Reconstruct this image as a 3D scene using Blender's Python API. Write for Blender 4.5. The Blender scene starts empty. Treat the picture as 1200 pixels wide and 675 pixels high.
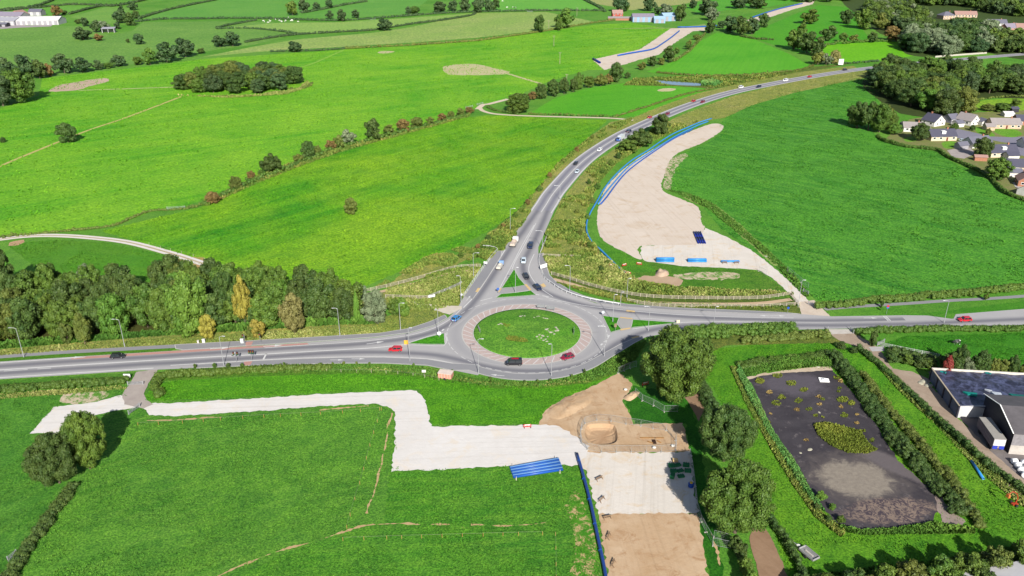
import bpy, bmesh, math, random
import numpy as np
from mathutils import Vector, Matrix, noise
from mathutils.geometry import tessellate_polygon

# ------------------------------------------------------------------ camera, sky, sun, exposure
scene = bpy.context.scene
C = scene.collection
FPX, PITCH, CAMH = 960.0, math.radians(24.5), 117.0     # focal length in photo pixels, tilt below horizontal, metres up
cam_d = bpy.data.cameras.new('camera'); cam = bpy.data.objects.new('camera', cam_d); C.objects.link(cam)
cam_d.sensor_width = 36.0; cam_d.lens = FPX*36.0/1200.0; cam_d.clip_start = 1.0; cam_d.clip_end = 20000.0
cam.location = (0, 0, CAMH); cam.rotation_euler = (math.pi/2-PITCH, 0, 0)
scene.camera = cam
SUN_EL, SHADOW_AZ = math.radians(32), math.radians(11)   # shadows run away from the camera, 11 degrees to the left
world = bpy.data.worlds.new('World'); scene.world = world; world.use_nodes = True
wn = world.node_tree; wn.nodes.clear()
sky = wn.nodes.new('ShaderNodeTexSky'); sky.sky_type = 'NISHITA'; sky.sun_disc = False
sky.sun_elevation = SUN_EL
sky.sun_rotation = math.pi - SHADOW_AZ
sky.air_density = 1.0; sky.dust_density = 1.2
bg = wn.nodes.new('ShaderNodeBackground'); bg.inputs[1].default_value = 0.068
wo = wn.nodes.new('ShaderNodeOutputWorld')
wn.links.new(sky.outputs[0], bg.inputs[0]); wn.links.new(bg.outputs[0], wo.inputs[0])
sun_d = bpy.data.lights.new('sun', 'SUN'); sun_d.energy = 5.0; sun_d.angle = math.radians(0.5); sun_d.color = (1.0, 0.95, 0.86)
sun = bpy.data.objects.new('sun', sun_d); C.objects.link(sun)
ldir = Vector((-math.sin(SHADOW_AZ)*math.cos(SUN_EL), math.cos(SHADOW_AZ)*math.cos(SUN_EL), -math.sin(SUN_EL)))
sun.rotation_euler = ldir.to_track_quat('-Z', 'Y').to_euler(); sun.location = (100, -200, 300)
vs = scene.view_settings; vs.view_transform = 'Standard'; vs.look = 'None'; vs.gamma = 1.0; vs.use_curve_mapping = False
vs.exposure = 0.85

# ------------------------------------------------------------------ photo pixel -> place on the ground
SP, CP = math.sin(PITCH), math.cos(PITCH)
def ray(x, y):
    dx = (x-600)/FPX; dy = (y-337.5)/FPX
    return Vector((dx, CP-dy*SP, -SP-dy*CP))
def G(x, y, z=0.0):
    d = ray(x, y); t = (CAMH-z)/-d.z
    return Vector((d.x*t, d.y*t, z))
def mpp(x, y):                                          # metres per photo pixel there
    p = G(x, y); return (p.y*CP+CAMH*SP)/FPX
def topz(x, yb, yt):                                    # height of something standing at (x,yb) whose top shows at yt
    Y = G(x, yb).y; d = ray(x, yt); return max(0.5, CAMH+Y/d.y*d.z)
def L(r, g, b):                                         # display colour in full sun -> base colour
    f = lambda c: ((c/255+0.055)/1.055)**2.4 if c > 10 else c/255/12.92
    return (f(r)/1.7, f(g)/1.7, f(b)/1.7)

# ------------------------------------------------------------------ object helpers
def put(o, parent=None):
    C.objects.link(o)
    if parent is not None: o.parent = parent
    return o
def tag(o, label=None, cat=None, group=None, kind=None):
    if label: o['label'] = label
    if cat: o['category'] = cat
    if group: o['group'] = group
    if kind: o['kind'] = kind
    return o
def empty(name, loc, rz=0.0):
    o = bpy.data.objects.new(name, None); o.empty_display_size = 0.5
    o.location = loc; o.rotation_euler = (0, 0, rz); C.objects.link(o); return o
def mesh_np(name, V, F, mat=None, tint=None, smooth=False):
    """V (n,3), F (m,k) arrays; tint (n,) or (n,2) -> colour attribute"""
    V = np.asarray(V, dtype=np.float32); F = np.asarray(F, dtype=np.int32)
    me = bpy.data.meshes.new(name); m, k = F.shape
    me.vertices.add(len(V)); me.vertices.foreach_set('co', V.ravel())
    me.loops.add(m*k); me.loops.foreach_set('vertex_index', F.ravel())
    me.polygons.add(m); me.polygons.foreach_set('loop_start', np.arange(0, m*k, k, dtype=np.int32))
    me.polygons.foreach_set('loop_total', np.full(m, k, dtype=np.int32))
    if smooth: me.polygons.foreach_set('use_smooth', np.ones(m, dtype=bool))
    me.update(calc_edges=True)
    if tint is not None:
        a = me.color_attributes.new('tint', 'FLOAT_COLOR', 'POINT')
        t = np.zeros((len(V), 4), dtype=np.float32); t[:, 3] = 1
        tint = np.asarray(tint); 
        if tint.ndim == 1: t[:, 0] = tint; t[:, 1] = tint
        else: t[:, :tint.shape[1]] = tint
        a.data.foreach_set('color', t.ravel())
    if mat: me.materials.append(mat)
    return me
def mesh_py(name, V, F, mat=None, smooth=False):
    me = bpy.data.meshes.new(name); me.from_pydata([tuple(v) for v in V], [], F); me.update()
    if smooth: me.polygons.foreach_set('use_smooth', [True]*len(me.polygons))
    if mat: me.materials.append(mat)
    return me
class MB:
    """collects boxes, bars, tubes into one mesh"""
    def __init__(s): s.v = []; s.f = []
    def poly(s, pts, faces):
        n = len(s.v); s.v += [tuple(p) for p in pts]; s.f += [tuple(i+n for i in f) for f in faces]; return s
    def hexa(s, p):                                     # 4 bottom, 4 top
        return s.poly(p, [(3,2,1,0), (4,5,6,7), (0,1,5,4), (1,2,6,5), (2,3,7,6), (3,0,4,7)])
    def box(s, x0, x1, y0, y1, z0, z1):
        return s.hexa([(x0,y0,z0),(x1,y0,z0),(x1,y1,z0),(x0,y1,z0),(x0,y0,z1),(x1,y0,z1),(x1,y1,z1),(x0,y1,z1)])
    def bar(s, a, b, w, h=None):
        h = h or w; a = Vector(a); b = Vector(b); d = (b-a).normalized()
        u = d.cross(Vector((0,0,1)))
        u = Vector((1,0,0)) if u.length < 1e-4 else u.normalized()
        n = u.cross(d)
        P = []
        for q in (a, b):
            for (i, j) in ((-1,-1),(1,-1),(1,1),(-1,1)): P.append(q+u*i*w/2+n*j*h/2)
        return s.poly(P, [(3,2,1,0),(4,5,6,7),(0,1,5,4),(1,2,6,5),(2,3,7,6),(3,0,4,7)])
    def tube(s, pts, rad, seg=8, cap=True):
        n0 = len(s.v); pts = [Vector(p) for p in pts]; rad = rad if isinstance(rad, (list, tuple)) else [rad]*len(pts)
        u = None
        for i, p in enumerate(pts):
            d = (pts[min(i+1, len(pts)-1)]-pts[max(i-1, 0)]).normalized()
            if u is None:
                u = d.cross(Vector((0,0,1))); u = Vector((1,0,0)) if u.length < 1e-3 else u.normalized()
            u = (u-d*u.dot(d)).normalized(); w = d.cross(u)
            for k in range(seg):
                a = 2*math.pi*k/seg; s.v.append(tuple(p+(u*math.cos(a)+w*math.sin(a))*rad[i]))
        for i in range(len(pts)-1):
            for k in range(seg):
                a = n0+i*seg+k; b = n0+i*seg+(k+1) % seg; s.f.append((a, b, b+seg, a+seg))
        if cap:
            s.f.append(tuple(n0+k for k in reversed(range(seg))))
            s.f.append(tuple(n0+(len(pts)-1)*seg+k for k in range(seg)))
        return s
    def mesh(s, name, mat, smooth=False): return mesh_py(name, s.v, s.f, mat, smooth)
    def build(s, name, mat, parent=None, smooth=False):
        return put(bpy.data.objects.new(name, s.mesh(name, mat, smooth)), parent)

# ------------------------------------------------------------------ materials
def nodes(name):
    m = bpy.data.materials.new(name); m.use_nodes = True; nt = m.node_tree; nt.nodes.clear()
    out = nt.nodes.new('ShaderNodeOutputMaterial'); b = nt.nodes.new('ShaderNodeBsdfPrincipled')
    nt.links.new(b.outputs[0], out.inputs[0]); return m, nt, b
def nnoise(nt, vec, scale, detail=3, rough=0.6, dist=0.0):
    n = nt.nodes.new('ShaderNodeTexNoise'); n.inputs['Scale'].default_value = scale; n.inputs['Detail'].default_value = detail
    n.inputs['Roughness'].default_value = rough; n.inputs['Distortion'].default_value = dist
    if vec is not None: nt.links.new(vec, n.inputs['Vector'])
    return n.outputs['Fac']
def nramp(nt, fac, lo, hi):
    r = nt.nodes.new('ShaderNodeMapRange'); r.clamp = True; r.inputs[1].default_value = lo; r.inputs[2].default_value = hi
    nt.links.new(fac, r.inputs[0]); return r.outputs[0]
def nmix(nt, fac, a, b, mode='MIX'):
    m = nt.nodes.new('ShaderNodeMix'); m.data_type = 'RGBA'; m.blend_type = mode
    for s, v in ((m.inputs[0], fac), (m.inputs[6], a), (m.inputs[7], b)):
        if isinstance(v, (int, float)): s.default_value = v
        elif isinstance(v, tuple): s.default_value = (*v[:3], 1)
        else: nt.links.new(v, s)
    return m.outputs[2]
def nmath(nt, op, a, b=None):
    m = nt.nodes.new('ShaderNodeMath'); m.operation = op
    for s, v in ((m.inputs[0], a), (m.inputs[1], b)):
        if v is None: continue
        if isinstance(v, (int, float)): s.default_value = v
        else: nt.links.new(v, s)
    return m.outputs[0]
def pos(nt): return nt.nodes.new('ShaderNodeNewGeometry').outputs['Position']
def nmap(nt, vec, rz, sc):
    m = nt.nodes.new('ShaderNodeMapping'); m.vector_type = 'TEXTURE'; m.inputs['Rotation'].default_value = (0, 0, rz); m.inputs['Scale'].default_value = sc
    nt.links.new(vec, m.inputs[0]); return m.outputs[0]
_mc = {}
def field(c1, c2, c3=None, ang=0.0, streak=0.6, mott=0.5, seed=0.0, width=4.0, length=60.0, bare=None, bare_amt=0.0, lines=0.0, lwid=6.0):
    key = ('field', c1, c2, c3, ang, streak, mott, seed, width, length, bare, bare_amt, lines, lwid)
    if key in _mc: return _mc[key]
    m, nt, b = nodes('grass'); P = pos(nt)
    off = nt.nodes.new('ShaderNodeVectorMath'); off.operation = 'ADD'; off.inputs[1].default_value = (seed*37, seed*91, 0); nt.links.new(P, off.inputs[0]); Q = off.outputs[0]
    a = math.radians(ang)
    st = nramp(nt, nnoise(nt, nmap(nt, Q, a, (length, width, 1)), 1.0, 3, 0.6, 0.4), 0.32, 0.68)
    big = nramp(nt, nnoise(nt, Q, 0.016, 4, 0.6, 0.5), 0.36, 0.64)
    mid = nramp(nt, nnoise(nt, Q, 0.13, 6, 0.72, 0.8), 0.36, 0.66)
    fine = nramp(nt, nnoise(nt, Q, 0.45, 8, 0.95), 0.42, 0.60)
    spk = nramp(nt, nnoise(nt, Q, 0.42, 4, 0.7, 1.0), 0.50, 0.64)
    col = nmix(nt, nmath(nt, 'MULTIPLY', st, streak), L(*c1), L(*c2))
    col = nmix(nt, nmath(nt, 'MULTIPLY', big, 0.75), col, L(*(c3 or c2)))
    dk = nmath(nt, 'MULTIPLY', mid, mott)
    col = nmix(nt, dk, col, nmix(nt, 1.0, col, (0.56, 0.68, 0.78), 'MULTIPLY'))
    col = nmix(nt, nmath(nt, 'MULTIPLY', fine, min(1, mott*1.1)), col, nmix(nt, 1.0, col, (1.55, 1.26, 1.5), 'MULTIPLY'))
    col = nmix(nt, nmath(nt, 'MULTIPLY', spk, mott*0.8), col, nmix(nt, 1.0, col, (0.58, 0.70, 0.84), 'MULTIPLY'))
    gs = {1:.8, 2:1.1, 3:1.2, 4:.8, 5:.7, 6:1.2}.get(seed, .45 if 7 <= seed <= 20 else 2.2)
    g1 = nramp(nt, nnoise(nt, Q, gs, 2, 0.6, 0.3), 0.36, 0.64)
    col = nmix(nt, 1.0, col, nmix(nt, g1, (1-.55*mott, 1-.45*mott, 1-.3*mott), (1+.5*mott, 1+.35*mott, 1+.4*mott)), 'MULTIPLY')
    if lines:
        w = nt.nodes.new('ShaderNodeTexWave'); w.inputs['Scale'].default_value = 1.0; w.inputs['Distortion'].default_value = 2.0; w.inputs['Detail'].default_value = 2; w.inputs['Detail Scale'].default_value = 0.3
        w.bands_direction = 'Y'; nt.links.new(nmap(nt, Q, a, (lwid*6.28, lwid*6.28/6.28*2, 1)), w.inputs[0])
        col = nmix(nt, nmath(nt, 'MULTIPLY', w.outputs[1], lines), col, nmix(nt, 1.0, col, (0.80, 0.87, 0.85), 'MULTIPLY'))
    if bare:
        bn = nramp(nt, nnoise(nt, Q, 0.3, 7, 0.78, 0.5), 0.60-bare_amt, 0.67-bare_amt)
        col = nmix(nt, bn, col, L(*bare))
    nt.links.new(col, b.inputs['Base Color']); b.inputs['Roughness'].default_value = 0.85; b.inputs['Specular IOR Level'].default_value = 0.12
    bp = nt.nodes.new('ShaderNodeBump'); bp.inputs['Strength'].default_value = 0.6; bp.inputs['Distance'].default_value = 0.6
    nt.links.new(nnoise(nt, Q, 0.7, 6, 0.85), bp.inputs['Height']); nt.links.new(bp.outputs[0], b.inputs['Normal'])
    _mc[key] = m; return m
def soil(name, c1, c2, scale=0.12, spots=None, spot_amt=0.0, tracks=None, rough=0.95, detail=5, c3=None):
    m, nt, b = nodes(name); P = pos(nt)
    n1 = nramp(nt, nnoise(nt, P, scale, detail, 0.65, 0.8), 0.3, 0.7); n2 = nramp(nt, nnoise(nt, P, scale*9, 4, 0.7), 0.25, 0.75)
    col = nmix(nt, n1, L(*c1), L(*c2)); col = nmix(nt, nmath(nt, 'MULTIPLY', n2, 0.35), col, nmix(nt, 1.0, col, (0.78, 0.77, 0.76), 'MULTIPLY'))
    if c3: col = nmix(nt, nramp(nt, nnoise(nt, P, scale*2.3, 5, 0.7, 1.0), 0.52, 0.66), col, L(*c3))
    if tracks is not None:
        t = nramp(nt, nnoise(nt, nmap(nt, P, math.radians(tracks), (40, 0.9, 1)), 1.0, 3, 0.6, 0.3), 0.52, 0.72)
        col = nmix(nt, nmath(nt, 'MULTIPLY', t, 0.4), col, nmix(nt, 1.0, col, (0.72, 0.70, 0.68), 'MULTIPLY'))
    if spots:
        col = nmix(nt, nramp(nt, nnoise(nt, P, 0.5, 7, 0.8, 0.5), 0.60-spot_amt, 0.68-spot_amt), col, L(*spots))
    nt.links.new(col, b.inputs['Base Color']); b.inputs['Roughness'].default_value = rough; b.inputs['Specular IOR Level'].default_value = 0.15
    bp = nt.nodes.new('ShaderNodeBump'); bp.inputs['Strength'].default_value = 0.4; bp.inputs['Distance'].default_value = 0.15
    nt.links.new(nnoise(nt, P, 1.3, 4, 0.7), bp.inputs['Height']); nt.links.new(bp.outputs[0], b.inputs['Normal'])
    return m
def plain(name, rgb, rough=0.6, var=0.12, scale=0.6, metal=0.0, spec=0.3):
    """plain painted / built surface with a little wear; rgb linear"""
    m, nt, b = nodes(name); tc = nt.nodes.new('ShaderNodeTexCoord').outputs['Object']
    n = nramp(nt, nnoise(nt, tc, scale, 4, 0.65), 0.3, 0.7)
    dk = tuple(c*(1-var) for c in rgb); lt = tuple(min(1, c*(1+var*0.6)) for c in rgb)
    nt.links.new(nmix(nt, n, dk, lt), b.inputs['Base Color'])
    b.inputs['Roughness'].default_value = rough; b.inputs['Metallic'].default_value = metal; b.inputs['Specular IOR Level'].default_value = spec
    return m
def leaf(name, ca, cb, hv=0.05, vv=0.28):
    m, nt, b = nodes(name)
    at = nt.nodes.new('ShaderNodeAttribute'); at.attribute_name = 'tint'
    sp = nt.nodes.new('ShaderNodeSeparateColor'); nt.links.new(at.outputs['Color'], sp.inputs[0])
    oi = nt.nodes.new('ShaderNodeObjectInfo')
    col = nmix(nt, sp.outputs[0], ca, cb)
    hs = nt.nodes.new('ShaderNodeHueSaturation')
    nt.links.new(nmath(nt, 'ADD', nmath(nt, 'MULTIPLY', oi.outputs['Random'], hv*0.5), 0.5-hv*0.25), hs.inputs['Hue'])
    nt.links.new(nmath(nt, 'ADD', nmath(nt, 'MULTIPLY', nmath(nt, 'FRACT', nmath(nt, 'MULTIPLY', oi.outputs['Random'], 7.31)), vv), 1-vv*0.5), hs.inputs['Value'])
    nt.links.new(col, hs.inputs['Color']); nt.links.new(hs.outputs[0], b.inputs['Base Color'])
    b.inputs['Roughness'].default_value = 0.6; b.inputs['Specular IOR Level'].default_value = 0.25
    return m
def tuftmat(name, stops):
    m, nt, b = nodes(name)
    at = nt.nodes.new('ShaderNodeAttribute'); at.attribute_name = 'tint'
    sp = nt.nodes.new('ShaderNodeSeparateColor'); nt.links.new(at.outputs['Color'], sp.inputs[0])
    P = pos(nt); n = nramp(nt, nnoise(nt, P, 0.12, 3, 0.6), 0.3, 0.7)
    f = nmath(nt, 'ADD', nmath(nt, 'MULTIPLY', sp.outputs[0], 0.55), nmath(nt, 'MULTIPLY', n, 0.45))
    r = nt.nodes.new('ShaderNodeValToRGB'); els = r.color_ramp.elements
    while len(els) < len(stops): els.new(0.5)
    for i, (p_, c) in enumerate(stops): els[i].position = p_; els[i].color = (*c, 1)
    nt.links.new(f, r.inputs[0]); nt.links.new(r.outputs[0], b.inputs['Base Color'])
    b.inputs['Roughness'].default_value = 0.8; b.inputs['Specular IOR Level'].default_value = 0.1
    return m

LEAF = {
 'green': leaf('leaves_green', (0.037,0.080,0.011), (0.090,0.146,0.020)),
 'dark': leaf('leaves_dark', (0.025, 0.056, 0.012), (0.064, 0.102, 0.019)),
 'teal': leaf('leaves_far', (0.024, 0.056, 0.02), (0.058, 0.096, 0.03)),
 'light': leaf('leaves_light', (0.05, 0.118, 0.014), (0.105, 0.185, 0.024)),
 'olive': leaf('leaves_olive', (0.058, 0.086, 0.015), (0.118, 0.142, 0.026)),
 'rust':   leaf('leaves_rust',   (0.095,0.070,0.020), (0.165,0.120,0.036)),
 'yellow': leaf('leaves_yellow', (0.15, 0.135, 0.02), (0.24, 0.215, 0.036)),
 'tan': leaf('leaves_tan', (0.115, 0.115, 0.032), (0.19, 0.18, 0.058)),
 'grey':   leaf('leaves_grey',   (0.085,0.120,0.060), (0.155,0.190,0.105)),
 'red':    leaf('leaves_red',    (0.130,0.018,0.022), (0.230,0.036,0.034)),
}
BARK = plain('bark', (0.105,0.085,0.062), 0.9, 0.35, 3.0, 0, 0.1)
TUFT = {
 'straw': tuftmat('rough_grass', [(0.0,(0.065,0.110,0.020)), (0.45,(0.130,0.180,0.036)), (0.75,(0.240,0.250,0.078)), (1.0,(0.350,0.315,0.150))]),
 'scrub': tuftmat('scrub', [(0.0,(0.040,0.085,0.014)), (0.45,(0.095,0.150,0.026)), (0.78,(0.190,0.200,0.045)), (1.0,(0.200,0.150,0.075))]),
 'lush':  tuftmat('lush_growth', [(0.0,(0.030,0.085,0.014)), (0.5,(0.060,0.140,0.020)), (1.0,(0.110,0.185,0.030))]),
 'reed':  tuftmat('reed', [(0.0,(0.040,0.130,0.030)), (0.6,(0.075,0.190,0.045)), (1.0,(0.150,0.210,0.055))]),
 'dead':  tuftmat('dead_growth', [(0.0,(0.110,0.070,0.028)), (0.5,(0.230,0.165,0.060)), (1.0,(0.330,0.260,0.100))]),
 'weed':  tuftmat('pond_weed', [(0.0,(0.055,0.085,0.012)), (0.5,(0.110,0.140,0.020)), (1.0,(0.200,0.200,0.035))]),
}

# ------------------------------------------------------------------ sheets, strips, lines on the ground
def catmull(P, closed, step):
    n = len(P); out = []
    for i in range(n if closed else n-1):
        if closed: p0, p1, p2, p3 = P[(i-1) % n], P[i], P[(i+1) % n], P[(i+2) % n]
        else: p0, p1, p2, p3 = P[max(i-1, 0)], P[i], P[i+1], P[min(i+2, n-1)]
        k = max(1, int((p2-p1).length/step))
        for j in range(k):
            t = j/k; t2 = t*t; t3 = t2*t
            out.append(((p1*2)+(p2-p0)*t+(p0*2-p1*5+p2*4-p3)*t2+(p1*3-p0-p2*3+p3)*t3)*0.5)
    if not closed: out.append(P[-1].copy())
    return out
def densify(P, closed, step):
    out = []; n = len(P)
    for i in range(n if closed else n-1):
        a, b = P[i], P[(i+1) % n]; k = max(1, int((b-a).length/step))
        out += [a.lerp(b, j/k) for j in range(k)]
    if not closed: out.append(P[-1].copy())
    return out
def gpts(px): return [G(p[0], p[1]) if len(p) == 2 else Vector(p) for p in px]
def outline(px, smooth, jit, step=None):
    P = gpts(px); cy = sum(p.y for p in P)/len(P); step = step or max(0.8, cy*0.004)
    P = catmull(P, True, step) if smooth else densify(P, True, step)
    if jit:
        n = len(P); Q = []
        for i, p in enumerate(P):
            d = P[(i+1) % n]-P[i-1]; nn = Vector((-d.y, d.x, 0))
            if nn.length: nn.normalize()
            Q.append(p+nn*jit*(noise.noise(p*0.9/max(jit, .5))*1.2+noise.noise(p*0.27/max(jit, .5))*1.5))
        P = Q
    return P
def sheet(name, px, z, mat, smooth=False, jit=0.0, skirt=0.0, hole=None, parent=None, kind='structure', skirt_mat=None):
    P = outline(px, smooth, jit)
    area = sum(P[i].x*P[(i+1) % len(P)].y-P[(i+1) % len(P)].x*P[i].y for i in range(len(P)))
    if area < 0: P.reverse()
    loops = [[Vector((p.x, p.y, 0)) for p in P]]
    if hole: loops.append([Vector((p.x, p.y, 0)) for p in hole])
    V = [(p.x, p.y, z) for lp in loops for p in lp]
    F = [tuple(t) for t in tessellate_polygon(loops)]
    fix = []
    for a, b, c in F:
        A, B, D = V[a], V[b], V[c]
        cr = (B[0]-A[0])*(D[1]-A[1])-(B[1]-A[1])*(D[0]-A[0])
        if abs(cr) < 1e-7: continue
        fix.append((a, b, c) if cr > 0 else (a, c, b))
    F = fix
    if skirt:
        n = len(P); n0 = len(V); V += [(p.x, p.y, z-skirt) for p in P]
        F += [(i, n0+i, n0+(i+1) % n, (i+1) % n) for i in range(n)]
    me = mesh_py(name, V, F, mat)
    o = put(bpy.data.objects.new(name, me), parent)
    if kind and parent is None: o['kind'] = kind
    return o
def inside(p, poly):
    c = False; n = len(poly); x, y = p[0], p[1]
    for i in range(n):
        a, b = poly[i], poly[i-1]
        if (a.y > y) != (b.y > y) and x < (b.x-a.x)*(y-a.y)/(b.y-a.y)+a.x: c = not c
    return c
def offs(P, d):
    out = []
    for i, p in enumerate(P):
        t = P[min(i+1, len(P)-1)]-P[max(i-1, 0)]; t.z = 0; t.normalize(); out.append(p+Vector((-t.y, t.x, 0))*d)
    return out
def strip(name, P, a, b, z, mat, parent=None, skirt=0.0, kind=None):
    """band between signed offsets a<b (metres, left positive); a, b may be lists"""
    n = len(P); A = a if isinstance(a, list) else [a]*n; B = b if isinstance(b, list) else [b]*n
    V, F, U = [], [], []; v = 0.0
    for i, p in enumerate(P):
        t = P[min(i+1, n-1)]-P[max(i-1, 0)]; t.z = 0; t.normalize(); nn = Vector((-t.y, t.x, 0))
        if i: v += (p-P[i-1]).length
        V += [(*(p+nn*A[i]).xy, z), (*(p+nn*B[i]).xy, z)]; U += [(A[i], v), (B[i], v)]
        if i: k = 2*i; F.append((k-2, k, k+1, k-1))
    me = mesh_py(name, V, [tuple(reversed(f)) for f in F] if True else F, mat)
    if me.polygons[0].normal.z < 0: me.flip_normals()
    uv = me.uv_layers.new(name='lane')
    for l in me.loops: uv.data[l.index].uv = U[l.vertex_index]
    o = put(bpy.data.objects.new(name, me), parent)
    if kind and parent is None: o['kind'] = kind
    return o
def path_px(px, step=2.0): return catmull(gpts(px), False, step)
def marking(name, P, off, w, z, parent, dash=None, gap=None, mat=None):
    """painted line following P at offset; dashes optional; all in one mesh"""
    V, F = [], []; s = 0.0; n = len(P)
    Q = offs(P, off)
    Q = densify(Q, False, 1.0)
    A = offs(Q, w/2); B = offs(Q, -w/2); on_prev = False
    for i in range(len(Q)-1):
        on = True if not dash else (s % (dash+gap)) < dash
        if on:
            k = len(V); V += [(*A[i].xy, z), (*B[i].xy, z), (*B[i+1].xy, z), (*A[i+1].xy, z)]; F.append((k, k+1, k+2, k+3))
        s += (Q[i+1]-Q[i]).length
    return put(bpy.data.objects.new(name, mesh_py(name, V, F, mat or WHITE)), parent)

# ------------------------------------------------------------------ foliage building
def leafquads(P, N, size, rng, asp=0.75):
    n = len(P); R = rng.normal(size=(n, 3)); T = np.cross(N, R); T /= np.linalg.norm(T, axis=1, keepdims=True)+1e-9
    B = np.cross(N, T); s = (size*rng.uniform(0.6, 1.35, n))[:, None]
    V = np.stack([P-T*s, P+B*s*asp, P+T*s, P-B*s*asp], 1).reshape(-1, 3)
    return V, np.arange(4*n).reshape(-1, 4)
_ico = {}
def ico(sub):
    if sub not in _ico:
        bm = bmesh.new(); bmesh.ops.create_icosphere(bm, subdivisions=sub, radius=1.0)
        v = np.array([x.co[:] for x in bm.verts]); f = np.array([[w.index for w in x.verts] for x in bm.faces]); bm.free(); _ico[sub] = (v, f)
    return _ico[sub]
def quad_of_tri(F): return np.concatenate([F, F[:, 2:3]], 1)
def blob_foliage(lobes, per, lsize, rng, core=0.8, sub=1, zs=1.0, up=0.15, density_by_r=True):
    """lobes: array (n,4) x,y,z,r (r in xy, r*zs in z). returns verts, quads, tris, tint"""
    VV, FF, TT, TV, TF, TTt = [], [], [], [], [], []
    nv = 0; ntv = 0; iv, if_ = ico(sub)
    rm = np.mean(lobes[:, 3])
    for lb in lobes:
        c = lb[:3]; r = lb[3]; k = int(per*(r/rm)**2) if density_by_r else per
        D = rng.normal(size=(k, 3)); D[:, 2] += up; D /= np.linalg.norm(D, axis=1, keepdims=True)
        bump = 1+0.12*np.sin(D[:, 0]*7+lb[0]*9)*np.cos(D[:, 1]*6+lb[1]*5)
        rad = r*rng.uniform(0.80, 1.08, k)*bump
        S = np.array([1, 1, zs]); P = c+D*rad[:, None]*S
        N = D/S+rng.normal(size=(k, 3))*0.55; N /= np.linalg.norm(N, axis=1, keepdims=True)
        V, F = leafquads(P, N, lsize, rng)
        VV.append(V); FF.append(F+nv); nv += len(V)
        lt = rng.uniform(0.15, 0.85); TT.append(np.repeat(np.clip(lt+rng.normal(size=k)*0.22, 0, 1), 4))
        w = 1+rng.normal(size=(len(iv), 1))*0.07
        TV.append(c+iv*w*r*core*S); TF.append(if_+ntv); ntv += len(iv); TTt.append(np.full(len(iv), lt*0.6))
    return np.concatenate(VV), np.concatenate(FF), np.concatenate(TT), np.concatenate(TV), np.concatenate(TF), np.concatenate(TTt)
def foliage_mesh(name, parts, mat):
    V, F, T, TV, TF, TT = parts
    Vs = np.concatenate([V, TV]); n = len(V)
    me = bpy.data.meshes.new(name); Q = F; Tr = TF+n
    loops = np.concatenate([Q.ravel(), Tr.ravel()]).astype(np.int32)
    tot = np.concatenate([np.full(len(Q), 4), np.full(len(Tr), 3)]).astype(np.int32)
    st = np.concatenate([[0], np.cumsum(tot)[:-1]]).astype(np.int32)
    me.vertices.add(len(Vs)); me.vertices.foreach_set('co', Vs.astype(np.float32).ravel())
    me.loops.add(len(loops)); me.loops.foreach_set('vertex_index', loops)
    me.polygons.add(len(tot)); me.polygons.foreach_set('loop_start', st); me.polygons.foreach_set('loop_total', tot)
    me.update(calc_edges=True)
    a = me.color_attributes.new('tint', 'FLOAT_COLOR', 'POINT'); t = np.ones((len(Vs), 4), dtype=np.float32)
    tt = np.concatenate([T, TT]); t[:, 0] = tt; t[:, 1] = tt; a.data.foreach_set('color', t.ravel())
    me.materials.append(mat); return me
def crown(seed, nl, per, ls, shape='round', sub=1, core=0.8, r0=0.15, r1=0.40):
    """unit crown: radius 1 in plan, from z=.1 to 1 (scaled later)"""
    rng = np.random.default_rng(seed); lobes = []
    k = 0
    while len(lobes) < nl:
        k += 1; g = k*2.399963+rng.uniform(-.4, .4); u = rng.uniform(-0.95, 1.0)
        if shape == 'round': zc, zr, rr = 0.50, 0.38, 0.74
        elif shape == 'tall': zc, zr, rr = 0.50, 0.41, 0.64
        elif shape == 'cone': zc, zr, rr = 0.5, 0.42, 0.66
        else: zc, zr, rr = 0.42, 0.36, 0.70                          # bush, down to the ground
        rad = math.sqrt(max(0, 1-u*u))*rr*rng.uniform(0.62, 1.22)
        if shape == 'cone': rad *= (1.15-0.75*(u+1)/2)
        r = rng.uniform(r0, r1)*(0.8 if shape == 'cone' else 1)*(1.0 if nl > 12 else 1.25)
        lobes.append((rad*math.cos(g), rad*math.sin(g), zc+u*zr*rng.uniform(0.85, 1.1), r))
    lobes.append((0, 0, 0.5, 0.55))
    lobes = np.array(lobes)
    mx = np.max(np.hypot(lobes[:, 0], lobes[:, 1])+lobes[:, 3]*0.9); lobes[:, :2] /= mx; lobes[:, 3] /= mx
    top = np.max(lobes[:, 2]+lobes[:, 3]*0.52); lobes[:, 2] *= 0.99/top
    lobes[:, 2] *= 2.0                                               # leaves are made in true proportions, height halved back below
    V, F, T, TV, TF, TT = blob_foliage(lobes, per, ls, rng, core, sub, 0.95)
    V[:, 2] *= 0.5; TV[:, 2] *= 0.5
    return foliage_mesh('crown', (V, F, T, TV, TF, TT), LEAF['green'])
def trunk_mesh(seed, bush=False):
    rng = random.Random(seed); m = MB()
    m.tube([(0,0,-0.01), (0.01,0,0.04), (0.02*rng.uniform(-1,1),0.02,0.2), (0.03*rng.uniform(-1,1),-0.02,0.5)], [0.075,0.05,0.042,0.022], 7)
    for i in range(5):
        a = i*1.26+rng.uniform(-.3, .3); z0 = 0.16+0.05*i
        r1 = rng.uniform(0.3, 0.5)
        m.tube([(0,0,z0), (math.cos(a)*r1*0.45, math.sin(a)*r1*0.45, z0+0.12), (math.cos(a)*r1, math.sin(a)*r1, z0+0.25)], [0.026,0.017,0.007], 5)
    return m.mesh('trunk', BARK, True)
TRUNKS = [trunk_mesh(i) for i in range(4)]
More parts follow.
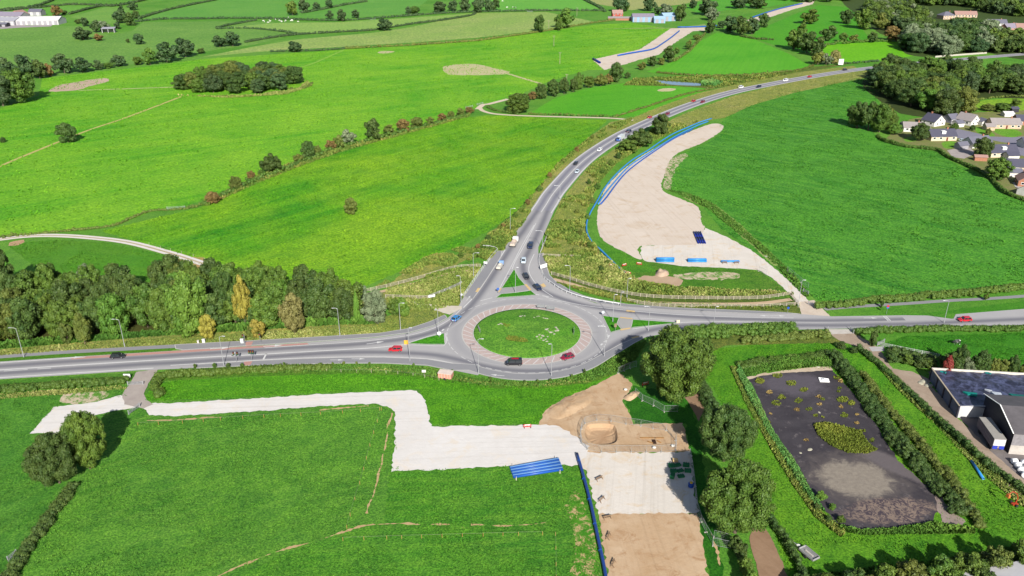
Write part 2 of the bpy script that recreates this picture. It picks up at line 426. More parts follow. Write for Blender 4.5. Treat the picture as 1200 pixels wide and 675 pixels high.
CR = {
 'near': [crown(11, 130, 300, 0.023, 'round', 1, .8, .09, .25), crown(12, 120, 310, 0.023, 'round', 1, .8, .10, .26), crown(13, 140, 290, 0.023, 'round', 1, .8, .09, .24)],
 'mid':  [crown(21, 52, 150, 0.042, 'round', 1, .8, .11, .30), crown(22, 56, 145, 0.042, 'round', 1, .8, .11, .30), crown(23, 48, 155, 0.043, 'tall', 1, .8, .12, .30), crown(24, 54, 150, 0.042, 'tall', 1, .8, .11, .28), crown(25, 46, 160, 0.044, 'round', 1, .8, .12, .32)],
 'far':  [crown(31, 22, 80, 0.080, 'round', 1, .8, .14, .34), crown(32, 22, 80, 0.080, 'tall', 1, .8, .14, .34), crown(33, 20, 85, 0.085, 'round', 1, .8, .14, .36), crown(34, 24, 75, 0.080, 'round', 1, .8, .14, .34)],
 'cone': [crown(41, 40, 130, 0.05, 'cone', 1, .8, .12, .3)],
 'bush': [crown(51, 36, 130, 0.055, 'bush', 1, .8, .12, .3), crown(52, 38, 125, 0.055, 'bush', 1, .8, .12, .3), crown(53, 34, 135, 0.056, 'bush', 1, .8, .12, .32)],
}
_tr = random.Random(5)
def tree_at(p, w, h, tint, label, kind=None, group=None, name='tree', cat='tree'):
    d = p.y
    kind = kind or ('near' if d < 215 and w > 9 else 'mid' if d < 430 else 'far')
    root = empty(name, (p.x, p.y, 0.0), _tr.uniform(0, 6.28))
    tag(root, label, cat, group)
    t = bpy.data.objects.new('trunk', _tr.choice(TRUNKS)); put(t, root); t.scale = (w*0.42, w*0.42, h)
    c = bpy.data.objects.new('crown', _tr.choice(CR[kind])); put(c, root); c.scale = (w/2*_tr.uniform(.86, 1.12), w/2*_tr.uniform(.86, 1.12), h)
    c.material_slots[0].link = 'OBJECT'; c.material_slots[0].material = LEAF[tint]
    return root
def tree(x, yb, wpx, yt, tint, label, kind=None, group=None, name='tree', cat='tree'):
    p = G(x, yb); w = wpx*mpp(x, yb); return tree_at(p, w, topz(x, yb, yt), tint, label, kind, group, name, cat)
WORD = {'green':'mid-green', 'dark':'dark green', 'teal':'deep blue-green', 'light':'bright green', 'olive':'olive', 'rust':'rust-brown', 'yellow':'yellowing', 'tan':'straw-coloured', 'grey':'pale grey-green', 'red':'dark red'}
ORD = ['first','second','third','fourth','fifth','sixth','seventh','eighth','ninth','tenth','eleventh','twelfth','thirteenth','fourteenth','fifteenth','sixteenth','seventeenth','eighteenth','nineteenth','twentieth','twenty-first','twenty-second','twenty-third','twenty-fourth']
def row(items, where, group, kind=None, name='tree', cat='tree', thing='tree'):
    """items sorted left to right: (x, yb, w, yt, tint)"""
    items = sorted(items, key=lambda t: t[0]); n = len(items)
    for i, (x, yb, w, yt, tint) in enumerate(items):
        o = 'leftmost' if i == 0 else 'rightmost' if i == n-1 else ORD[i]+' from the left'
        tree(x, yb, w, yt, tint, f'{WORD[tint]} {thing}, {o} {where}', kind, group, name, cat)
def wood(poly_px, spacing, wr, hr, tints, where, kind=None, seed=1, stuff=None):
    """trees on a jittered grid inside the outline: singly, or (stuff = label) joined as one far-off mass"""
    P = gpts(poly_px); rng = random.Random(seed)
    x0, x1 = min(p.x for p in P), max(p.x for p in P); y0, y1 = min(p.y for p in P), max(p.y for p in P)
    pool = [t for t, k in tints for _ in range(k)]; rows = []
    j = 0; y = y0
    while y <= y1:
        x = x0+(spacing/2 if j % 2 else 0); rw = []
        while x <= x1:
            q = Vector((x+rng.uniform(-.35, .35)*spacing, y+rng.uniform(-.3, .3)*spacing, 0))
            if inside(q, P): rw.append((q, rng.uniform(*wr), rng.uniform(*hr), rng.choice(pool)))
            x += spacing
        if rw: rows.append(sorted(rw, key=lambda t: t[0].x))
        y += spacing*0.87; j += 1
    if stuff:
        names = sorted({t for rw in rows for (_, _, _, t) in rw}); VV, TT, loops, tot, mi, nv = [], [], [], [], [], 0
        for rw in rows:
            for q, w, h, t in rw:
                me = rng.choice(CR[kind or 'far']); n = len(me.vertices); co = np.empty(n*3, np.float32); me.vertices.foreach_get('co', co); co = co.reshape(-1, 3)
                a = rng.uniform(0, 6.28); R = np.array([[math.cos(a), -math.sin(a)], [math.sin(a), math.cos(a)]], np.float32)
                co[:, :2] = (co[:, :2]*w/2) @ R.T; co[:, 2] *= h; co += np.array([q.x, q.y, 0], np.float32); VV.append(co)
                tt = np.empty(n*4, np.float32); me.color_attributes['tint'].data.foreach_get('color', tt); TT.append(np.clip(tt.reshape(-1, 4)+rng.uniform(-.25, .25), 0, 1))
                li = np.empty(len(me.loops), np.int32); me.loops.foreach_get('vertex_index', li); loops.append(li+nv); nv += n
                lt = np.empty(len(me.polygons), np.int32); me.polygons.foreach_get('loop_total', lt); tot.append(lt); mi.append(np.full(len(lt), names.index(t), np.int32))
        V = np.concatenate(VV); lp = np.concatenate(loops); tot = np.concatenate(tot); st = np.concatenate([[0], np.cumsum(tot)[:-1]]).astype(np.int32)
        me = bpy.data.meshes.new('woodland'); me.vertices.add(len(V)); me.vertices.foreach_set('co', V.ravel()); me.loops.add(len(lp)); me.loops.foreach_set('vertex_index', lp)
        me.polygons.add(len(tot)); me.polygons.foreach_set('loop_start', st); me.polygons.foreach_set('loop_total', tot)
        for t in names: me.materials.append(LEAF[t])
        me.polygons.foreach_set('material_index', np.concatenate(mi)); me.update(calc_edges=True)
        me.color_attributes.new('tint', 'FLOAT_COLOR', 'POINT').data.foreach_set('color', np.concatenate(TT).ravel())
        return tag(put(bpy.data.objects.new('woodland', me)), stuff, 'woodland', kind='stuff')
    for r, rw in enumerate(rows):
        rn = 'front row' if r == 0 else 'back row' if r == len(rows)-1 else ORD[r]+' row'
        for i, (q, w, h, t) in enumerate(rw):
            o = 'leftmost' if i == 0 else 'rightmost' if i == len(rw)-1 else ORD[i]+' from left'
            tree_at(q, w, h, t, f'{WORD[t]} tree, {o} in the {rn} of the {where}', kind, 'trees of the '+where)
def hedge(px, width, height, tint, label, irr=0.25, dens=1.0, lsz=None, seed=1, name='hedge', cat='hedge', kind=None, gaps=0.0, mat=None):
    P = path_px(px, 1.5); d = sum(p.y for p in P)/len(P); rng = np.random.default_rng(seed)
    ls = lsz or max(0.13, d*0.0006); lobes = []; near = d < 430
    step = 0.5 if near else max(width*0.45, d*0.0022)
    Q = densify(P, False, step); rr = min(0.95, width*0.34) if near else max(width*0.45, d*0.0018)
    across = max(1, int(width/1.5)) if near else 1
    for i, p in enumerate(Q):
        t = Q[min(i+1, len(Q)-1)]-Q[max(i-1, 0)]; t.normalize(); nn = Vector((-t.y, t.x, 0))
        h0 = height*(1+irr*1.8*noise.noise(Vector((p.x*0.07, p.y*0.07, seed))))
        for s in range(across):
            u = rng.uniform(-.5, .5) if across > 1 else rng.normal()*.12
            q = p+nn*u*max(0.2, width-rr*1.5)+t*rng.uniform(-.5, .5)*step
            r = rr*rng.uniform(0.6, 1.25); top = h0*(1-0.9*u*u)*(1+irr*0.45*rng.normal())
            lobes.append((q.x, q.y, max(r*0.5, top-r*0.85), r))
            if near and top > 1.5 and rng.uniform() < .7: lobes.append((q.x+nn.x*u*.6, q.y+nn.y*u*.6, top*0.35, r))
    A = np.array(lobes); rm = A[:, 3].mean()
    per = int(min(90, max(12, dens*2.6*(rm/ls)**2*0.5)))
    parts = blob_foliage(A, per, ls, rng, 0.82, 1 if near and d < 260 else 0+1, 0.85, 0.5)
    me = foliage_mesh(name, parts, mat or LEAF[tint]); o = put(bpy.data.objects.new(name, me))
    tag(o, label, cat, kind=kind); return o
KEEP_CLEAR = []                                         # road outlines where nothing grows, filled in below
def scatter(poly_px, n, size, mat, label, name='rough_grass', cat='grass', seed=1, hole=None, flat=0.5, smooth=False, z=0.02, clump=0.0, parent=None, hz=1.0, avoid=None):
    """low growth: n tufts of three blades each inside the polygon, one object"""
    P = outline(poly_px, smooth, 0.0, 3.0); rng = np.random.default_rng(seed)
    xs = [p.x for p in P]; ys = [p.y for p in P]
    poly = np.array([(p.x, p.y) for p in P]); polys_out = [np.array([(p.x, p.y) for p in gpts(q)]) for q in (avoid or [])+KEEP_CLEAR]
    def pip(X, poly=poly):
        c = np.zeros(len(X), bool); a = poly; b = np.roll(poly, 1, 0)
        for (ax, ay), (bx, by) in zip(a, b):
            if ay == by: continue
            c ^= ((ay > X[:, 1]) != (by > X[:, 1])) & (X[:, 0] < (bx-ax)*(X[:, 1]-ay)/(by-ay)+ax)
        return c
    out = []; tot = 0; tries = 0
    while tot < n and tries < 60:
        X = np.stack([rng.uniform(min(xs), max(xs), n), rng.uniform(min(ys), max(ys), n)], 1); k = pip(X)
        for po in polys_out: k &= ~pip(X, po)
        X = X[k]
        if clump:
            v = np.array([noise.noise(Vector((x*0.11, y*0.11, seed*3.1))) for x, y in X]) if len(X) else np.zeros(0)
            X = X[v > clump-0.5]
        out.append(X); tot += len(X); tries += 1
    X = np.concatenate(out)[:n]; n = len(X)
    if n == 0: return None
    big = np.array([noise.noise(Vector((x*0.07, y*0.07, seed))) for x, y in X])
    S = size*rng.uniform(0.5, 1.5, n)*(1+0.5*big); base = np.concatenate([X, np.full((n, 1), z)], 1)
    VV, TT = [], []
    for k in range(3):
        a = rng.uniform(0, 6.283, n); D = np.stack([np.cos(a), np.sin(a), np.zeros(n)], 1); W = np.stack([-np.sin(a), np.cos(a), np.zeros(n)], 1)
        lean = rng.uniform(0.1, 0.9, n)*flat
        top = base+D*(S*lean)[:, None]+np.stack([np.zeros(n), np.zeros(n), S*hz*rng.uniform(.6, 1.1, n)], 1)
        w = (S*0.42)[:, None]
        b0 = base+D*(S*-0.15)[:, None]; mid = (b0+top)/2+D*(S*0.1)[:, None]
        VV.append(np.stack([b0-W*w*.6, mid+W*w, top, mid-W*w], 1))
        TT.append(np.repeat(np.clip(rng.normal(0.5+big*0.5, 0.25, n), 0, 1)[:, None], 4, 1))
    V = np.concatenate(VV).reshape(-1, 3); T = np.concatenate(TT).ravel()
    me = mesh_np(name, V, np.arange(len(V)).reshape(-1, 4), mat, T); o = put(bpy.data.objects.new(name, me), parent)
    if parent is None: tag(o, label, cat, kind='stuff')
    else: o['kind'] = 'stuff'
    return o

# ================================================================== THE SETTING
rnd = random.Random(3)
PIT = catmull(gpts([(687,500),(693,497),(715,497),(722,502),(722,518),(703,521),(690,517),(685,508)]), True, 0.8)
if sum(PIT[i].x*PIT[(i+1) % len(PIT)].y-PIT[(i+1) % len(PIT)].x*PIT[i].y for i in range(len(PIT))) > 0: PIT.reverse()
M_BASE = field((82,150,40), (104,164,52), (118,172,62), 15, 0.7, 0.6, 0, 9, 120)
sheet('ground', [(-5000,-900,0),(5000,-900,0),(5000,9000,0),(-5000,9000,0)], 0.0, M_BASE, hole=PIT)

# ---- fields (each a sheet a few millimetres above the ground)
NG = ((72,140,40), (108,166,58), (92,158,48))
FIELDS = [
 # name, outline in photo pixels, material
 ('field', [(-60,300),(-20,285),(0,277),(60,272),(130,266),(180,247),(215,243),(250,229),(300,207),(350,188),(380,177),(440,160),(480,151),(520,139),(556,128),(562,122),(600,116),(634,99),(660,90),(690,82),(708,82),(694,70),(720,64),(748,58),(786,33.5),(740,27),(700,28.5),(660,34),(620,40),(560,48),(480,54),(404,58),(345,62),(300,65),(240,69),(170,78),(80,88),(50,92),(45,112),(0,127),(-60,146)],
   field((84,172,32), (130,196,44), (144,202,50), 34, 0.85, 0.5, 1, 9, 150, lines=0.4, lwid=9)),
 ('field', [(118,271),(180,256),(235,243),(290,220),(350,194),(400,179),(470,157),(540,139),(570,135),(640,138),(712,141),(690,160),(660,188),(630,222),(602,250),(570,272),(540,288),(500,303),(460,322),(430,335),(395,342),(345,332),(300,318),(265,313),(200,295),(150,280)],
   field((62,152,28), (114,186,34), (150,198,44), 48, 0.95, 0.6, 2, 9, 80, lines=0.45, lwid=8)),
 ('field', [(8,286),(60,281),(120,284),(200,300),(255,315),(250,330),(180,335),(90,330),(40,312)],
   field((78,148,36), (104,164,46), (98,152,46), -12, 0.6, 0.35, 3, 4, 50)),
 ('field', [(622,132),(650,115),(690,103),(735,97),(790,100),(836,103),(812,112),(772,126),(744,137),(690,135),(640,134)],
   field((82,172,32), (106,186,46), None, 20, 0.5, 0.35, 4, 4, 60)),
 ('field', [(758,84),(790,72),(810,60),(818,50),(840,38),(868,42),(886,47),(922,62),(950,77),(934,83),(894,88),(830,88),(770,86)],
   field((84,174,36), (108,188,48), None, 70, 0.5, 0.25, 5, 5, 70, lines=0.35, lwid=8)),
 ('field', [(840,150),(852,136),(880,122),(930,107),(985,96),(1020,88),(1030,120),(1040,130),(1020,152),(1036,166),(1060,173),(1095,177),(1112,188),(1156,210),(1172,226),(1210,240),(1260,320),(1210,336),(1080,346),(985,354),(958,352),(935,335),(915,318),(880,292),(845,268),(822,240),(800,228),(778,222),(782,200),(794,182),(824,170),(846,156)],
   field((54,134,36), (104,174,54), (88,164,46), -38, 1.0, 0.75, 6, 3.5, 26)),
 # far fields at the top
 ('field', [(-60,22),(0,29),(60,31),(100,30),(130,42),(155,36),(168,26),(250,25),(320,26),(345,40),(300,52),(255,58),(232,62),(210,70),(170,74),(130,78),(70,82),(0,76),(-60,80)],
   field((116,168,66), (134,178,82), (104,158,62), 8, 0.7, 0.5, 7, 8, 80)),
 ('field', [(235,67),(300,61),(345,58),(400,55),(480,50),(560,44),(630,36),(700,26),(640,14),(560,15),(480,32),(440,38),(350,46),(300,54)],
   field((154,186,88), (172,190,108), (140,182,80), 12, 0.7, 0.6, 8, 8, 70)),
 ('field', [(160,24),(196,11),(250,0.5),(300,-10),(520,-14),(480,16),(400,22),(320,20),(235,21)],
   field((96,164,62), (114,174,70), None, 10, 0.5, 0.35, 9, 10, 90)),
 ('field', [(322,27),(400,26),(478,21),(560,15),(480,28),(430,35),(350,40),(330,36),(268,32)],
   field((138,184,80), (154,190,92), None, 5, 0.5, 0.5, 10, 8, 70)),
 ('field', [(560,14),(640,13),(706,12),(690,2),(660,-8),(540,-8)],
   field((104,180,64), (118,186,70), None, 0, 0.5, 0.3, 11, 8, 70)),
 ('field', [(688,3),(720,8),(740,12),(800,5),(840,-4),(700,-8)],
   field((176,178,112), (160,178,98), None, 20, 0.6, 0.4, 12, 8, 70)),
 ('field', [(-60,14),(0,12),(40,8),(62,2),(70,-8),(-60,-8)],
   field((116,178,70), (132,184,82), None, 5, 0.5, 0.4, 13, 10, 70)),
 ('field', [(0,13),(85,5),(130,6),(110,9),(82,17),(60,18),(0,17)],
   field((98,168,54), (120,176,66), None, 5, 0.5, 0.4, 14, 8, 70)),
 ('field', [(82,20),(125,8),(158,10),(150,18),(136,28),(112,26)],
   field((112,168,66), (128,176,74), None, 5, 0.5, 0.4, 15, 8, 70)),
 ('field', [(700,34),(786,33.4),(812,30),(826,28),(830,33),(800,33),(770,32)],
   field((138,172,84), (150,178,96), None, 5, 0.5, 0.5, 16, 5, 40)),
 ('field', [(882,45),(886,36),(905,28),(930,17),(960,6),(990,8),(1006,14),(1005,26),(1015,40),(1020,48),(985,54),(960,60),(936,62),(915,55)],
   field((72,160,30), (92,172,40), None, 30, 0.5, 0.35, 17, 6, 60)),
 ('field', [(962,53),(1010,49),(1052,49),(1080,56),(1092,63),(1060,67),(1020,73),(985,74),(962,66)],
   field((106,190,24), (126,200,34), None, 4, 0.5, 0.3, 18, 3, 50, lines=0.4, lwid=5)),
 ('field', [(820,16),(850,12),(900,8),(940,1),(930,-8),(840,-4),(800,8)],
   field((84,168,44), (100,176,54), None, 10, 0.5, 0.3, 19, 6, 60)),
 ('field', [(1132,127),(1150,118),(1210,112),(1230,128),(1170,133)],
   field((126,180,44), (146,186,54), None, 4, 0.7, 0.5, 20, 4, 30)),
 # near fields
 ('field', [(-60,466),(60,462),(140,458),(150,464),(64,478),(36,509),(70,540),(82,560),(46,610),(14,664),(-10,700),(-60,720)],
   field(*NG, 60, 0.7, 0.75, 21, 2.2, 14)),
 ('field', [(98,560),(150,498),(200,494),(300,487),(430,478),(450,482),(457,500),(452,560),(408,622),(330,645),(245,690),(-20,700),(30,660),(60,610)],
   field((74,142,40), (116,170,60), (100,162,48), 30, 0.75, 0.8, 22, 2.0, 12)),
 ('field', [(170,470),(176,452),(205,446),(300,441),(400,438),(470,438),(520,445),(570,452),(640,452),(690,447),(722,438),(690,455),(660,467),(638,482),(630,497),(506,498),(500,474),(490,456),(400,459),(260,467)],
   field((72,150,26), (110,176,38), (94,166,32), 6, 0.7, 0.75, 23, 2.2, 16)),
 ('field', [(262,685),(335,648),(412,622),(450,612),(456,560),(462,500),(468,552),(600,546),(680,547),(694,590),(706,690)],
   field((68,142,36), (114,172,52), (94,160,42), 8, 0.7, 0.85, 24, 1.8, 12, bare=(196,168,128), bare_amt=-0.06)),
 ('field', [(732,472),(742,452),(760,455),(800,460),(812,480),(822,520),(826,560),(840,620),(850,690),(834,690),(817,603),(808,530),(802,497),(745,497)],
   field((36,104,20), (58,128,26), None, 60, 0.7, 0.7, 25, 2, 10)),
 ('field', [(812,428),(840,408),(900,403),(990,402),(1010,410),(1060,462),(1120,520),(1180,572),(1206,600),(1250,690),(930,690),(905,620),(880,560),(860,500),(836,455)],
   field((62,140,26), (104,170,36), (116,172,40), 58, 0.7, 0.75, 26, 2.2, 16)),
 ('field', [(1032,404),(1060,394),(1210,390),(1260,400),(1220,436),(1090,430),(1050,416)],
   field((52,130,26), (84,156,38), (72,148,30), -20, 0.7, 0.7, 27, 2.2, 14)),
 ('field', [(985,377),(1060,370),(1210,352),(1240,362),(1120,367),(1086,369),(1060,369),(975,371)],
   field((66,140,30), (84,152,40), None, 4, 0.5, 0.5, 28, 2, 14)),
 ('field', [(740,300),(760,308),(870,316),(890,318),(912,333),(932,352),(900,357),(800,352),(740,345),(700,328),(712,305)],
   field((86,140,36), (120,152,58), (76,140,30), 6, 0.7, 0.8, 29, 2, 12, bare=(200,172,140), bare_amt=-0.05)),
 ('field', [(700,282),(712,288),(740,300),(762,310),(770,318),(740,320),(715,305)],
   field((60,140,26), (96,160,40), None, 6, 0.7, 0.8, 30, 2, 12)),
 ('field', [(-60,447),(0,446),(100,440),(160,436),(160,444),(80,450),(-60,460)],
   field((70,132,36), (96,150,50), None, 4, 0.6, 0.6, 31, 2, 20)),
 ('field', [(-60,428),(0,424),(100,417.5),(200,411),(207,408),(150,409),(60,416),(-60,424)],
   field((74,134,36), (100,150,46), None, 4, 0.6, 0.6, 32, 2, 20)),
]
sheet('field', [(-80,452),(160,440),(400,430),(520,440),(740,445),(730,500),(720,720),(-80,720)], 0.006, FIELDS[21][2], False, 0.3, hole=PIT)
for i, (nm, px, m) in enumerate(FIELDS): sheet(nm, px, 0.012+0.004*(i % 6), m, False, 0.5)

# ---- verges, bare ground, tracks
VERGE = field((150,162,70), (178,176,96), (132,156,58), 30, 0.7, 0.9, 40, 2, 10, bare=(206,188,146), bare_amt=-0.03)
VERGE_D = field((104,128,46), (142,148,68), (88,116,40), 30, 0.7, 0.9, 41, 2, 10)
SOIL = soil('bare_soil', (200,166,128), (222,194,162), 0.12, tracks=95, c3=(188,152,116))
SOIL_D = soil('turned_soil', (186,150,116), (206,174,140), 0.16)
BEIGE = soil('compacted_stone', (226,210,194), (236,222,208), 0.05, tracks=100, c3=(216,196,174))
GRAV = soil('white_gravel', (234,229,225), (244,240,237), 0.08, tracks=3, c3=(238,228,216))
GRAV2 = soil('pale_gravel', (230,222,212), (242,234,225), 0.10, tracks=80, c3=(230,210,184))
TRACK = soil('track_stone', (198,180,156), (216,200,180), 0.2, tracks=10)
BROWN = soil('brown_track', (156,126,100), (172,142,116), 0.2, tracks=120)
FARM = soil('farm_track', (170,150,132), (190,172,154), 0.2, tracks=130)
PALE = soil('bare_patch', (196,190,140), (214,204,164), 0.06, spots=(120,180,50), spot_amt=0.05)
PINK = soil('bare_patch_pink', (196,172,150), (212,190,170), 0.05, spots=(110,160,50), spot_amt=0.0)
ROCKY = soil('stony_soil', (200,180,150), (224,208,184), 0.4, spots=(96,150,50), spot_amt=0.13)

verge_l = [(556,294),(572,274),(602,252),(628,224),(655,190),(690,161),(716,143),(742,138),(776,124),(815,110),(870,97),(940,84),(1000,77),(1008,82),(950,90),(880,104),(800,128),(720,164),(684,190),(652,222),(640,242),(612,282),(590,296),(560,296),(548,304),(520,318),(470,335),(452,338),(470,322),(510,304)]
sheet('verge', verge_l, 0.042, VERGE, False, 0.6)
verge_r = [(632,298),(640,276),(656,236),(690,195),(730,168),(800,134),(860,112),(950,90),(1020,82),(1024,90),(985,97),(930,109),(880,124),(850,138),(822,142),(790,154),(752,172),(722,192),(702,214),(690,240),(684,262),(690,284),(705,300),(730,318),(748,330),(700,334),(660,324),(640,318),(634,308)]
sheet('verge', verge_r, 0.046, VERGE, False, 0.5)
sheet('verge', [(400,352),(450,340),(480,336),(540,318),(566,312),(543,347),(538,358),(520,364),(520,371),(500,379),(470,387),(440,391),(380,394),(300,400),(220,404),(205,404),(120,410),(0,418),(-60,423),(-60,415),(60,404),(200,392),(300,386),(390,380),(430,378),(470,365)], 0.050, VERGE, False, 0.3)
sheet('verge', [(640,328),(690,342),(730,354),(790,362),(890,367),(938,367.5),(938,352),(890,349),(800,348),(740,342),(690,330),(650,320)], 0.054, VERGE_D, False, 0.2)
sheet('verge', [(232,432),(300,429),(400,427),(450,427),(500,430),(530,436),(560,443),(610,448),(650,446),(690,436),(723,414),(742,402),(756,396),(760,405),(742,424),(725,437),(690,449),(640,455),(570,455),(520,447),(470,440),(400,438),(300,441),(205,446),(180,447)], 0.040, field((86,140,36), (116,152,52), (72,140,30), 6, 0.7, 0.8, 42, 2, 12), False, 0.4)
sheet('woodland_floor', [(-60,410),(0,406),(60,402),(120,398),(200,391),(260,387),(300,384),(390,379),(440,377),(452,368),(430,358),(400,354),(340,348),(290,338),(240,330),(185,336),(150,342),(120,336),(100,342),(70,346),(30,342),(-60,330)], 0.056, soil('leaf_litter', (70,74,34), (86,92,40), .3), True, .5)
sheet('woodland_floor', [(1010,98),(1046,128),(1066,135),(1100,139),(1128,137),(1140,116),(1230,113),(1230,86),(1120,82),(1040,84)], 0.036, soil('leaf_litter', (54,68,30), (72,88,38), .3), True, .5)
sheet('woodland_floor', [(1060,62),(1092,67),(1150,62),(1230,60),(1230,-10),(1000,-10),(1020,30),(1050,46)], 0.036, soil('leaf_litter', (58,78,34), (78,100,42), .3), True, .8)
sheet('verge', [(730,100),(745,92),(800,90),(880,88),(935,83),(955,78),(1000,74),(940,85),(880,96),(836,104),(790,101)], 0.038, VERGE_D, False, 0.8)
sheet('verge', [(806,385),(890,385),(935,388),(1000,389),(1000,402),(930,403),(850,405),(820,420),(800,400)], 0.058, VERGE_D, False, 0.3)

earth = sheet('works_ground', [(725,437),(742,450),(738,458),(729,470),(738,487),(743,497),(800,496),(809,530),(690,532),(660,512),(630,499),(640,480),(660,467),(690,455)], 0.062, SOIL, False, 0.35, hole=PIT)
# sunken trial pit
n = len(PIT); inner = []
cx = sum(p.x for p in PIT)/n; cy = sum(p.y for p in PIT)/n
V = [(p.x, p.y, 0.064) for p in PIT]; F = []
for ring_, (sc, z) in enumerate(((0.86, -0.75), (0.70, -1.05), (0.0, -1.1))):
    if sc: V += [(cx+(p.x-cx)*sc+noise.noise(p*.7)*.12, cy+(p.y-cy)*sc, z+noise.noise(p*1.3)*.12) for p in PIT]
for r_ in range(2):
    for i in range(n): F.append((r_*n+i, r_*n+(i+1) % n, (r_+1)*n+(i+1) % n, (r_+1)*n+i))
V.append((cx, cy, -1.1)); F += [(2*n+i, 2*n+(i+1) % n, len(V)-1) for i in range(n)]
me = mesh_py('pit', V, F, SOIL_D); 
pit = put(bpy.data.objects.new('pit', me)); pit['kind'] = 'structure'
# low bank of dug soil round the pit, and the spoil heap beside the road
def heap(name, px, h, mat, label, cat='spoil heap', k=4, seed=0):
    P = outline(px, True, 0.4, 1.2); n = len(P); c = Vector((sum(p.x for p in P)/n, sum(p.y for p in P)/n, 0)); V, F = [], []
    rings = 7
    for r in range(rings):
        t = r/(rings-1)
        for p in P:
            q = c.lerp(p, 1-t*0.97); z = h*math.sin(min(1, t*1.35)*math.pi/2)*(1+0.5*noise.noise(Vector((q.x*.25, q.y*.25, seed)))) if r else -0.02
            V.append((q.x, q.y, z+(0.6*h*noise.noise(Vector((q.x*.9, q.y*.9, seed+3))) if r else 0)))
    for r in range(rings-1):
        for i in range(n): F.append((r*n+i, r*n+(i+1) % n, (r+1)*n+(i+1) % n, (r+1)*n+i))
    V.append((c.x, c.y, h*1.05)); F += [((rings-1)*n+i, (rings-1)*n+(i+1) % n, len(V)-1) for i in range(n)]
    me = mesh_py(name, V, F, mat, True)
    o = put(bpy.data.objects.new(name, me)); return tag(o, label, cat)
heap('spoil_heap', [(640,482),(662,466),(690,456),(696,466),(684,480),(664,490),(648,492)], 0.55, SOIL, 'long low heap of tan soil below the roundabout beside the fenced pit')
heap('spoil_heap', [(770,318),(781,317.5),(784,322),(776,325),(768,323)], 1.3, soil('heap_soil', (186,160,140), (206,182,160), 0.3), 'small round heap of pinkish soil in front of the pale compound')
heap('spoil_heap', [(738,461),(744,458),(750,460),(744,468),(734,471),(731,467)], 0.6, SOIL, 'small tan soil heap at the edge of the green patch beside the big oak')

sheet('works_ground', [(676,522),(690,531),(809,529.5),(815,592),(817,602),(702,604),(690,562),(676,534),(660,530)], 0.066, GRAV2, False, 0.5)
sheet('works_ground', [(702,603),(817,601.5),(824,640),(834,700),(716,700)], 0.072, SOIL, False, 0.45)
sheet('track', [(166,476),(178,472.5),(200,473),(300,467),(400,461),(470,458),(489,458),(497,468),(503,485),(505,500),(560,499.5),(640,498),(655,500),(672,510),(690,523),(686,534),(678,545),(600,546),(520,550),(459,553),(462,520),(464,494),(459,479),(440,473),(380,476),(300,482),(200,488),(176,486)], 0.076, GRAV, False, 0.35)
sheet('track', [(36,508),(63,477),(110,472),(142,463),(152,470),(160,478),(130,482),(100,490),(74,508)], 0.076, GRAV, False, 0.25)
sheet('driveway', [(160,436),(186,432.5),(176,446),(168,462),(173,470),(180,474),(168,479),(146,474),(143,463),(152,450)], 0.082, soil('driveway', (176,164,158), (192,182,174), 0.3), False, 0.15)
ACC = soil('access_stone', (214,196,178), (228,214,198), 0.15, tracks=120)
sheet('works_ground', [(835,145),(848,150),(826,166),(792,181),(781,200),(776,222),(800,234),(818,243),(822,262),(826,267),(815,288),(752,288),(752,304),(735,297),(708,282),(700,265),(702,240),(712,218),(735,195),(765,175),(800,158)], 0.034, BEIGE, True, 0.3)
sheet('works_ground', [(826,267),(850,277),(880,293),(905,312),(925,330),(945,350),(960,366),(972,372),(944,375),(938,360),(925,345),(908,328),(890,317),(870,315),(800,312),(755,306),(750,297),(752,288),(815,287)], 0.064, GRAV2, False, 0.3)
sheet('driveway', [(935,354),(954,352),(974,372),(940,372)], 0.070, ACC, False, 0.15)
sheet('works_ground', [(694,70),(720,64),(750,58),(786,33.4),(826,32),(826,36),(812,36.5),(794,48),(772,64),(746,71),(730,76),(708,82)], 0.040, BEIGE, False, 0.8)
sheet('works_ground', [(874,24),(890,19),(910,11),(940,3),(955,1),(952,5),(926,12),(900,21),(884,26)], 0.040, BEIGE, False, 0.8)
tl = path_px([(-30,284),(0,280.5),(30,277),(60,276),(100,278),(150,284),(200,297),(235,308),(265,317)])
strip('track', tl, -1.9, 1.9, 0.060, soil('track_edge', (190,172,140), (206,190,160), .3, spots=(120,150,60), spot_amt=.04), kind='structure')
strip('track', tl, 0.5, 1.7, 0.066, GRAV, kind='structure'); strip('track', tl, -1.7, -0.5, 0.066, GRAV, kind='structure')
sheet('bare_ground', [(188,312),(210,303),(235,302),(262,314),(258,322),(230,328)], 0.052, soil('bare_field', (196,160,120), (176,158,84), 0.1), True, 0.4)
sheet('bare_ground', [(12,284),(28,281),(24,287),(10,288)], 0.052, SOIL_D, True, 0.4)
TRK2 = soil('pale_track', (222,206,180), (232,218,196), 0.2)
strip('track', path_px([(562,126),(566,130),(580,133.5),(610,135.5),(660,137),(715,138.5),(742,141)]), -1.5, 1.5, 0.062, TRK2, kind='structure')
strip('track', path_px([(559,128),(566,122.5),(572,122),(595,116)]), -2.2, 1.6, 0.056, TRK2, kind='structure')
strip('track', path_px([(-30,211),(0,195),(40,178),(100,154),(150,137),(213,113)]), -1.0, 1.0, 0.060, soil('grassy_track', (206,196,130), (196,180,110), .3, spots=(120,170,60), spot_amt=.05), kind='structure')
strip('track', path_px([(92,106),(150,104),(205,102)]), -0.9, 0.9, 0.048, PALE, kind='structure')
strip('track', path_px([(345,81),(370,73),(404,58)]), -1.4, 1.4, 0.048, soil('worn_grass', (150,196,80), (130,186,60), .2), kind='structure')
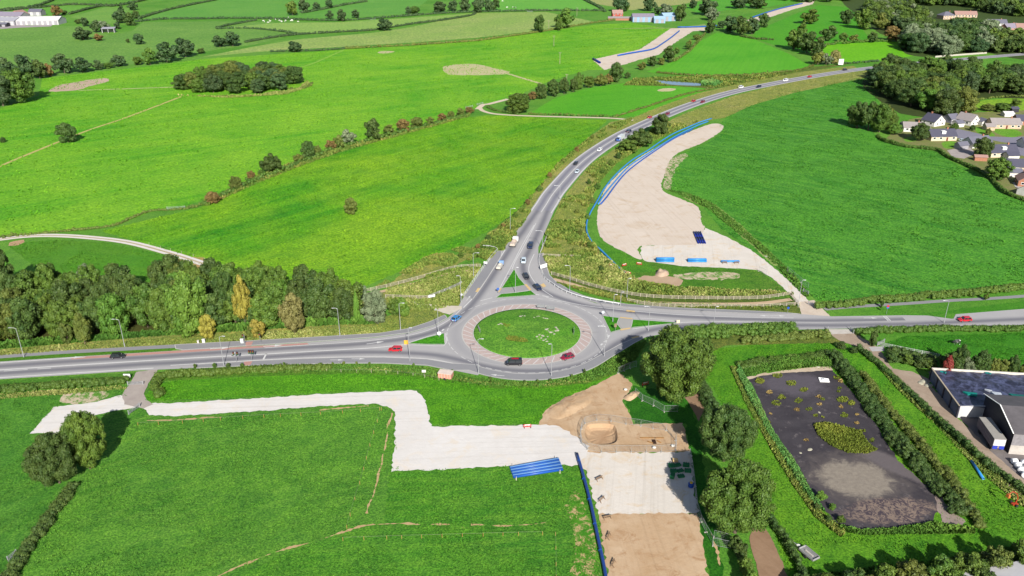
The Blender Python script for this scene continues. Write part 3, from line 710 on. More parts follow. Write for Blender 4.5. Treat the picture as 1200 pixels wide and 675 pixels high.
strip('track', path_px([(594,86),(610,91),(634,98)]), -1.6, 1.6, 0.054, PALE, kind='structure')
sheet('bare_ground', [(520,78),(544,75),(560,75.6),(580,80),(596,84),(592,87),(560,88),(526,87)], 0.050, PALE, True, 1.0)
sheet('bare_ground', [(58,107),(66,101),(90,96),(112,92.5),(126,92),(127,95),(106,101),(88,106)], 0.050, PINK, True, 1.2)
sheet('bare_ground', [(771,105),(780,103.5),(792,104),(786,107),(772,107)], 0.050, PALE, True, 0.6)
sheet('bare_ground', [(443,61),(450,59.8),(462,60.2),(456,62.3),(445,62.6)], 0.050, PALE, True, 0.6)
sheet('bare_ground', [(70,470),(76,462),(95,460),(120,459.5),(126,464),(110,471),(88,474)], 0.056, ROCKY, True, 0.5)
sheet('bare_ground', [(790,322),(830,319),(862,320),(866,325),(845,328),(800,327)], 0.056, ROCKY, True, 0.5)
sheet('bare_ground', [(748,325),(775,323),(800,328),(796,335),(770,336),(752,331)], 0.056, soil('pink_soil', (206,180,152), (192,164,136), .2), True, 0.5)
sheet('bare_ground', [(778,212),(784,190),(800,180),(806,183),(796,192),(788,208),(786,222),(780,222)], 0.056, ROCKY, True, 0.6)
sheet('bare_ground', [(800,226),(830,236),(858,255),(880,275),(900,297),(912,309),(906,311),(884,290),(858,268),(836,248),(804,233)], 0.056, soil('stony_bank', (170,182,110), (110,158,56), 0.4, spots=(206,190,150), spot_amt=0.04), True, 0.5)
sheet('bare_ground', [(662,590),(676,576),(684,590),(694,620),(700,660),(704,690),(668,690),(674,640),(668,612)], 0.056, soil('scraped_soil', (64,136,30), (86,152,38), .3, spots=(206,176,130), spot_amt=.10), True, 0.4)
# thin lines of turned soil across the near fields
M_LINE = soil('soil_line', (212,184,140), (200,168,122), 0.3)
def soil_line(px, w, seed):
    P = path_px(px, 0.35); a, b = [], []
    for i, p in enumerate(P):
        k = w*0.9*(0.38+1.2*noise.noise(Vector((p.x*.3, p.y*.3, seed)))+0.9*noise.noise(Vector((p.x*1.3, p.y*1.3, seed)))); k = max(0.0, k); s = 0.5*noise.noise(Vector((p.x*.2, p.y*.2, seed+5)))
        a.append(-k/2+s); b.append(k/2+s)
    strip('soil_line', P, a, b, 0.068, M_LINE, kind='structure')
soil_line([(230,690),(262,672),(330,645),(380,631),(402,624)], 0.8, 1)
soil_line([(402,624),(420,617),(436,614.5)], 1.2, 2)
soil_line([(436,614.5),(480,614.5),(528,615)], 0.7, 3)
soil_line([(552,615),(600,615.5),(640,613)], 0.7, 4)
soil_line([(430,602),(436,585),(442,565),(446,545),(451,525),(455,500),(459,484)], 0.6, 5)
soil_line([(360,482),(385,480),(410,477.5),(432,475.5)], 0.9, 6)
soil_line([(172,493),(210,492),(240,490),(260,489)], 0.8, 7)
soil_line([(831,615),(838,640),(846,668),(850,690)], 1.0, 8)
# brown tracks right of the works
sheet('track', [(796,456),(801,446),(809,441),(818,458),(826,478),(819,494),(808,474)], 0.066, BROWN, False, 0.2)
sheet('track', [(878,632),(883,617),(897,618),(905,633),(915,655),(932,700),(896,700)], 0.066, BROWN, False, 0.15)
sheet('track', [(966,388),(1000,388),(1010,396),(1030,408),(1036,418),(1046,432),(1070,436),(1092,446),(1088,450),(1108,470),(1122,490),(1140,506),(1160,528),(1180,545),(1210,572),(1210,598),(1190,580),(1150,540),(1110,500),(1080,470),(1056,446),(1034,424),(1010,408),(985,400)], 0.066, FARM, False, 0.2)
sheet('concrete_apron', [(968,386),(1000,386),(1000,391),(970,392)], 0.078, soil('concrete', (206,198,190), (220,214,206), .5), False, 0.0)
sheet('concrete_apron', [(1018,407),(1036,406),(1036,411.5),(1022,412)], 0.078, soil('concrete_wet', (186,184,186), (206,204,204), .5), False, 0.0)
sheet('yard', [(1088,436),(1210,444),(1260,560),(1200,572),(1160,528),(1124,490),(1100,464)], 0.060, soil('yard_concrete', (150,142,138), (120,114,116), .2), False, 0.2)

# ---- drained lagoon
lag_px = [(872,442),(893,438),(923,435),(957,432),(973,432.5),(987,447),(1003,465),(1015,483),(1027,498),(1040,520),(1053,540),(1083,567),(1097,577),(1100,597),(1090,613),(1050,618),(1007,622),(987,617),(967,600),(947,573),(933,547),(915,520),(900,497),(880,453)]
def lagoon_mat():
    m, nt, b = nodes('lagoon_mud'); P = pos(nt)
    n1 = nramp(nt, nnoise(nt, P, .09, 5, .65, .8), .3, .7); n2 = nramp(nt, nnoise(nt, P, .9, 5, .75), .3, .7); n3 = nnoise(nt, P, .22, 6, .7, .6)
    col = nmix(nt, n1, L(56,51,58), L(84,79,84)); col = nmix(nt, nmath(nt, 'MULTIPLY', n2, .4), col, nmix(nt, 1.0, col, (.7,.7,.7), 'MULTIPLY'))
    col = nmix(nt, nramp(nt, nnoise(nt, P, .35, 6, .75, .4), .58, .66), col, L(116,109,110))
    def patch(cpx, rx, ry, rot, colr, lo, hi, wob):
        nonlocal col
        c = G(*cpx); sub = nt.nodes.new('ShaderNodeVectorMath'); sub.operation = 'SUBTRACT'; nt.links.new(P, sub.inputs[0]); sub.inputs[1].default_value = (c.x, c.y, 0)
        ln = nt.nodes.new('ShaderNodeVectorMath'); ln.operation = 'LENGTH'; nt.links.new(nmap(nt, sub.outputs[0], rot, (rx, ry, 1000)), ln.inputs[0])
        d = nmath(nt, 'ADD', ln.outputs['Value'], nmath(nt, 'MULTIPLY', nmath(nt, 'SUBTRACT', n3, .5), wob)); f = nramp(nt, d, hi, lo); col = nmix(nt, f, col, colr)
    patch((1003,560), 11.0, 9.5, 0, L(104,96,94), .7, 1.2, 1.4)
    speck = nmix(nt, n2, L(138,128,118), L(164,154,140)); patch((1002,561), 8.6, 7.2, 0, speck, .75, 1.05, 1.8)
    crack = nmix(nt, nramp(nt, nnoise(nt, P, .8, 5, .7, 1.5), .45, .55), L(78,68,76), L(146,128,116)); patch((1045,598), 10.5, 4.2, .15, crack, .8, 1.1, 1.4)
    patch((1050,546), 3.0, 9.0, .7, L(112,104,106), .8, 1.2, 1.0); patch((930,450), 9.0, 6.0, 0, L(96,90,98), .7, 1.2, 1.5)
    nt.links.new(col, b.inputs['Base Color']); b.inputs['Roughness'].default_value = .75; b.inputs['Specular IOR Level'].default_value = .25
    bp = nt.nodes.new('ShaderNodeBump'); bp.inputs['Strength'].default_value = .5; bp.inputs['Distance'].default_value = .2; nt.links.new(nnoise(nt, P, .8, 6, .75), bp.inputs['Height']); nt.links.new(bp.outputs[0], b.inputs['Normal']); return m
sheet('lagoon_bed', lag_px, 0.064, lagoon_mat(), False, 0.3)
sheet('lagoon_edge', [(870,443),(893,438),(923,434),(946,430),(958,425),(972,427),(976,434),(957,435),(923,437),(893,440.5),(874,446)], 0.072, soil('pale_edge', (206,184,158), (222,206,184), .4), False, 0.3)
sheet('lagoon_edge', [(1086,568),(1094,562),(1102,575),(1106,588),(1120,600),(1132,612),(1126,620),(1104,612),(1098,597),(1096,580)], 0.072, soil('stony_edge', (150,134,128), (176,160,150), .4), False, 0.4)

# ---- water
wm, wt_, wb = nodes('pond_water'); wb.inputs['Base Color'].default_value = (0.09, 0.14, 0.20, 1); wb.inputs['Roughness'].default_value = 0.06; wb.inputs['Specular IOR Level'].default_value = 0.8
bp = wt_.nodes.new('ShaderNodeBump'); bp.inputs['Strength'].default_value = 0.25; bp.inputs['Distance'].default_value = 0.1
wt_.links.new(nnoise(wt_, pos(wt_), 0.9, 3), bp.inputs['Height']); wt_.links.new(bp.outputs[0], wb.inputs['Normal'])
sheet('water', [(768,94.5),(780,95),(800,96.5),(822,98),(820,100.3),(800,100),(775,98)], 0.072, wm, True, 0.4)

# ---- roads
def asphalt(name, c1, c2, lanes=None, lw=1.0, amt=0.8):
    m, nt, b = nodes(name); P = pos(nt)
    n1 = nramp(nt, nnoise(nt, P, 0.07, 4, 0.6), 0.3, 0.7); n2 = nramp(nt, nnoise(nt, P, 1.5, 4, 0.7), 0.25, 0.75)
    col = nmix(nt, n1, L(*c1), nmix(nt, 1.0, L(*c1), (0.9, 0.9, 0.91), 'MULTIPLY'))
    col = nmix(nt, nmath(nt, 'MULTIPLY', n2, 0.25), col, nmix(nt, 1.0, col, (0.84, 0.84, 0.86), 'MULTIPLY'))
    if lanes:
        uv = nt.nodes.new('ShaderNodeUVMap'); uv.uv_map = 'lane'; s = nt.nodes.new('ShaderNodeSeparateXYZ'); nt.links.new(uv.outputs[0], s.inputs[0])
        wob = nmath(nt, 'ADD', s.outputs[0], nmath(nt, 'MULTIPLY', nmath(nt, 'SUBTRACT', nnoise(nt, P, 0.05, 2), 0.5), 0.8))
        tot = None
        for l in lanes:
            d = nmath(nt, 'DIVIDE', nmath(nt, 'SUBTRACT', wob, l), lw)
            g = nmath(nt, 'POWER', 2.718, nmath(nt, 'MULTIPLY', nmath(nt, 'MULTIPLY', d, d), -1.0))
            tot = g if tot is None else nmath(nt, 'MAXIMUM', tot, g)
        streak = nramp(nt, nnoise(nt, s.outputs[0], 1.0), 0, 1)
        col = nmix(nt, nmath(nt, 'MULTIPLY', tot, amt), col, L(*c2))
    nt.links.new(col, b.inputs['Base Color']); b.inputs['Roughness'].default_value = 0.85; b.inputs['Specular IOR Level'].default_value = 0.2
    return m
ASP = asphalt('asphalt_pale', (190,188,189), (120,120,130))
ASP_N = asphalt('asphalt_main', (188,186,188), (132,132,146), [-2.1, 2.1], 1.45, 0.92)
ASP_L = asphalt('asphalt_lane', (190,188,189), (116,116,126), [0.0], 1.4, 0.85)
ASP_R = asphalt('asphalt_ring', (194,192,192), (160,159,164), [0.4], 2.2, 0.6)
PAVE = asphalt('footway', (158,158,162), (140,140,140))
WHITE = soil('white_paint', (236,236,236), (222,222,222), 1.2)
REDP = soil('red_surfacing', (206,160,150), (196,150,142), 0.4)
BUFF = soil('buff_tactile', (236,206,150), (226,194,140), 1.0)
road = sheet('road', [(-60,427.5),(0,424),(100,417.5),(200,411.5),(300,405.5),(390,399.5),(440,396),(480,390.5),(508,382.5),(524,373.5),(537,362),(546,350),(600,392),(560,440),(530,434),(500,428),(450,425.8),(400,425.8),(350,427),(300,428.3),(230,431.5),(160,434.5),(100,438.5),(0,444.7),(-60,448.5)], 0.086, ASP)
sheet('road', [(690,354.5),(731,360),(790,364),(890,368.3),(940,368.5),(975,371),(1060,369.7),(1087,370),(1117,374.2),(1120,368.5),(1260,357.5),(1260,378),(1200,381),(1100,383),(1060,384),(935,386.5),(890,384.5),(800,386.5),(755,396),(735,404),(715,418),(640,392)], 0.090, ASP)
sheet('road', [(543,349),(567,313.5),(583,294),(590,294),(595,290),(627.5,240),(652.5,240),(630.8,290),(631,300),(632,308),(638,325),(647,333),(663,343),(682,350),(702,357),(640,392),(580,385),(530,372)], 0.094, ASP)
nroad = path_px([(634,249),(640,240),(652.5,221.7),(684,188.3),(720,163.4),(750,148),(800.8,126.4),(850.4,110.2),(900.8,99.2),(960.5,88.3),(1010,81),(1060,75.5),(1102,71.5),(1150,67.5),(1230,61)], 3.0)
north = strip('road', nroad, -5.1, 5.1, 0.098, ASP_N, kind='structure')
def band(P, l, r): return [tuple(p) for p in offs(P, l)]+[tuple(p) for p in offs(P, -r)][::-1]
KEEP_CLEAR += [band(nroad[::4], 5.5, 5.5), [(543,349),(567,313.5),(583,294),(590,294),(595,290),(627.5,240),(652.5,240),(630.8,290),(638,325),(663,343),(702,357),(640,392),(530,372)],
  [(690,354.5),(731,360),(790,364),(890,368.3),(975,371),(1117,374.2),(1260,357.5),(1260,378),(1060,384),(935,386.5),(800,386.5),(755,396),(715,418),(640,392)],
  [(-60,427.5),(100,417.5),(300,405.5),(440,396),(508,382.5),(546,350),(600,392),(560,440),(500,428),(400,425.8),(300,428.3),(160,434.5),(-60,448.5)]]
MOWN = band(nroad[::4], 8.2, 6.8)
RC = (G(617.5,357)+G(617.5,427.8))/2; RAP = (G(617.5,357).y-G(617.5,427.8).y)/2
def circle(r, n=120, a0=0, a1=360): return [RC+Vector((math.cos(math.radians(a0+(a1-a0)*i/n))*r, math.sin(math.radians(a0+(a1-a0)*i/n))*r, 0)) for i in range(n+1)]
RO = RC.y-G(617.5,438.6).y
sheet('road', [tuple(p) for p in circle(RO)[:-1]], 0.102, ASP)
strip('road', circle((RAP+RO)/2), -(RO-RAP)/2+0.2, (RO-RAP)/2, 0.106, ASP_R, kind='structure')
lane_wn = path_px([(-40,433),(0,429.5),(100,423),(200,417),(300,410.7),(400,405),(440,401.7),(480,396.5),(512,387.5),(538,372),(560,348.5),(580,319.5),(600,289),(630,247)])
strip('road', lane_wn, -2.4, 2.4, 0.110, ASP_L, kind='structure')
lane_ne = path_px([(642,247),(628,279),(617,300),(613,313),(617,326),(632,339),(668,353.5),(715,363),(800,371.3),(890,375),(960,376.3),(1060,374.5)])
strip('road', lane_ne, -2.3, 2.3, 0.114, ASP_L, kind='structure')
lane_ew = path_px([(1240,372),(1160,376),(1060,380),(960,381.5),(880,380.2),(800,382),(760,388.5),(728,400),(708,413),(688,425),(655,433),(620,435.3),(585,432.5),(556,426.5),(530,420),(500,415.5),(440,413),(380,414.5),(300,419.5),(200,425.7),(100,431.5),(0,438),(-40,441)])
strip('road', lane_ew, -2.3, 2.3, 0.118, ASP_L, kind='structure')
# markings (parts of the road)
Z = 0.124
def mk(px, w=0.3, dash=None, gap=None, mat=None, z=Z, name='road_marking'): marking(name, path_px(px), 0, w, z, road, dash, gap, mat)
mk([(-40,437.3),(0,434),(100,427.5),(200,421.4),(260,418),(310,415.5)], 0.45)
mk([(310,415.3),(400,410.2),(440,407.8),(474,404.2)], 0.4)
mk([(-40,439),(0,435.6),(60,431.8)], 0.25, 6, 3)
mk([(-40,429.5),(0,425.6),(45,422.5)], 0.35); mk([(-40,446),(0,443),(100,436.7),(180,431.8)], 0.4)
mk([(45,422.5),(100,418.8)], 0.3); mk([(200,428.5),(280,423.8),(340,420.5),(400,418.8),(450,418.6),(500,420.8),(530,426),(560,433)], 0.28)
mk([(310,408),(400,402),(440,398.8),(480,393.2),(508,385),(528,374),(541,362)], 0.25)
mk([(474,404.5),(500,405),(520,405.5),(523,398),(522,391)], 0.25); mk([(478,402.5),(500,395),(519,390)], 0.22)
mk([(543,361),(558,345),(575,320),(592,293)], 0.35); mk([(648,348),(631,336),(621,322),(620,312),(626,298)], 0.25)
mk([(640,349),(680,357.5),(720,362.5),(780,368),(850,371.5),(930,373)], 0.25, 3, 0.001)
mk([(741,386),(770,381.5),(800,378.3),(850,377.5),(930,379)], 0.3); mk([(726,373),(760,373.5),(796,377)], 0.22)
for px in ([(513,391),(518,388),(522.5,384)], [(704,405),(710,399.5),(714,393)]): mk(px, 0.5, 1, 1)
mk([(623,344.5),(632,346),(643,348.5)], 0.5, 2, 1.2)
mk([(563,353),(580,348.5),(596,346.5)], 0.3, 1.5, 1)
marking('road_marking', nroad, 4.45, 0.45, Z, north); marking('road_marking', nroad, -4.45, 0.45, Z, north)
marking('road_marking', nroad, 0.0, 0.34, Z, north); 
marking('road_marking', circle(RO-0.5, 160), 0, 0.18, Z, road, 2, 1.2)
# hatched ghost island on the north arm
gi_l = path_px([(584,341),(592,326),(602,307),(614,284),(626,264)]); gi_r = path_px([(600,316),(604,306),(611,294),(619,279),(628,262)])
marking('road_marking', gi_l, 0, 0.25, Z, road); marking('road_marking', gi_r, 0, 0.25, Z, road)
V, F = [], []
for i in range(2, len(gi_l)-3, 3):
    a = gi_l[i]; b = gi_r[min(len(gi_r)-1, int((i+2)*len(gi_r)/len(gi_l)))]; k = len(V)
    if (b-a).length > 9 : b = a+(b-a).normalized()*3.2
    d = Vector((0.1, 0.45, 0)); V += [(*a.xy, Z), (*b.xy, Z), (*(b+d).xy, Z), (*(a+d).xy, Z)]; F.append((k, k+1, k+2, k+3))
put(bpy.data.objects.new('road_marking', mesh_py('road_marking', V, F, WHITE)), road)
# signal stop lines, red cycle surfacing, arrows
for a, b in (((275,412.8),(271.5,418.5)), ((312,415),(308.5,422))): marking('road_marking', gpts([a, b]), 0, 0.5, Z, road)
sheet('cycle_surfacing', [(82,419.2),(120,416.8),(200,411.8),(260,408.2),(300,405.8),(360,402.3),(362,404),(300,408),(260,410.5),(200,414.4),(120,419.6),(84,421.6)], 0.116, REDP, parent=road, kind=None)
sheet('cycle_surfacing', [(288,401.5),(297,400.7),(294,406),(288,406.5)], 0.214, REDP, parent=road, kind=None)
sheet('cycle_surfacing', [(286,424.5),(296,424),(293,429),(286,429.5)], 0.214, REDP, parent=road, kind=None)
ARROW = [(-2.2,-.12),(0.4,-.12),(0.4,-.5),(2.2,0),(0.4,.5),(0.4,.12),(-2.2,.12)]
def arrow(x, y, tx, ty, s=1.0, z=Z+0.004):
    p = G(x, y); d = (G(tx, ty)-p).normalized(); n = Vector((-d.y, d.x, 0))
    V = [(*(p+d*a*s+n*b*s).xy, z) for a, b in ARROW]; put(bpy.data.objects.new('road_arrow', mesh_py('road_arrow', V, [tuple(range(7))], WHITE)), road)
for a in ((1020,373,1030,373),(912,370.5,925,370.7),(898,370.5,890,370.3),(583,440.5,578,440,0.9,0.216),(395,422.5,402,422.5,0.9,0.216),(420,421.2,427,421.2,0.9,0.216),(440,402,447,401,1.2),(395,426,405,426,.6,.216),(85,419.5,92,419,1.3,0.13),(258,408.5,265,408,1.3,0.13),(320,405.5,327,405,1.3,0.13),(549,350,553,345,.9,0.216),(852,359.5,856,359.6,.7,.216)): arrow(*a)
for px in ([(1035,370.7),(1041,376.3)], [(1037.5,370.7),(1043.5,376.3)]): marking('road_marking', gpts(px), 0, 0.35, Z, road)

# footways, kerbs and islands
KERB = plain('kerb_stone', L(206,204,200), 0.85, 0.1)
def raised(name, px, mat, z=0.21, smooth=False, kerb=True):
    o = sheet(name, px, z, mat, smooth, 0.0, skirt=z+0.02)
    if kerb:
        P = outline(px, smooth, 0.0, 1.2); P.append(P[0].copy()); strip('kerb', P, -0.11, 0.11, z+0.006, KERB, parent=o)
    return o
raised('pavement', [(205,404.5),(300,399.5),(390,394.3),(445,391),(480,385.3),(505,377),(521,369.5),(524,373),(508,382),(480,390),(440,395.3),(390,399),(300,404.8),(215,410.5),(206,409)], PAVE)
strip('pavement', path_px([(-40,420.8),(0,418.2),(60,413.8),(120,410.5),(207,405.8)]), -1.1, 1.1, 0.072, PAVE, kind='structure')
raised('pavement', [(543.5,348),(567,313.5),(582,295),(588,294.5),(587,301),(571,326.5),(554,351)], PAVE)
raised('pavement', [(631,298),(632,308),(638,325),(647,333),(663,343),(682,350),(702,356),(731,360),(790,364),(890,368.2),(938,368.4),(920,366.8),(890,365.2),(790,361),(735,357),(702,351.5),(684,347),(668,340.5),(652,331),(644,323),(639,308),(637,297)], PAVE)
pv_in = [(230,428),(300,423.4),(350,421.3),(400,419.6),(450,419.4),(500,421.5),(530,426.5)]
pv_out = [(230,431.8),(300,428.5),(350,427.2),(400,426),(450,426),(500,428.5),(530,434.5)]
arc_in = [tuple(p) for p in circle(RO+0.1, 40, 232, 318)]; ro2 = RC.y-G(617.5,446).y
arc_out = [tuple(p) for p in circle(ro2, 40, 234, 322)]
raised('pavement', pv_in+arc_in+[(727,404),(742,397.5),(752,394.5),(754,397),(744,402)]+arc_out[::-1]+pv_out[::-1], PAVE)
strip('pavement', path_px([(966,362.5),(1000,359.5),(1060,356),(1110,352.5),(1160,350),(1230,345)]), -1.0, 1.0, 0.066, PAVE, kind='structure')
IG = field((62,146,24), (90,166,34), (74,158,28), 6, 0.6, 0.7, 50, 1.6, 8)
raised('traffic_island', [(602.5,315.5),(588,338),(602,337),(615.5,334.5),(608,326)], IG)
raised('traffic_island', [(581,349.5),(587,345),(605,343.3),(622,341),(628,346),(610,347.5)], IG)
raised('traffic_island', [(585,345),(588,338.3),(602,337.3),(615.7,335),(621,340.5),(604,342.9)], asphalt('island_path', (176,174,174), (150,150,150)), 0.19, kerb=False)
raised('traffic_island', [(478,403),(500,396),(520.5,391),(521.5,404),(500,404)], IG)
raised('traffic_island', [(706,370.5),(725.5,373),(723,380),(728.5,386.5),(715.5,390)], IG)
raised('traffic_island', [(741.5,375),(797,378.7),(770,381.5),(739.5,384.3)], IG)
raised('traffic_island', [(726.3,373.2),(741,375),(739,384.5),(729.3,386.5),(724,380)], asphalt('island_path', (186,184,180), (150,150,150)), 0.19, kerb=False)
for px in ([(726.5,386.3),(738.5,384.5),(738.8,386),(727.5,388)], [(726.5,372),(741,373.5),(741,374.8),(726.5,373.2)], [(614.5,334),(617,333.5),(623,340),(620.5,341)], [(585,343),(588,338.5),(586.6,338),(583.5,343)], [(734,363.8),(744,365),(744,366.6),(734,365.6)], [(739.5,396),(748,394.2),(749,395.6),(741,397.6)], [(557,342.5),(560,338),(563,338.2),(560,343)], [(633,334.5),(637,332.5),(640,336),(636.5,337.5)]):
    sheet('tactile_paving', px, 0.222, BUFF, parent=road, kind=None)

# ---- roundabout: red block apron with white ribs, domed grass island
APR = soil('red_blocks', (208,190,185), (198,178,173), 0.5)
ap = sheet('roundabout_apron', [tuple(p) for p in circle(RAP)[:-1]], 0.16, APR, skirt=0.14)
RI = RAP*0.83
strip('apron_kerb', circle(RAP), -0.16, 0.16, 0.168, KERB, parent=ap); 
for i in range(44):
    a = math.radians(i*360/44+3); sk = math.radians(7)
    p0 = RC+Vector((math.cos(a), math.sin(a), 0))*(RI+0.25); p1 = RC+Vector((math.cos(a-sk), math.sin(a-sk), 0))*(RAP-0.25)
    marking('apron_rib', [p0, p1], 0, 0.22, 0.17, ap)
V, F = [], []; nr, na = 18, 96
ISL_H = 1.1
for r in range(nr+1):
    t = r/nr
    for k in range(na):
        a = 2*math.pi*k/na; q = RC+Vector((math.cos(a), math.sin(a), 0))*RI*t
        V.append((q.x, q.y, 0.26+ISL_H*(1-t*t)*(1+0.35*noise.noise(q*0.15)) if r < nr else 0.26))
V += [(RC.x+math.cos(2*math.pi*k/na)*RI, RC.y+math.sin(2*math.pi*k/na)*RI, 0.1) for k in range(na)]
for r in range(nr+1):
    for k in range(na): F.append((r*na+k, (r+1)*na+k, (r+1)*na+(k+1) % na, r*na+(k+1) % na))
me = mesh_py('roundabout_island', V, F, field((80,156,36), (112,176,50), (124,170,62), 6, 0.6, 0.8, 51, 1.5, 6, bare=(170,160,104), bare_amt=-0.05), True)
isl = put(bpy.data.objects.new('roundabout_island', me)); isl['kind'] = 'structure'
strip('island_kerb', circle(RI), -0.15, 0.2, 0.275, KERB, parent=isl)
def isl_z(p):
    t = (Vector((p.x, p.y, 0))-RC).length/RI; return 0.26+ISL_H*max(0, 1-t*t)*(1+0.35*noise.noise(Vector((p.x, p.y, 0))*0.15))

COMP = [(835,145),(848,150),(826,166),(792,181),(781,200),(776,222),(800,234),(818,243),(822,262),(850,277),(880,293),(905,312),(925,330),(945,350),(972,372),(700,372),(690,250),(760,170)]
# ---- grass that stands up a little: tussocks over the nearer fields, one object each
for i, n_, sz in ((1, 26000, .42), (5, 24000, .42), (20, 8000, .22), (21, 22000, .22), (22, 12000, .22), (23, 12000, .22), (25, 12000, .22), (2, 4000, .35), (26, 4000, .22), (0, 26000, .6)):
    w_ = {1:'bright field left of the road bend', 5:'dark green field on the right', 20:'lower left corner field', 21:'big near field on the left', 22:'strip field above the white gravel', 23:'lower middle field', 25:'lawn round the lagoon', 2:'small field inside the gravel track', 26:'cow field', 0:'largest bright field'}[i]
    scatter(FIELDS[i][1], n_, sz, FIELDS[i][2], f'grass tussocks of the {w_}', 'grass', 'grass', 300+i, z=0.03, flat=0.7, hz=0.75, clump=0.28, avoid=[lag_px] if i == 25 else [COMP] if i == 5 else None)

# ================================================================== TREES
# --- roadside wood left of the roundabout
wood([(-30,408),(0,406),(60,402),(120,398),(200,391),(260,387),(300,384),(390,378),(440,376),(455,368),(430,362),(400,359),(340,354),(290,346),(230,340),(185,348),(150,352),(120,346),(100,352),(70,356),(30,352),(-30,345)],
     6.9, (9.0,12.5), (11,15.5), [('green',8),('dark',9),('olive',1),('light',1)], 'roadside wood', 'mid', 4)
for (x, yb, w, yt, t, lb, k) in [
 (288,382,26,321,'yellow','tall yellow-leaved tree standing out of the dark roadside wood','mid'),
 (346,391,38,342,'tan','broad straw-coloured tree at the road edge right of the yellow tree','mid'),
 (226,392,46,318,'light','large bright green tree in the middle of the roadside wood','mid'),
 (106,352,34,309,'grey','pale twiggy half-bare tree at the back edge of the roadside wood','mid'),
 (244,396,24,368,'yellow','small yellowing tree leaning beside the street lamp at the wood edge','mid'),
 (303,395,20,374,'yellow','low yellow-green shrub below the tall yellow tree','bush'),
 (80,402,20,378,'olive','olive bush at the front of the roadside wood near the footpath','bush'),
 (100,404,24,366,'olive','olive-brown rounded tree at the front of the roadside wood','mid'),
 (5,350,36,287,'dark','dark tree at the far left top of the roadside wood','mid'),
 (62,352,32,308,'green','rounded tree at the top of the wood below the gravel track bend','mid'),
 (210,349,28,310,'olive','rounded olive tree breaking the top outline of the roadside wood','mid'),
 (278,352,30,323,'grey','grey-green thorn bush at the end of the gravel track','bush'),
 (440,378,32,339,'grey','pale grey-green willow beside the access gate left of the roundabout','mid'),
 (419,380,8,340,'light','slim ivy-green column tree left of the pale willow','cone'),
 (424,352,16,333,'grey','small pale willow behind the slim column tree','mid'),
 (464,369,26,350,'green','round green shrub right of the pale willow','bush'),
 (472,371,18,347,'light','bright green shrub beside the access track gate','bush'),
 (300,394,26,376,'olive','tawny shrub at the wood edge behind the crossing','bush')]:
    tree(x, yb, w, yt, t, lb, k, name='shrub' if k == 'bush' else 'tree', cat='shrub' if k == 'bush' else 'tree')
# --- oval copse in the bright field
wood([(212,111),(250,113),(300,112),(340,107),(360,101),(358,93),(330,89),(290,87),(250,91),(224,98),(210,105)], 13.0, (13,19), (10,14), [('teal',5),('green',5),('olive',3),('dark',4)], 'oval copse', 'mid', 8)
# --- far left
row([(10,92,27,66,'teal'),(32,92,32,63,'teal'),(47,92,22,70,'dark'),(58,90,14,74,'rust')], 'of the dark left-edge row', 'trees at the left field edge')
row([(4,124,40,88,'teal'),(24,120,40,79,'green'),(8,104,36,80,'dark')], 'of the big left-edge clump', 'big trees at the left edge', 'mid')
row([(76,86,27,62,'teal'),(97,85,26,66,'teal'),(116,82,14,70,'teal'),(128,80,14,73,'green'),(140,78,20,64,'teal'),(162,76,16,66,'green'),(176,76,22,55,'green'),(196,73,28,48,'teal'),(218,67,24,44,'teal'),(236,63,10,56,'dark')], 'of the line above the pink patch', 'tree line on the far edge of the bright field')
row([(143,19,12,6,'teal'),(156,12,15,1,'teal'),(142,27,20,12,'teal'),(153,30,16,14,'dark'),(138,34,10,26,'teal'),(160,22,10,12,'dark')], 'of the tight clump by the barn', 'tight clump by the open barn')
row([(90,46,12,38,'teal'),(98,47,24,31,'teal'),(116,48,13,39,'rust'),(100,31,11,20,'teal'),(113,38,15,23,'teal'),(122,36,14,24,'grey'),(92,28,9,22,'dark')], 'left of the open barn', 'trees left of the open barn')
tree(67,19,16,6,'rust','orange-brown tree behind the white farm shed'); tree(76,17,8,12,'dark','small dark bush right of the orange-brown tree')
tree(163,52,15,39,'teal','small round tree alone in the pale field below the open barn'); tree(150,50,6,45,'dark','tiny bush left of the small round tree below the open barn', 'bush', name='shrub', cat='shrub')
tree(80,167,24,143,'dark','single dark round tree on the straw-coloured track', 'mid')
tree(4,167,8,160,'dark','low dark bush casting a shadow at the left picture edge', 'bush', name='shrub', cat='shrub')
row([(343,18,18,1,'green'),(357,15,16,-2,'teal'),(371,12,12,2,'teal'),(386,10,12,-1,'teal')], 'of four on the far hedge', 'four far hedge trees')
row([(387,22,11,12,'teal'),(401,25,14,10,'teal'),(417,21,13,11,'teal')], 'of three below the far hedge trees', 'three far hedge trees')
tree(479,18,9,7,'teal','narrow dark tree where two far hedges meet at the top')
tree(451,36,18,21,'teal','single round tree on the hedge above the pale straw field')
row([(258,55,22,41,'teal'),(273,54,26,36,'teal')], 'of the pair above the oval copse', 'pair above the copse')
tree(346,61,18,48,'teal','lone tree with a bare stem on the hedge right of the oval copse')
row([(486,17,17,7,'green'),(515,15,20,1,'teal'),(531,13,14,0,'teal'),(545,14,16,-4,'teal'),(560,15,18,-3,'teal'),(572,14,16,-3,'teal'),(580,12,14,-3,'dark')], 'of the dark top-centre trees', 'dark trees at the top centre')
row([(632,38,18,17,'dark'),(662,33,26,9,'green'),(655,36,10,22,'green')], 'beside the power poles', 'trees near the power poles')
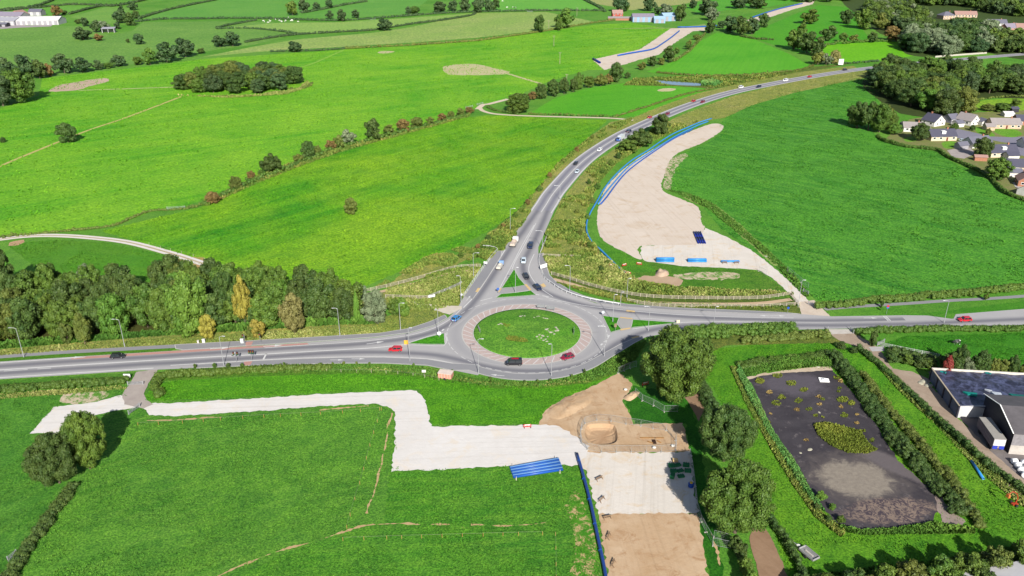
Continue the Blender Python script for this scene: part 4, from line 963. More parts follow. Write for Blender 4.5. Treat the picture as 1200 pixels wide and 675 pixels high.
# --- long hedgerow across the middle
row([(250,238,23,224,'rust'),(277,222,18,206,'olive'),(294,209,12,200,'rust'),(306,206,9,198,'green'),(319,203,27,179,'dark'),(350,191,14,180,'olive'),(362,186,20,164,'dark'),(372,181,12,170,'olive'),(388,176,14,164,'rust'),(398,174,16,158,'olive'),(409,169,22,151,'grey'),(438,165,24,139,'dark'),(456,158,18,146,'olive'),(473,154,19,139,'rust'),(489,150,18,137,'olive'),(504,147,14,136,'olive'),(518,142,16,132,'rust'),(529,139,10,130,'olive'),(540,136,14,126,'olive'),(550,133,12,125,'rust')],
    'along the rusty hedgerow', 'trees and bushes of the long hedgerow', None, 'tree', 'tree', 'tree or bush')
tree(411,251,17,231,'olive','small lone tree standing in the bright field left of the road', 'mid')
tree(608,132,34,108,'green','big round tree beside the bend of the pale farm track', 'mid')
row([(624,117,15,107,'rust'),(634,116,16,97,'dark'),(648,113,17,92,'dark'),(661,110,17,90,'dark'),(672,108,14,92,'dark'),(678,105,14,84,'green'),(690,103,15,89,'green'),(704,101,20,86,'olive'),(712,99,14,86,'rust'),(721,96,18,72,'dark')], 'in the row beside the works', 'tree row beside the works strip', 'mid')
row([(735,92,10,84,'dark'),(752,82,13,72,'olive'),(764,78,15,65,'dark'),(784,73,20,53,'dark'),(775,76,10,68,'olive'),(793,63,9,55,'green'),(807,56,8,46,'olive'),(806,58,9,50,'green'),(816,47,10,40,'olive')], 'beside the tan works strip', 'bushes beside the works strip')
row([(726,14,22,-4,'teal'),(733,13,10,3,'light'),(760,13,18,-4,'teal'),(780,18,20,4,'grey'),(797,25,17,4,'dark'),(770,16,10,6,'teal'),(829,18,32,-5,'teal'),(834,24,18,8,'grey'),(866,10,26,-6,'teal'),(886,10,26,-6,'dark'),(812,10,12,-2,'teal')], 'round the blue farm sheds', 'trees round the blue sheds')
row([(832,39,17,22,'dark'),(856,38,22,18,'teal'),(868,42,24,18,'dark'),(881,40,20,20,'teal'),(895,32,16,15,'dark'),(845,33,12,24,'teal')], 'over the far blue pipe', 'trees over the far blue pipe')
row([(930,58,24,34,'green'),(945,62,26,36,'dark'),(956,66,22,42,'dark'),(938,50,20,26,'green'),(948,28,25,10,'green'),(958,76,16,60,'olive'),(968,76,18,62,'grey'),(977,75,14,58,'tan')], 'left of the white sign', 'trees near the white sign')
row([(970,48,21,29,'dark'),(992,28,18,11,'dark'),(1013,34,30,10,'green'),(1030,35,22,14,'olive'),(988,49,14,38,'green'),(1000,50,14,40,'olive'),(1022,50,12,37,'dark'),(1044,48,20,30,'rust')], 'round the small paddock', 'trees round the small paddock')
# --- three trees by the curve
row([(737,179,26,164,'green'),(750,173,31,150,'dark'),(774,159,26,133,'dark')], 'of three inside the road bend', 'three trees inside the bend', 'mid')
# --- right-hand woods
wood([(1014,100),(1030,110),(1046,124),(1066,131),(1090,138),(1126,137),(1136,116),(1160,110),(1230,111),(1230,94),(1170,93),(1120,88),(1080,86),(1040,88),(1018,92)], 14.5, (16,22), (12,17), [('dark',8),('green',5),('teal',3),('light',1),('olive',1)], 'wood by the bungalows', 'mid', 12)
wood([(1062,58),(1078,62),(1092,66),(1110,67),(1150,62),(1164,60),(1158,48),(1130,44),(1100,46),(1064,49)], 14, (17,27), (15,22), [('grey',6),('dark',4),('teal',3)], '', 'mid', 13, 'pale grey-green and dark trees massed above the far main road')
wood([(1158,62),(1230,66),(1230,46),(1200,49),(1186,46),(1160,48)], 10.5, (12,17), (11,15), [('dark',3),('green',3),('olive',1)], '', 'far', 14, 'belt of dark trees at the right edge above the main road')
wood([(1010,18),(1040,34),(1070,44),(1094,40),(1082,24),(1058,10),(1020,8)], 12, (13,20), (12,18), [('green',4),('teal',3),('dark',3),('grey',1)], '', 'far', 15, 'mixed green wood between the small paddock and the top right houses')
wood([(1000,-4),(1060,4),(1100,8),(1140,8),(1145,14),(1188,20),(1230,22),(1230,-14),(1000,-14)], 15, (15,22), (12,19), [('teal',5),('dark',4),('green',3)], '', 'far', 16, 'dark far woodland along the top right edge behind the houses')
wood([(1118,30),(1136,30),(1150,32),(1160,40),(1168,50),(1156,48),(1130,44),(1112,40)], 13, (13,18), (8,12), [('dark',3),('green',2)], '', 'far', 17, 'cluster of dark trees between the terracotta roof and the white house')
wood([(900,0),(960,4),(1000,2),(1000,-12),(900,-12)], 22, (16,24), (12,18), [('teal',5),('dark',4)], '', 'far', 18, 'dark far woodland along the top edge right of the blue pipe')
row([(1004,150,28,118,'dark'),(1017,153,30,118,'dark'),(1030,155,28,120,'green'),(1042,152,20,130,'green'),(1048,158,18,143,'light'),(1036,146,20,122,'olive')], 'at the dark field corner', 'trees at the field corner', 'mid')
row([(1077,165,27,143,'dark'),(1150,184,22,160,'dark'),(1167,210,30,184,'green'),(1157,158,9,150,'olive'),(1139,153,8,146,'dark'),(1172,131,22,120,'green'),(1157,130,18,121,'olive'),(1190,124,14,116,'green'),(1184,129,10,122,'dark'),(1060,150,12,141,'light'),(1118,152,10,144,'green')], 'in the bungalow gardens', 'garden trees', 'mid')
# --- near trees
tree(790,466,94,384,'green','huge round oak between the roundabout and the lagoon', 'near')
tree(848,540,70,473,'dark','middle oak of the three beside the lagoon, left of the pale mud', 'near')
tree(861,624,90,536,'green','large oak at the bottom beside the tan works ground', 'near')
tree(70,566,58,505,'dark','dark oak at the head of the lower left hedge', 'near')
tree(106,549,58,480,'green','lighter oak behind the dark oak on the lower left hedge', 'near')
row([(1111,440,30,412,'dark'),(1130,440,22,418,'grey'),(1146,440,26,410,'dark'),(1162,441,16,419,'olive'),(1173,441,14,421,'olive'),(1184,440,18,416,'dark'),(1198,441,14,426,'olive'),(1122,436,24,404,'dark')], 'behind the black sheeted clamp', 'trees behind the clamp', 'mid')
tree(1108,443.5,15,416,'red','small dark red cone-shaped tree behind the black sheeted clamp', 'cone')
tree(1022,406,12,386,'dark','dark rounded bush at the farm track entrance below the east road', 'bush', name='shrub', cat='shrub')
row([(1033,360.5,5,352,'dark'),(1155,352,8,343,'green'),(1088,350,4,345,'dark'),(1140,348,5,342,'dark')], 'on the east footpath verge', 'verge trees', 'far')
row([(1000,414,12,406,'dark'),(985,408,14,400,'dark'),(1044,424,22,412,'dark'),(1062,426,22,414,'green'),(1078,430,24,416,'dark'),(1090,432,18,420,'green')], 'beside the farm track', 'bushes by the farm track', 'bush', 'shrub', 'shrub', 'bush')
row([(868,652,22,634,'dark'),(872,672,24,652,'green'),(878,692,24,668,'light'),(860,644,18,628,'dark')], 'along the bottom brown track', 'bushes along the brown track', 'bush', 'shrub', 'shrub', 'bush')
row([(938,692,34,675,'dark'),(968,692,40,675,'green'),(1000,692,40,669,'dark'),(1034,690,42,664,'green'),(1068,688,42,659,'olive'),(1100,684,44,654,'green'),(1132,680,44,649,'green'),(1164,674,44,642,'olive'),(1198,666,46,635,'green'),(1150,694,44,667,'dark'),(1084,700,44,675,'green'),(1020,702,44,679,'olive'),(1118,698,44,671,'green')], 'along the bottom right edge', 'big shrubs at the bottom right', 'bush', 'shrub', 'shrub', 'shrub')
row([(1005,540,14,530,'weed') if False else (962,586,14,576,'light'),(975,597,9,590,'light'),(985,612,12,604,'green'),(970,612,10,604,'dark'),(957,597,10,590,'dark')], 'on the lagoon left shore', 'bushes on the lagoon shore', 'bush', 'shrub', 'shrub', 'bush')

# ================================================================== HEDGES (each one a thing)
HD = [
 # px line, width, height, tint, irregularity, label
 ([(-30,463),(0,458.5),(60,455),(110,451.5),(148,448)], 3.4, 2.0, 'green', 0.15, 'clipped hedge below the west road ending at the driveway'),
 ([(188,465),(182,453),(186,444),(220,440.5),(270,437.5),(330,434.5),(385,433)], 3.0, 1.9, 'green', 0.2, 'hedge below the west road starting right of the driveway'),
 ([(806,396),(830,394),(870,392),(905,390.5),(930,390)], 6.5, 3.2, 'green', 0.18, 'deep hedge bank below the east road right of the huge oak'),
 ([(870,401),(900,399),(930,396),(968,394)], 4.0, 2.2, 'olive', 0.3, 'lower brown-green hedge in front of the deep hedge bank'),
 ([(1002,391),(1030,389.5),(1060,388.5),(1110,387),(1160,387.5),(1220,386)], 3.0, 1.9, 'green', 0.25, 'straight hedge below the east road above the cow field'),
 ([(955,361),(985,359),(1030,355),(1080,350),(1130,346),(1180,341),(1230,336)], 3.6, 2.3, 'green', 0.18, 'long hedge between the dark green field and the east footpath'),
 ([(86,572),(72,590),(54,615),(36,640),(18,668),(5,700)], 3.2, 1.7, 'dark', 0.25, 'dark hedge running down to the lower left corner'),
 ([(1006,410),(1024,424),(1044,442),(1068,464),(1092,488),(1120,514),(1150,540),(1180,563),(1215,590)], 2.8, 1.8, 'dark', 0.22, 'long dark hedge between the lagoon grass and the farm track'),
 ([(976,418),(990,436),(1004,454),(1020,476),(1034,496),(1046,512)], 4.8, 2.2, 'dark', 0.3, 'thick dark shrub belt on the upper right bank of the lagoon'),
 ([(1046,512),(1060,530),(1078,550),(1096,568),(1112,588),(1128,604)], 5.2, 2.2, 'dark', 0.3, 'thick dark shrub belt on the lower right bank of the lagoon'),
 ([(1010,440),(1040,478),(1066,508),(1092,540),(1116,568),(1140,604),(1146,618)], 3.0, 1.6, 'olive', 0.4, 'straggly olive growth on the crest right of the lagoon'),
 ([(868,430),(890,426),(930,422),(972,417)], 4.5, 1.3, 'green', 0.3, 'low green thicket along the top bank of the lagoon'),
 ([(826,470),(836,492)], 3.0, 1.6, 'dark', 0.3, 'short dark hedge between the two upper oaks beside the brown track'),
 ([(816,444),(826,462),(836,484)], 3.5, 2.2, 'dark', 0.3, 'dark hedge right of the huge oak along the brown track'),
 ([(904,612),(914,628),(926,646),(942,680)], 2.8, 2.0, 'dark', 0.3, 'dark hedge right of the brown track at the bottom'),
 ([(1028,160),(1036,166.5),(1060,172.5),(1085,175.5),(1100,178),(1112,186),(1130,194),(1156,207),(1168,218),(1176,226),(1200,236),(1230,246)], 2.6, 1.9, 'green', 0.25, 'garden boundary hedge between the dark green field and the bungalows'),
 ([(1044,414),(1070,420),(1096,424)], 5.0, 1.8, 'dark', 0.35, 'scrubby hedge left of the red tree beside the farm track'),
 # far hedges
 ([(-40,15),(0,12.5),(40,8),(62,1)], 3.0, 2.2, 'teal', 0.3, 'far hedge at the top left corner'),
 ([(82,17),(100,12),(118,8),(130,7.5)], 3.0, 2.2, 'teal', 0.3, 'short far hedge right of the orange-brown tree'),
 ([(130,8),(150,5),(172,0)], 3.0, 2.2, 'teal', 0.3, 'far hedge rising to the top left of the tight clump'),
 ([(0,13.5),(60,8),(85,6),(130,7)], 2.6, 1.8, 'teal', 0.3, 'thin far hedge above the white farm shed'),
 ([(160,26),(190,23),(235,22.5),(280,22),(320,22.5),(360,24),(400,24.5),(440,22),(480,19)], 2.8, 2.0, 'teal', 0.25, 'long level far hedge above the grazing white animals'),
 ([(163,22.5),(180,17),(200,11.5),(225,6),(255,0)], 2.8, 2.2, 'teal', 0.25, 'diagonal far hedge left of the four far hedge trees'),
 ([(254,34),(266,30.5),(285,27),(300,24)], 3.4, 2.2, 'teal', 0.25, 'short slanting hedge left of the grazing white animals'),
 ([(256,34),(285,33.5),(310,35),(335,38),(350,41)], 2.8, 1.8, 'teal', 0.3, 'curved hedge below the grazing white animals'),
 ([(288,50),(320,44.5),(350,41),(400,38),(440,35.5),(480,29),(520,24),(550,19),(557,16)], 2.8, 2.0, 'teal', 0.25, 'hedge along the top of the pale straw field'),
 ([(318,61),(345,60.5),(375,59.5),(405,57.5)], 2.6, 1.6, 'teal', 0.35, 'low hedge right of the oval copse beneath the lone tree'),
 ([(405,57.5),(440,55.5),(480,53.5),(520,51),(560,48),(600,42.5),(640,36.5),(690,28),(720,24)], 2.2, 1.5, 'olive', 0.35, 'thin brownish hedge between the bright field and the pale straw field'),
 ([(480,19),(520,16),(555,14.5),(600,13.5),(650,13),(706,13)], 2.4, 1.7, 'teal', 0.3, 'far hedge under the dark trees at the top centre'),
 ([(355,15.5),(375,12),(400,7),(430,2)], 2.6, 2.0, 'teal', 0.3, 'far hedge running right from the four far hedge trees'),
 ([(709,14),(702,9),(690,3),(680,-2)], 2.6, 2.0, 'teal', 0.3, 'short far hedge left of the red brick farmhouse'),
 ([(620,134),(650,135.5),(690,136.5),(722,138)], 2.2, 1.5, 'green', 0.3, 'low hedge along the pale farm track above the road bend'),
 ([(571,126),(580,130),(596,133),(606,134)], 2.6, 1.6, 'green', 0.3, 'short hedge inside the bend of the pale farm track'),
 ([(722,137),(760,125),(800,112),(836,104)], 1.8, 1.0, 'olive', 0.5, 'ragged low hedge along the top of the road verge before the pond'),
 ([(770,85.5),(800,88),(840,89.5),(880,88),(930,83.5),(952,78)], 2.0, 1.3, 'olive', 0.5, 'ragged hedge along the bottom of the field above the pond'),
 ([(790,72),(808,60),(818,49),(826,40)], 2.2, 1.5, 'olive', 0.5, 'straggling hedge between the works strip and the bright triangular field'),
 ([(956,54),(985,52),(1010,50),(1050,48.5)], 3.4, 3.0, 'green', 0.35, 'bushy hedge along the top of the narrow bright strip field'),
 ([(985,75),(1010,74),(1030,72)], 2.4, 1.8, 'teal', 0.3, 'dark hedge behind the verge right of the white roadside sign'),
 ([(868,43),(885,46),(905,47)], 2.6, 1.6, 'dark', 0.3, 'short dark hedge below the trees over the far blue pipe'),
 ([(1140,118),(1180,114),(1230,113)], 2.0, 1.3, 'olive', 0.3, 'low brownish hedge above the bungalow paddock'),
 ([(330,104),(355,104),(366,98)], 1.6, 0.8, 'olive', 0.4, 'thin straw growth round the right end of the oval copse'),
 ([(240,240),(220,245),(200,246.5),(176,248),(150,258),(128,266),(60,273),(20,277),(0,279)], 2.2, 1.0, 'olive', 0.6, 'low broken hedge from the rusty hedgerow to the gravel track'),
 ([(240,240),(275,224),(300,212),(330,202),(352,192),(380,180),(405,172),(440,165),(475,155),(510,146),(548,135)], 3.2, 2.0, 'green', 0.5, 'low straggling growth at the foot of the rusty hedgerow'),
]
for i, (px, w, h, t, irr, lb) in enumerate(HD):
    hedge(px, w, h, t, lb, irr, seed=100+i)

# ================================================================== LOW GROWTH (stuff)
S_ = TUFT
scatter([(548,306),(572,276),(602,254),(628,226),(655,192),(690,163),(716,146),(742,139),(730,150),(690,176),(660,204),(634,240),(606,280),(590,294),(566,300)], 6000, 1.1, S_['scrub'], 'brown and green scrub on the verge left of the curving road', seed=1, clump=0.4, avoid=[MOWN])
scatter([(548,306),(572,276),(602,254),(628,226),(655,192),(690,163),(716,146),(770,126),(815,110),(870,97),(940,84),(1000,77),(950,88),(880,102),(800,124),(720,160),(680,190),(640,238),(606,286),(590,296)], 3600, 0.3, S_['straw'], 'pale straw grass on the verge left of the curving road', seed=2)
scatter([(452,340),(480,334),(530,317),(560,308),(566,312),(545,345),(538,356),(510,364),(470,366),(455,352)], 4500, 0.6, S_['straw'], 'rough grass between the timber fence and the west footway', seed=3)
scatter([(500,302),(540,290),(575,294),(582,297),(566,312),(530,318),(480,333),(440,338),(470,320)], 3600, 0.8, S_['scrub'], 'dark scrub above the timber fence left of the north arm', seed=4, clump=0.45)
scatter([(640,276),(656,238),(690,197),(730,170),(770,150),(820,143),(790,154),(752,172),(722,192),(702,214),(690,240),(684,262),(690,284),(705,300),(680,306),(650,300),(640,296)], 12000, 1.15, S_['scrub'], 'green scrub between the curving road and the blue pipes', seed=5, clump=0.3, avoid=[MOWN])
scatter([(640,276),(656,238),(690,197),(730,170),(800,134),(860,112),(950,90),(1020,82),(985,97),(930,109),(880,124),(850,138),(790,152),(722,190),(700,214),(686,262),(700,296),(660,300)], 4500, 0.4, S_['straw'], 'pale straw grass between the curving road and the blue pipes', seed=6)
scatter([(636,300),(680,306),(705,300),(730,318),(748,330),(800,338),(900,342),(930,346),(928,345),(860,350),(770,349),(730,344),(690,334),(648,321)], 9000, 0.75, S_['straw'], 'tall tawny grass above the double timber fence', seed=7)
scatter([(690,302),(730,320),(760,334),(830,342),(925,346),(860,349),(770,348),(720,340),(690,330),(676,318)], 3500, 0.95, S_['scrub'], 'scrub patches above the double timber fence', seed=8, clump=0.5)
scatter([(652,332),(690,344),(735,355),(790,360),(890,362),(936,360),(936,357),(890,359),(790,357),(740,352),(690,339)], 3000, 0.55, S_['scrub'], 'scrub between the path and the east footway', seed=9)
scatter([(205,404),(300,399),(390,394),(445,390.5),(470,386),(470,372),(440,382),(390,386),(300,390),(200,396),(60,406),(0,411),(0,417),(100,409.5)], 3600, 0.4, S_['straw'], 'rough grass strip in front of the roadside wood', seed=10)
scatter([(0,409),(60,404),(200,393),(300,387),(390,381),(440,380),(440,374),(390,376),(300,382),(200,388),(60,399),(0,404)], 4200, 1.3, S_['lush'], 'bramble skirt along the front of the roadside wood', seed=11)
scatter([(232,434),(300,430),(400,428),(450,428.5),(500,431.5),(530,438),(560,445),(610,450),(650,448),(690,439),(726,416),(744,404),(758,400),(742,424),(722,436),(690,447),(640,453),(570,453),(520,445),(470,438),(400,436),(300,438)], 6500, 0.55, S_['lush'], 'long grass and saplings on the bank below the roundabout', seed=12)
scatter([(400,433),(470,437),(520,444),(570,452),(640,453),(690,448),(690,444),(640,449),(570,448),(520,440),(470,433),(400,430)], 1300, 0.4, S_['straw'], 'straw line along the field fence below the roundabout', seed=13)
scatter([(730,100),(745,92),(800,90),(880,88),(935,83),(950,79),(930,86),(880,96),(836,104),(824,101),(822,97),(766,93.5),(766,96),(790,101)], 3000, 1.1, S_['scrub'], 'rough wet growth round the small pond beyond the road', seed=14)
scatter([(822,98),(834,96),(846,98),(838,101),(822,101)], 600, 1.7, S_['reed'], 'dense green reeds at the right end of the small pond', seed=15, cat='reeds', name='reeds')
scatter([(870,430),(900,424),(972,416),(975,430),(957,430),(923,433),(893,437),(874,442)], 7000, 0.7, S_['lush'], 'lush growth on the far inner bank of the lagoon', seed=16, cat='undergrowth', name='undergrowth')
scatter([(866,430),(872,442),(880,453),(900,497),(915,520),(933,547),(947,573),(967,600),(958,596),(938,570),(920,540),(900,508),(880,470),(864,438)], 7000, 0.6, S_['reed'], 'green reed bank along the left side of the lagoon', seed=17, cat='reeds', name='reeds')
scatter([(856,430),(866,432),(884,476),(902,510),(924,545),(946,580),(968,606),(990,624),(985,630),(955,606),(930,570),(900,520),(872,470)], 4200, 0.5, S_['scrub'], 'rough crest growth left of the lagoon reed bank', seed=18)
scatter([(985,618),(1007,623),(1050,620),(1092,615),(1140,622),(1140,625),(1080,626),(1010,627),(984,622)], 2600, 0.6, S_['lush'], 'reeds along the near shore of the lagoon', seed=19, cat='reeds', name='reeds')
scatter([(954,498),(968,497),(990,502),(1008,506),(1016,518),(1028,527),(1018,532),(992,531),(972,522),(958,510)], 3600, 0.6, S_['weed'], 'yellow-green weed island on the lagoon mud', seed=20, cat='weeds', name='weeds', smooth=True)
for k, (x, y, w, m) in enumerate([(890,447,7,'weed'),(911,440,6,'weed'),(927,449,6,'weed'),(902,460,4,'dead'),(916,466,5,'weed'),(910,473,6,'weed'),(936,470,6,'weed'),(942,457,5,'weed'),(948,480,4,'weed'),(934,480,4,'dead'),(959,465,3,'dead'),(960,474,3,'dead'),(964,468,3,'weed'),(980,443,4,'weed'),(988,469,7,'weed'),(998,473,5,'weed'),(986,477,3,'dead'),(989,487,6,'weed'),(1004,486,3,'dead'),(1004,496,3,'dead'),(956,487,3,'weed'),(964,489,2,'weed'),(900,495,3,'weed'),(903,485,2,'dead'),(945,516,3,'dead'),(984,455,3,'weed'),(1012,505,3,'weed'),(1022,516,4,'weed'),(982,459,2,'weed'),(985,447,3,'dead')]):
    p = [(x+w*math.cos(a)*rnd.uniform(.7, 1.2), y+w*0.55*math.sin(a)*rnd.uniform(.7, 1.2)) for a in [i*0.9 for i in range(7)]]
    scatter(p, int(14+w*w*3), 0.42, S_[m], None, 'weed_clump', None, 200+k, smooth=True, hz=0.6)
    o = C.objects[-1]; col = 'yellow-green' if m == 'weed' else 'orange-brown'
    near = 'near the white board' if x > 955 and y < 470 else 'on the left half of the lagoon mud' if x < 930 else 'on the right half of the lagoon mud'
    tag(o, f'small {col} weed clump {near}', 'weeds', f'{col} weed clumps {near}', 'stuff')
scatter([(940,676),(1000,668),(1100,656),(1150,648),(1210,636),(1210,660),(1100,676),(1000,684),(940,688)], 2600, 0.4, S_['lush'], 'rough grass under the big shrubs at the bottom right', seed=21)
scatter([(1012,410),(1050,442),(1100,490),(1150,535),(1206,585),(1206,600),(1180,580),(1140,545),(1098,500),(1050,455)], 2600, 0.45, S_['straw'], 'straw grass at the foot of the long dark hedge', seed=22)
scatter([(0,462),(60,458),(140,452),(150,456),(70,463),(0,468)], 1100, 0.35, S_['straw'], 'straw grass below the clipped west hedge', seed=23)
scatter([(780,222),(800,230),(830,245),(850,262),(880,285),(910,312),(930,335),(945,350),(950,346),(920,312),(890,285),(860,258),(836,240),(806,226)], 2600, 0.6, S_['lush'], 'rough bank grass between the compound and the dark green field', seed=24)
scatter([(206,112),(270,115),(335,111),(366,101),(360,95),(350,104),(300,112),(230,113)], 1600, 1.0, S_['straw'], 'straw fringe along the front of the oval copse', seed=25)
scatter([(240,243),(300,216),(350,196),(400,178),(470,159),(550,137),(552,133),(470,154),(400,172),(350,189),(300,208),(240,236)], 3200, 1.0, S_['scrub'], 'ragged scrub along the rusty hedgerow', seed=26)
gi = [RC+Vector((math.cos(a)*RI*0.55-1, math.sin(a)*RI*0.5, 0)) for a in [i*0.42 for i in range(15)]]
scatter([tuple(p) for p in gi], 700, 0.32, S_['weed'], 'patchy weeds on the middle of the roundabout island', seed=28, z=1.15, clump=0.5, cat='weeds', name='weeds', hz=0.6)

row([(700,222,9,214,'green'),(694,238,8,231,'olive'),(706,205,9,197,'green'),(716,194,9,186,'green'),(724,186,8,178,'dark'),(688,258,8,250,'green'),(680,276,9,268,'olive'),(690,290,8,283,'green'),(712,310,8,304,'green'),(676,250,7,244,'olive'),(690,216,7,209,'green'),(704,318,8,311,'dark'),(672,296,7,290,'olive')], 'in the scrub beside the road bend', 'bushes in the scrub beside the bend', 'bush', 'shrub', 'shrub', 'bush')
row([(560,292,8,285,'rust'),(572,282,8,275,'dark'),(590,268,8,261,'rust'),(604,255,8,248,'green'),(618,240,8,233,'rust'),(632,224,8,217,'green'),(644,208,7,201,'rust'),(660,192,7,185,'olive'),(676,178,7,171,'rust'),(540,302,8,295,'green'),(694,163,6,157,'olive')], 'on the field side of the left verge', 'bushes on the left verge', 'bush', 'shrub', 'shrub', 'bush')

# ================================================================== BUILDINGS
def P_(name, r, g, b, rough=0.6, var=0.12, scale=0.6, metal=0.0, spec=0.3): return plain(name, L(r, g, b), rough, var, scale, metal, spec)
GLASS = plain('dark_glass', (0.02,0.025,0.03), 0.08, 0.1, 0.5, 0, 0.9)
FRAME = plain('white_frame', (0.78,0.78,0.76), 0.5, 0.05)
WALLM = {'white': P_('white_render', 240,238,232, 0.9), 'cream': P_('cream_brick', 234,216,188, 0.9, 0.15, 1.5), 'brick': P_('orange_brick', 186,130,104, 0.9, 0.2, 2.0), 'red': P_('red_brick', 186,96,84, 0.9, 0.2, 1.0), 'pink': P_('pink_brick', 206,146,130, 0.9, 0.2, 1.0), 'buff': P_('buff_brick', 216,190,164, 0.9, 0.2, 1.0), 'blue': P_('blue_cladding', 148,186,222, 0.5), 'grey': P_('grey_cladding', 170,168,176, 0.6), 'shed': P_('pale_cladding', 214,214,216, 0.6), 'dark': P_('dark_cladding_and_shade', 60,58,70, 0.6)}
def rooftile(name, rgb):
    m, nt, b = nodes(name); tc = nt.nodes.new('ShaderNodeTexCoord').outputs['Object']
    w = nt.nodes.new('ShaderNodeTexWave'); w.bands_direction = 'Y'; w.inputs['Scale'].default_value = 1.2; w.inputs['Distortion'].default_value = 0.6; nt.links.new(tc, w.inputs[0])
    c = L(*rgb); col = nmix(nt, nmath(nt, 'MULTIPLY', w.outputs[1], 0.35), c, tuple(v*0.7 for v in c)); n = nramp(nt, nnoise(nt, tc, 0.7, 4), 0.3, 0.7)
    nt.links.new(nmix(nt, nmath(nt, 'MULTIPLY', n, 0.5), col, tuple(v*1.2 for v in c)), b.inputs['Base Color']); b.inputs['Roughness'].default_value = 0.8; return m
ROOFM = {'slate': rooftile('slate_roof', (112,112,128)), 'dslate': rooftile('dark_slate_roof', (78,78,98)), 'brown': rooftile('brown_roof', (158,150,150)), 'terra': rooftile('terracotta_roof', (172,136,128)), 'grey': rooftile('grey_sheet_roof', (168,168,180)), 'white': rooftile('white_sheet_roof', (222,220,224)), 'blue': rooftile('pale_blue_roof', (164,196,226)), 'purple': rooftile('purple_grey_roof', (146,138,156))}
def house(x, y, w, d, h, rise, rot, wall, roof, label, hip=False, name='bungalow', cat='house', chimney=True, sky=False, win=True, door=True, gable_win=False, over=0.35):
    r = empty(name, G(x, y), math.radians(rot)); tag(r, label, cat)
    hw, hd = w/2, d/2; m = MB(); zr = h+rise
    if hip:
        m.box(-hw, hw, -hd, hd, -0.05, h)
    else:
        m.poly([(-hw,-hd,-.05),(hw,-hd,-.05),(hw,hd,-.05),(-hw,hd,-.05),(-hw,-hd,h),(hw,-hd,h),(hw,hd,h),(-hw,hd,h),(-hw,0,zr-.03),(hw,0,zr-.03)],
               [(0,1,5,4),(2,3,7,6),(1,2,6,9,5),(3,0,4,8,7)])
    m.build('wall', WALLM[wall], r)
    m = MB(); t = 0.16; e = over; ez = h-e*rise/hd
    if hip:
        i = min(hw, hd)*0.95
        m.poly([(-hw-e,-hd-e,ez+.05),(hw+e,-hd-e,ez+.05),(hw+e,hd+e,ez+.05),(-hw-e,hd+e,ez+.05),(-hw+i,0,zr),(hw-i,0,zr)], [(0,1,5,4),(1,2,5),(2,3,4,5),(3,0,4),(3,2,1,0)])
    else:
        for s in (-1, 1):
            a = [(-hw-e,s*(hd+e),ez),(hw+e,s*(hd+e),ez),(hw+e,0,zr),(-hw-e,0,zr)]
            m.poly(a+[(p[0],p[1],p[2]+t) for p in a], [(0,1,2,3),(7,6,5,4),(0,4,5,1),(1,5,6,2),(3,7,4,0)] if s < 0 else [(3,2,1,0),(4,5,6,7),(1,5,4,0),(2,6,5,1),(0,4,7,3)])
    ro = m.build('roof', ROOFM[roof], r)
    if chimney: MB().box(hw*0.45-.4, hw*0.45+.4, -.35, .35, zr-.4, zr+1.0).build('chimney', WALLM['brick'], ro)
    if sky:
        k = rise/hd; MB().hexa([(-1,-hd*.72,h+rise*.28+.1),(1.2,-hd*.72,h+rise*.28+.1),(1.2,-hd*.28,h+rise*.28+.1),(-1,-hd*.28,h+rise*.28+.1),(-1,-hd*.72,h+rise*.8),(1.2,-hd*.72,h+rise*.8),(1.2,-hd*.28,h+rise*.82),(-1,-hd*.28,h+rise*.82)]).build('dormer', FRAME, ro)
    if win:
        nw = max(2, int(w/3.4)); rowsz = [1.0] if h < 3.6 else [0.9, h-1.7]
        for sy in (-1, 1):
            for q in range(nw):
                cx_ = -hw+w*(q+.5)/nw
                for z0 in rowsz:
                    if door and sy < 0 and q == nw//2 and z0 == rowsz[0]:
                        dd = MB().box(cx_-.5, cx_+.5, sy*hd-.05, sy*hd+.05, 0, 2.05).build('door', P_('door_paint', 120,60,50), r); continue
                    f = MB().box(cx_-.8, cx_+.8, sy*hd-.05, sy*hd+.05, z0, z0+1.25).build('window', FRAME, r)
                    MB().box(cx_-.68, cx_+.68, sy*hd-.07, sy*hd+.07, z0+.12, z0+1.13).build('pane', GLASS, f)
    if gable_win:
        for sx in (-1, 1):
            for (yy, zz) in ((-hd*.45, .9), (hd*.45, .9), (0, h+.1)):
                f = MB().box(sx*hw-.05, sx*hw+.05, yy-.7, yy+.7, zz, zz+1.2).build('window', FRAME, r)
                MB().box(sx*hw-.07, sx*hw+.07, yy-.58, yy+.58, zz+.12, zz+1.08).build('pane', GLASS, f)
    return r
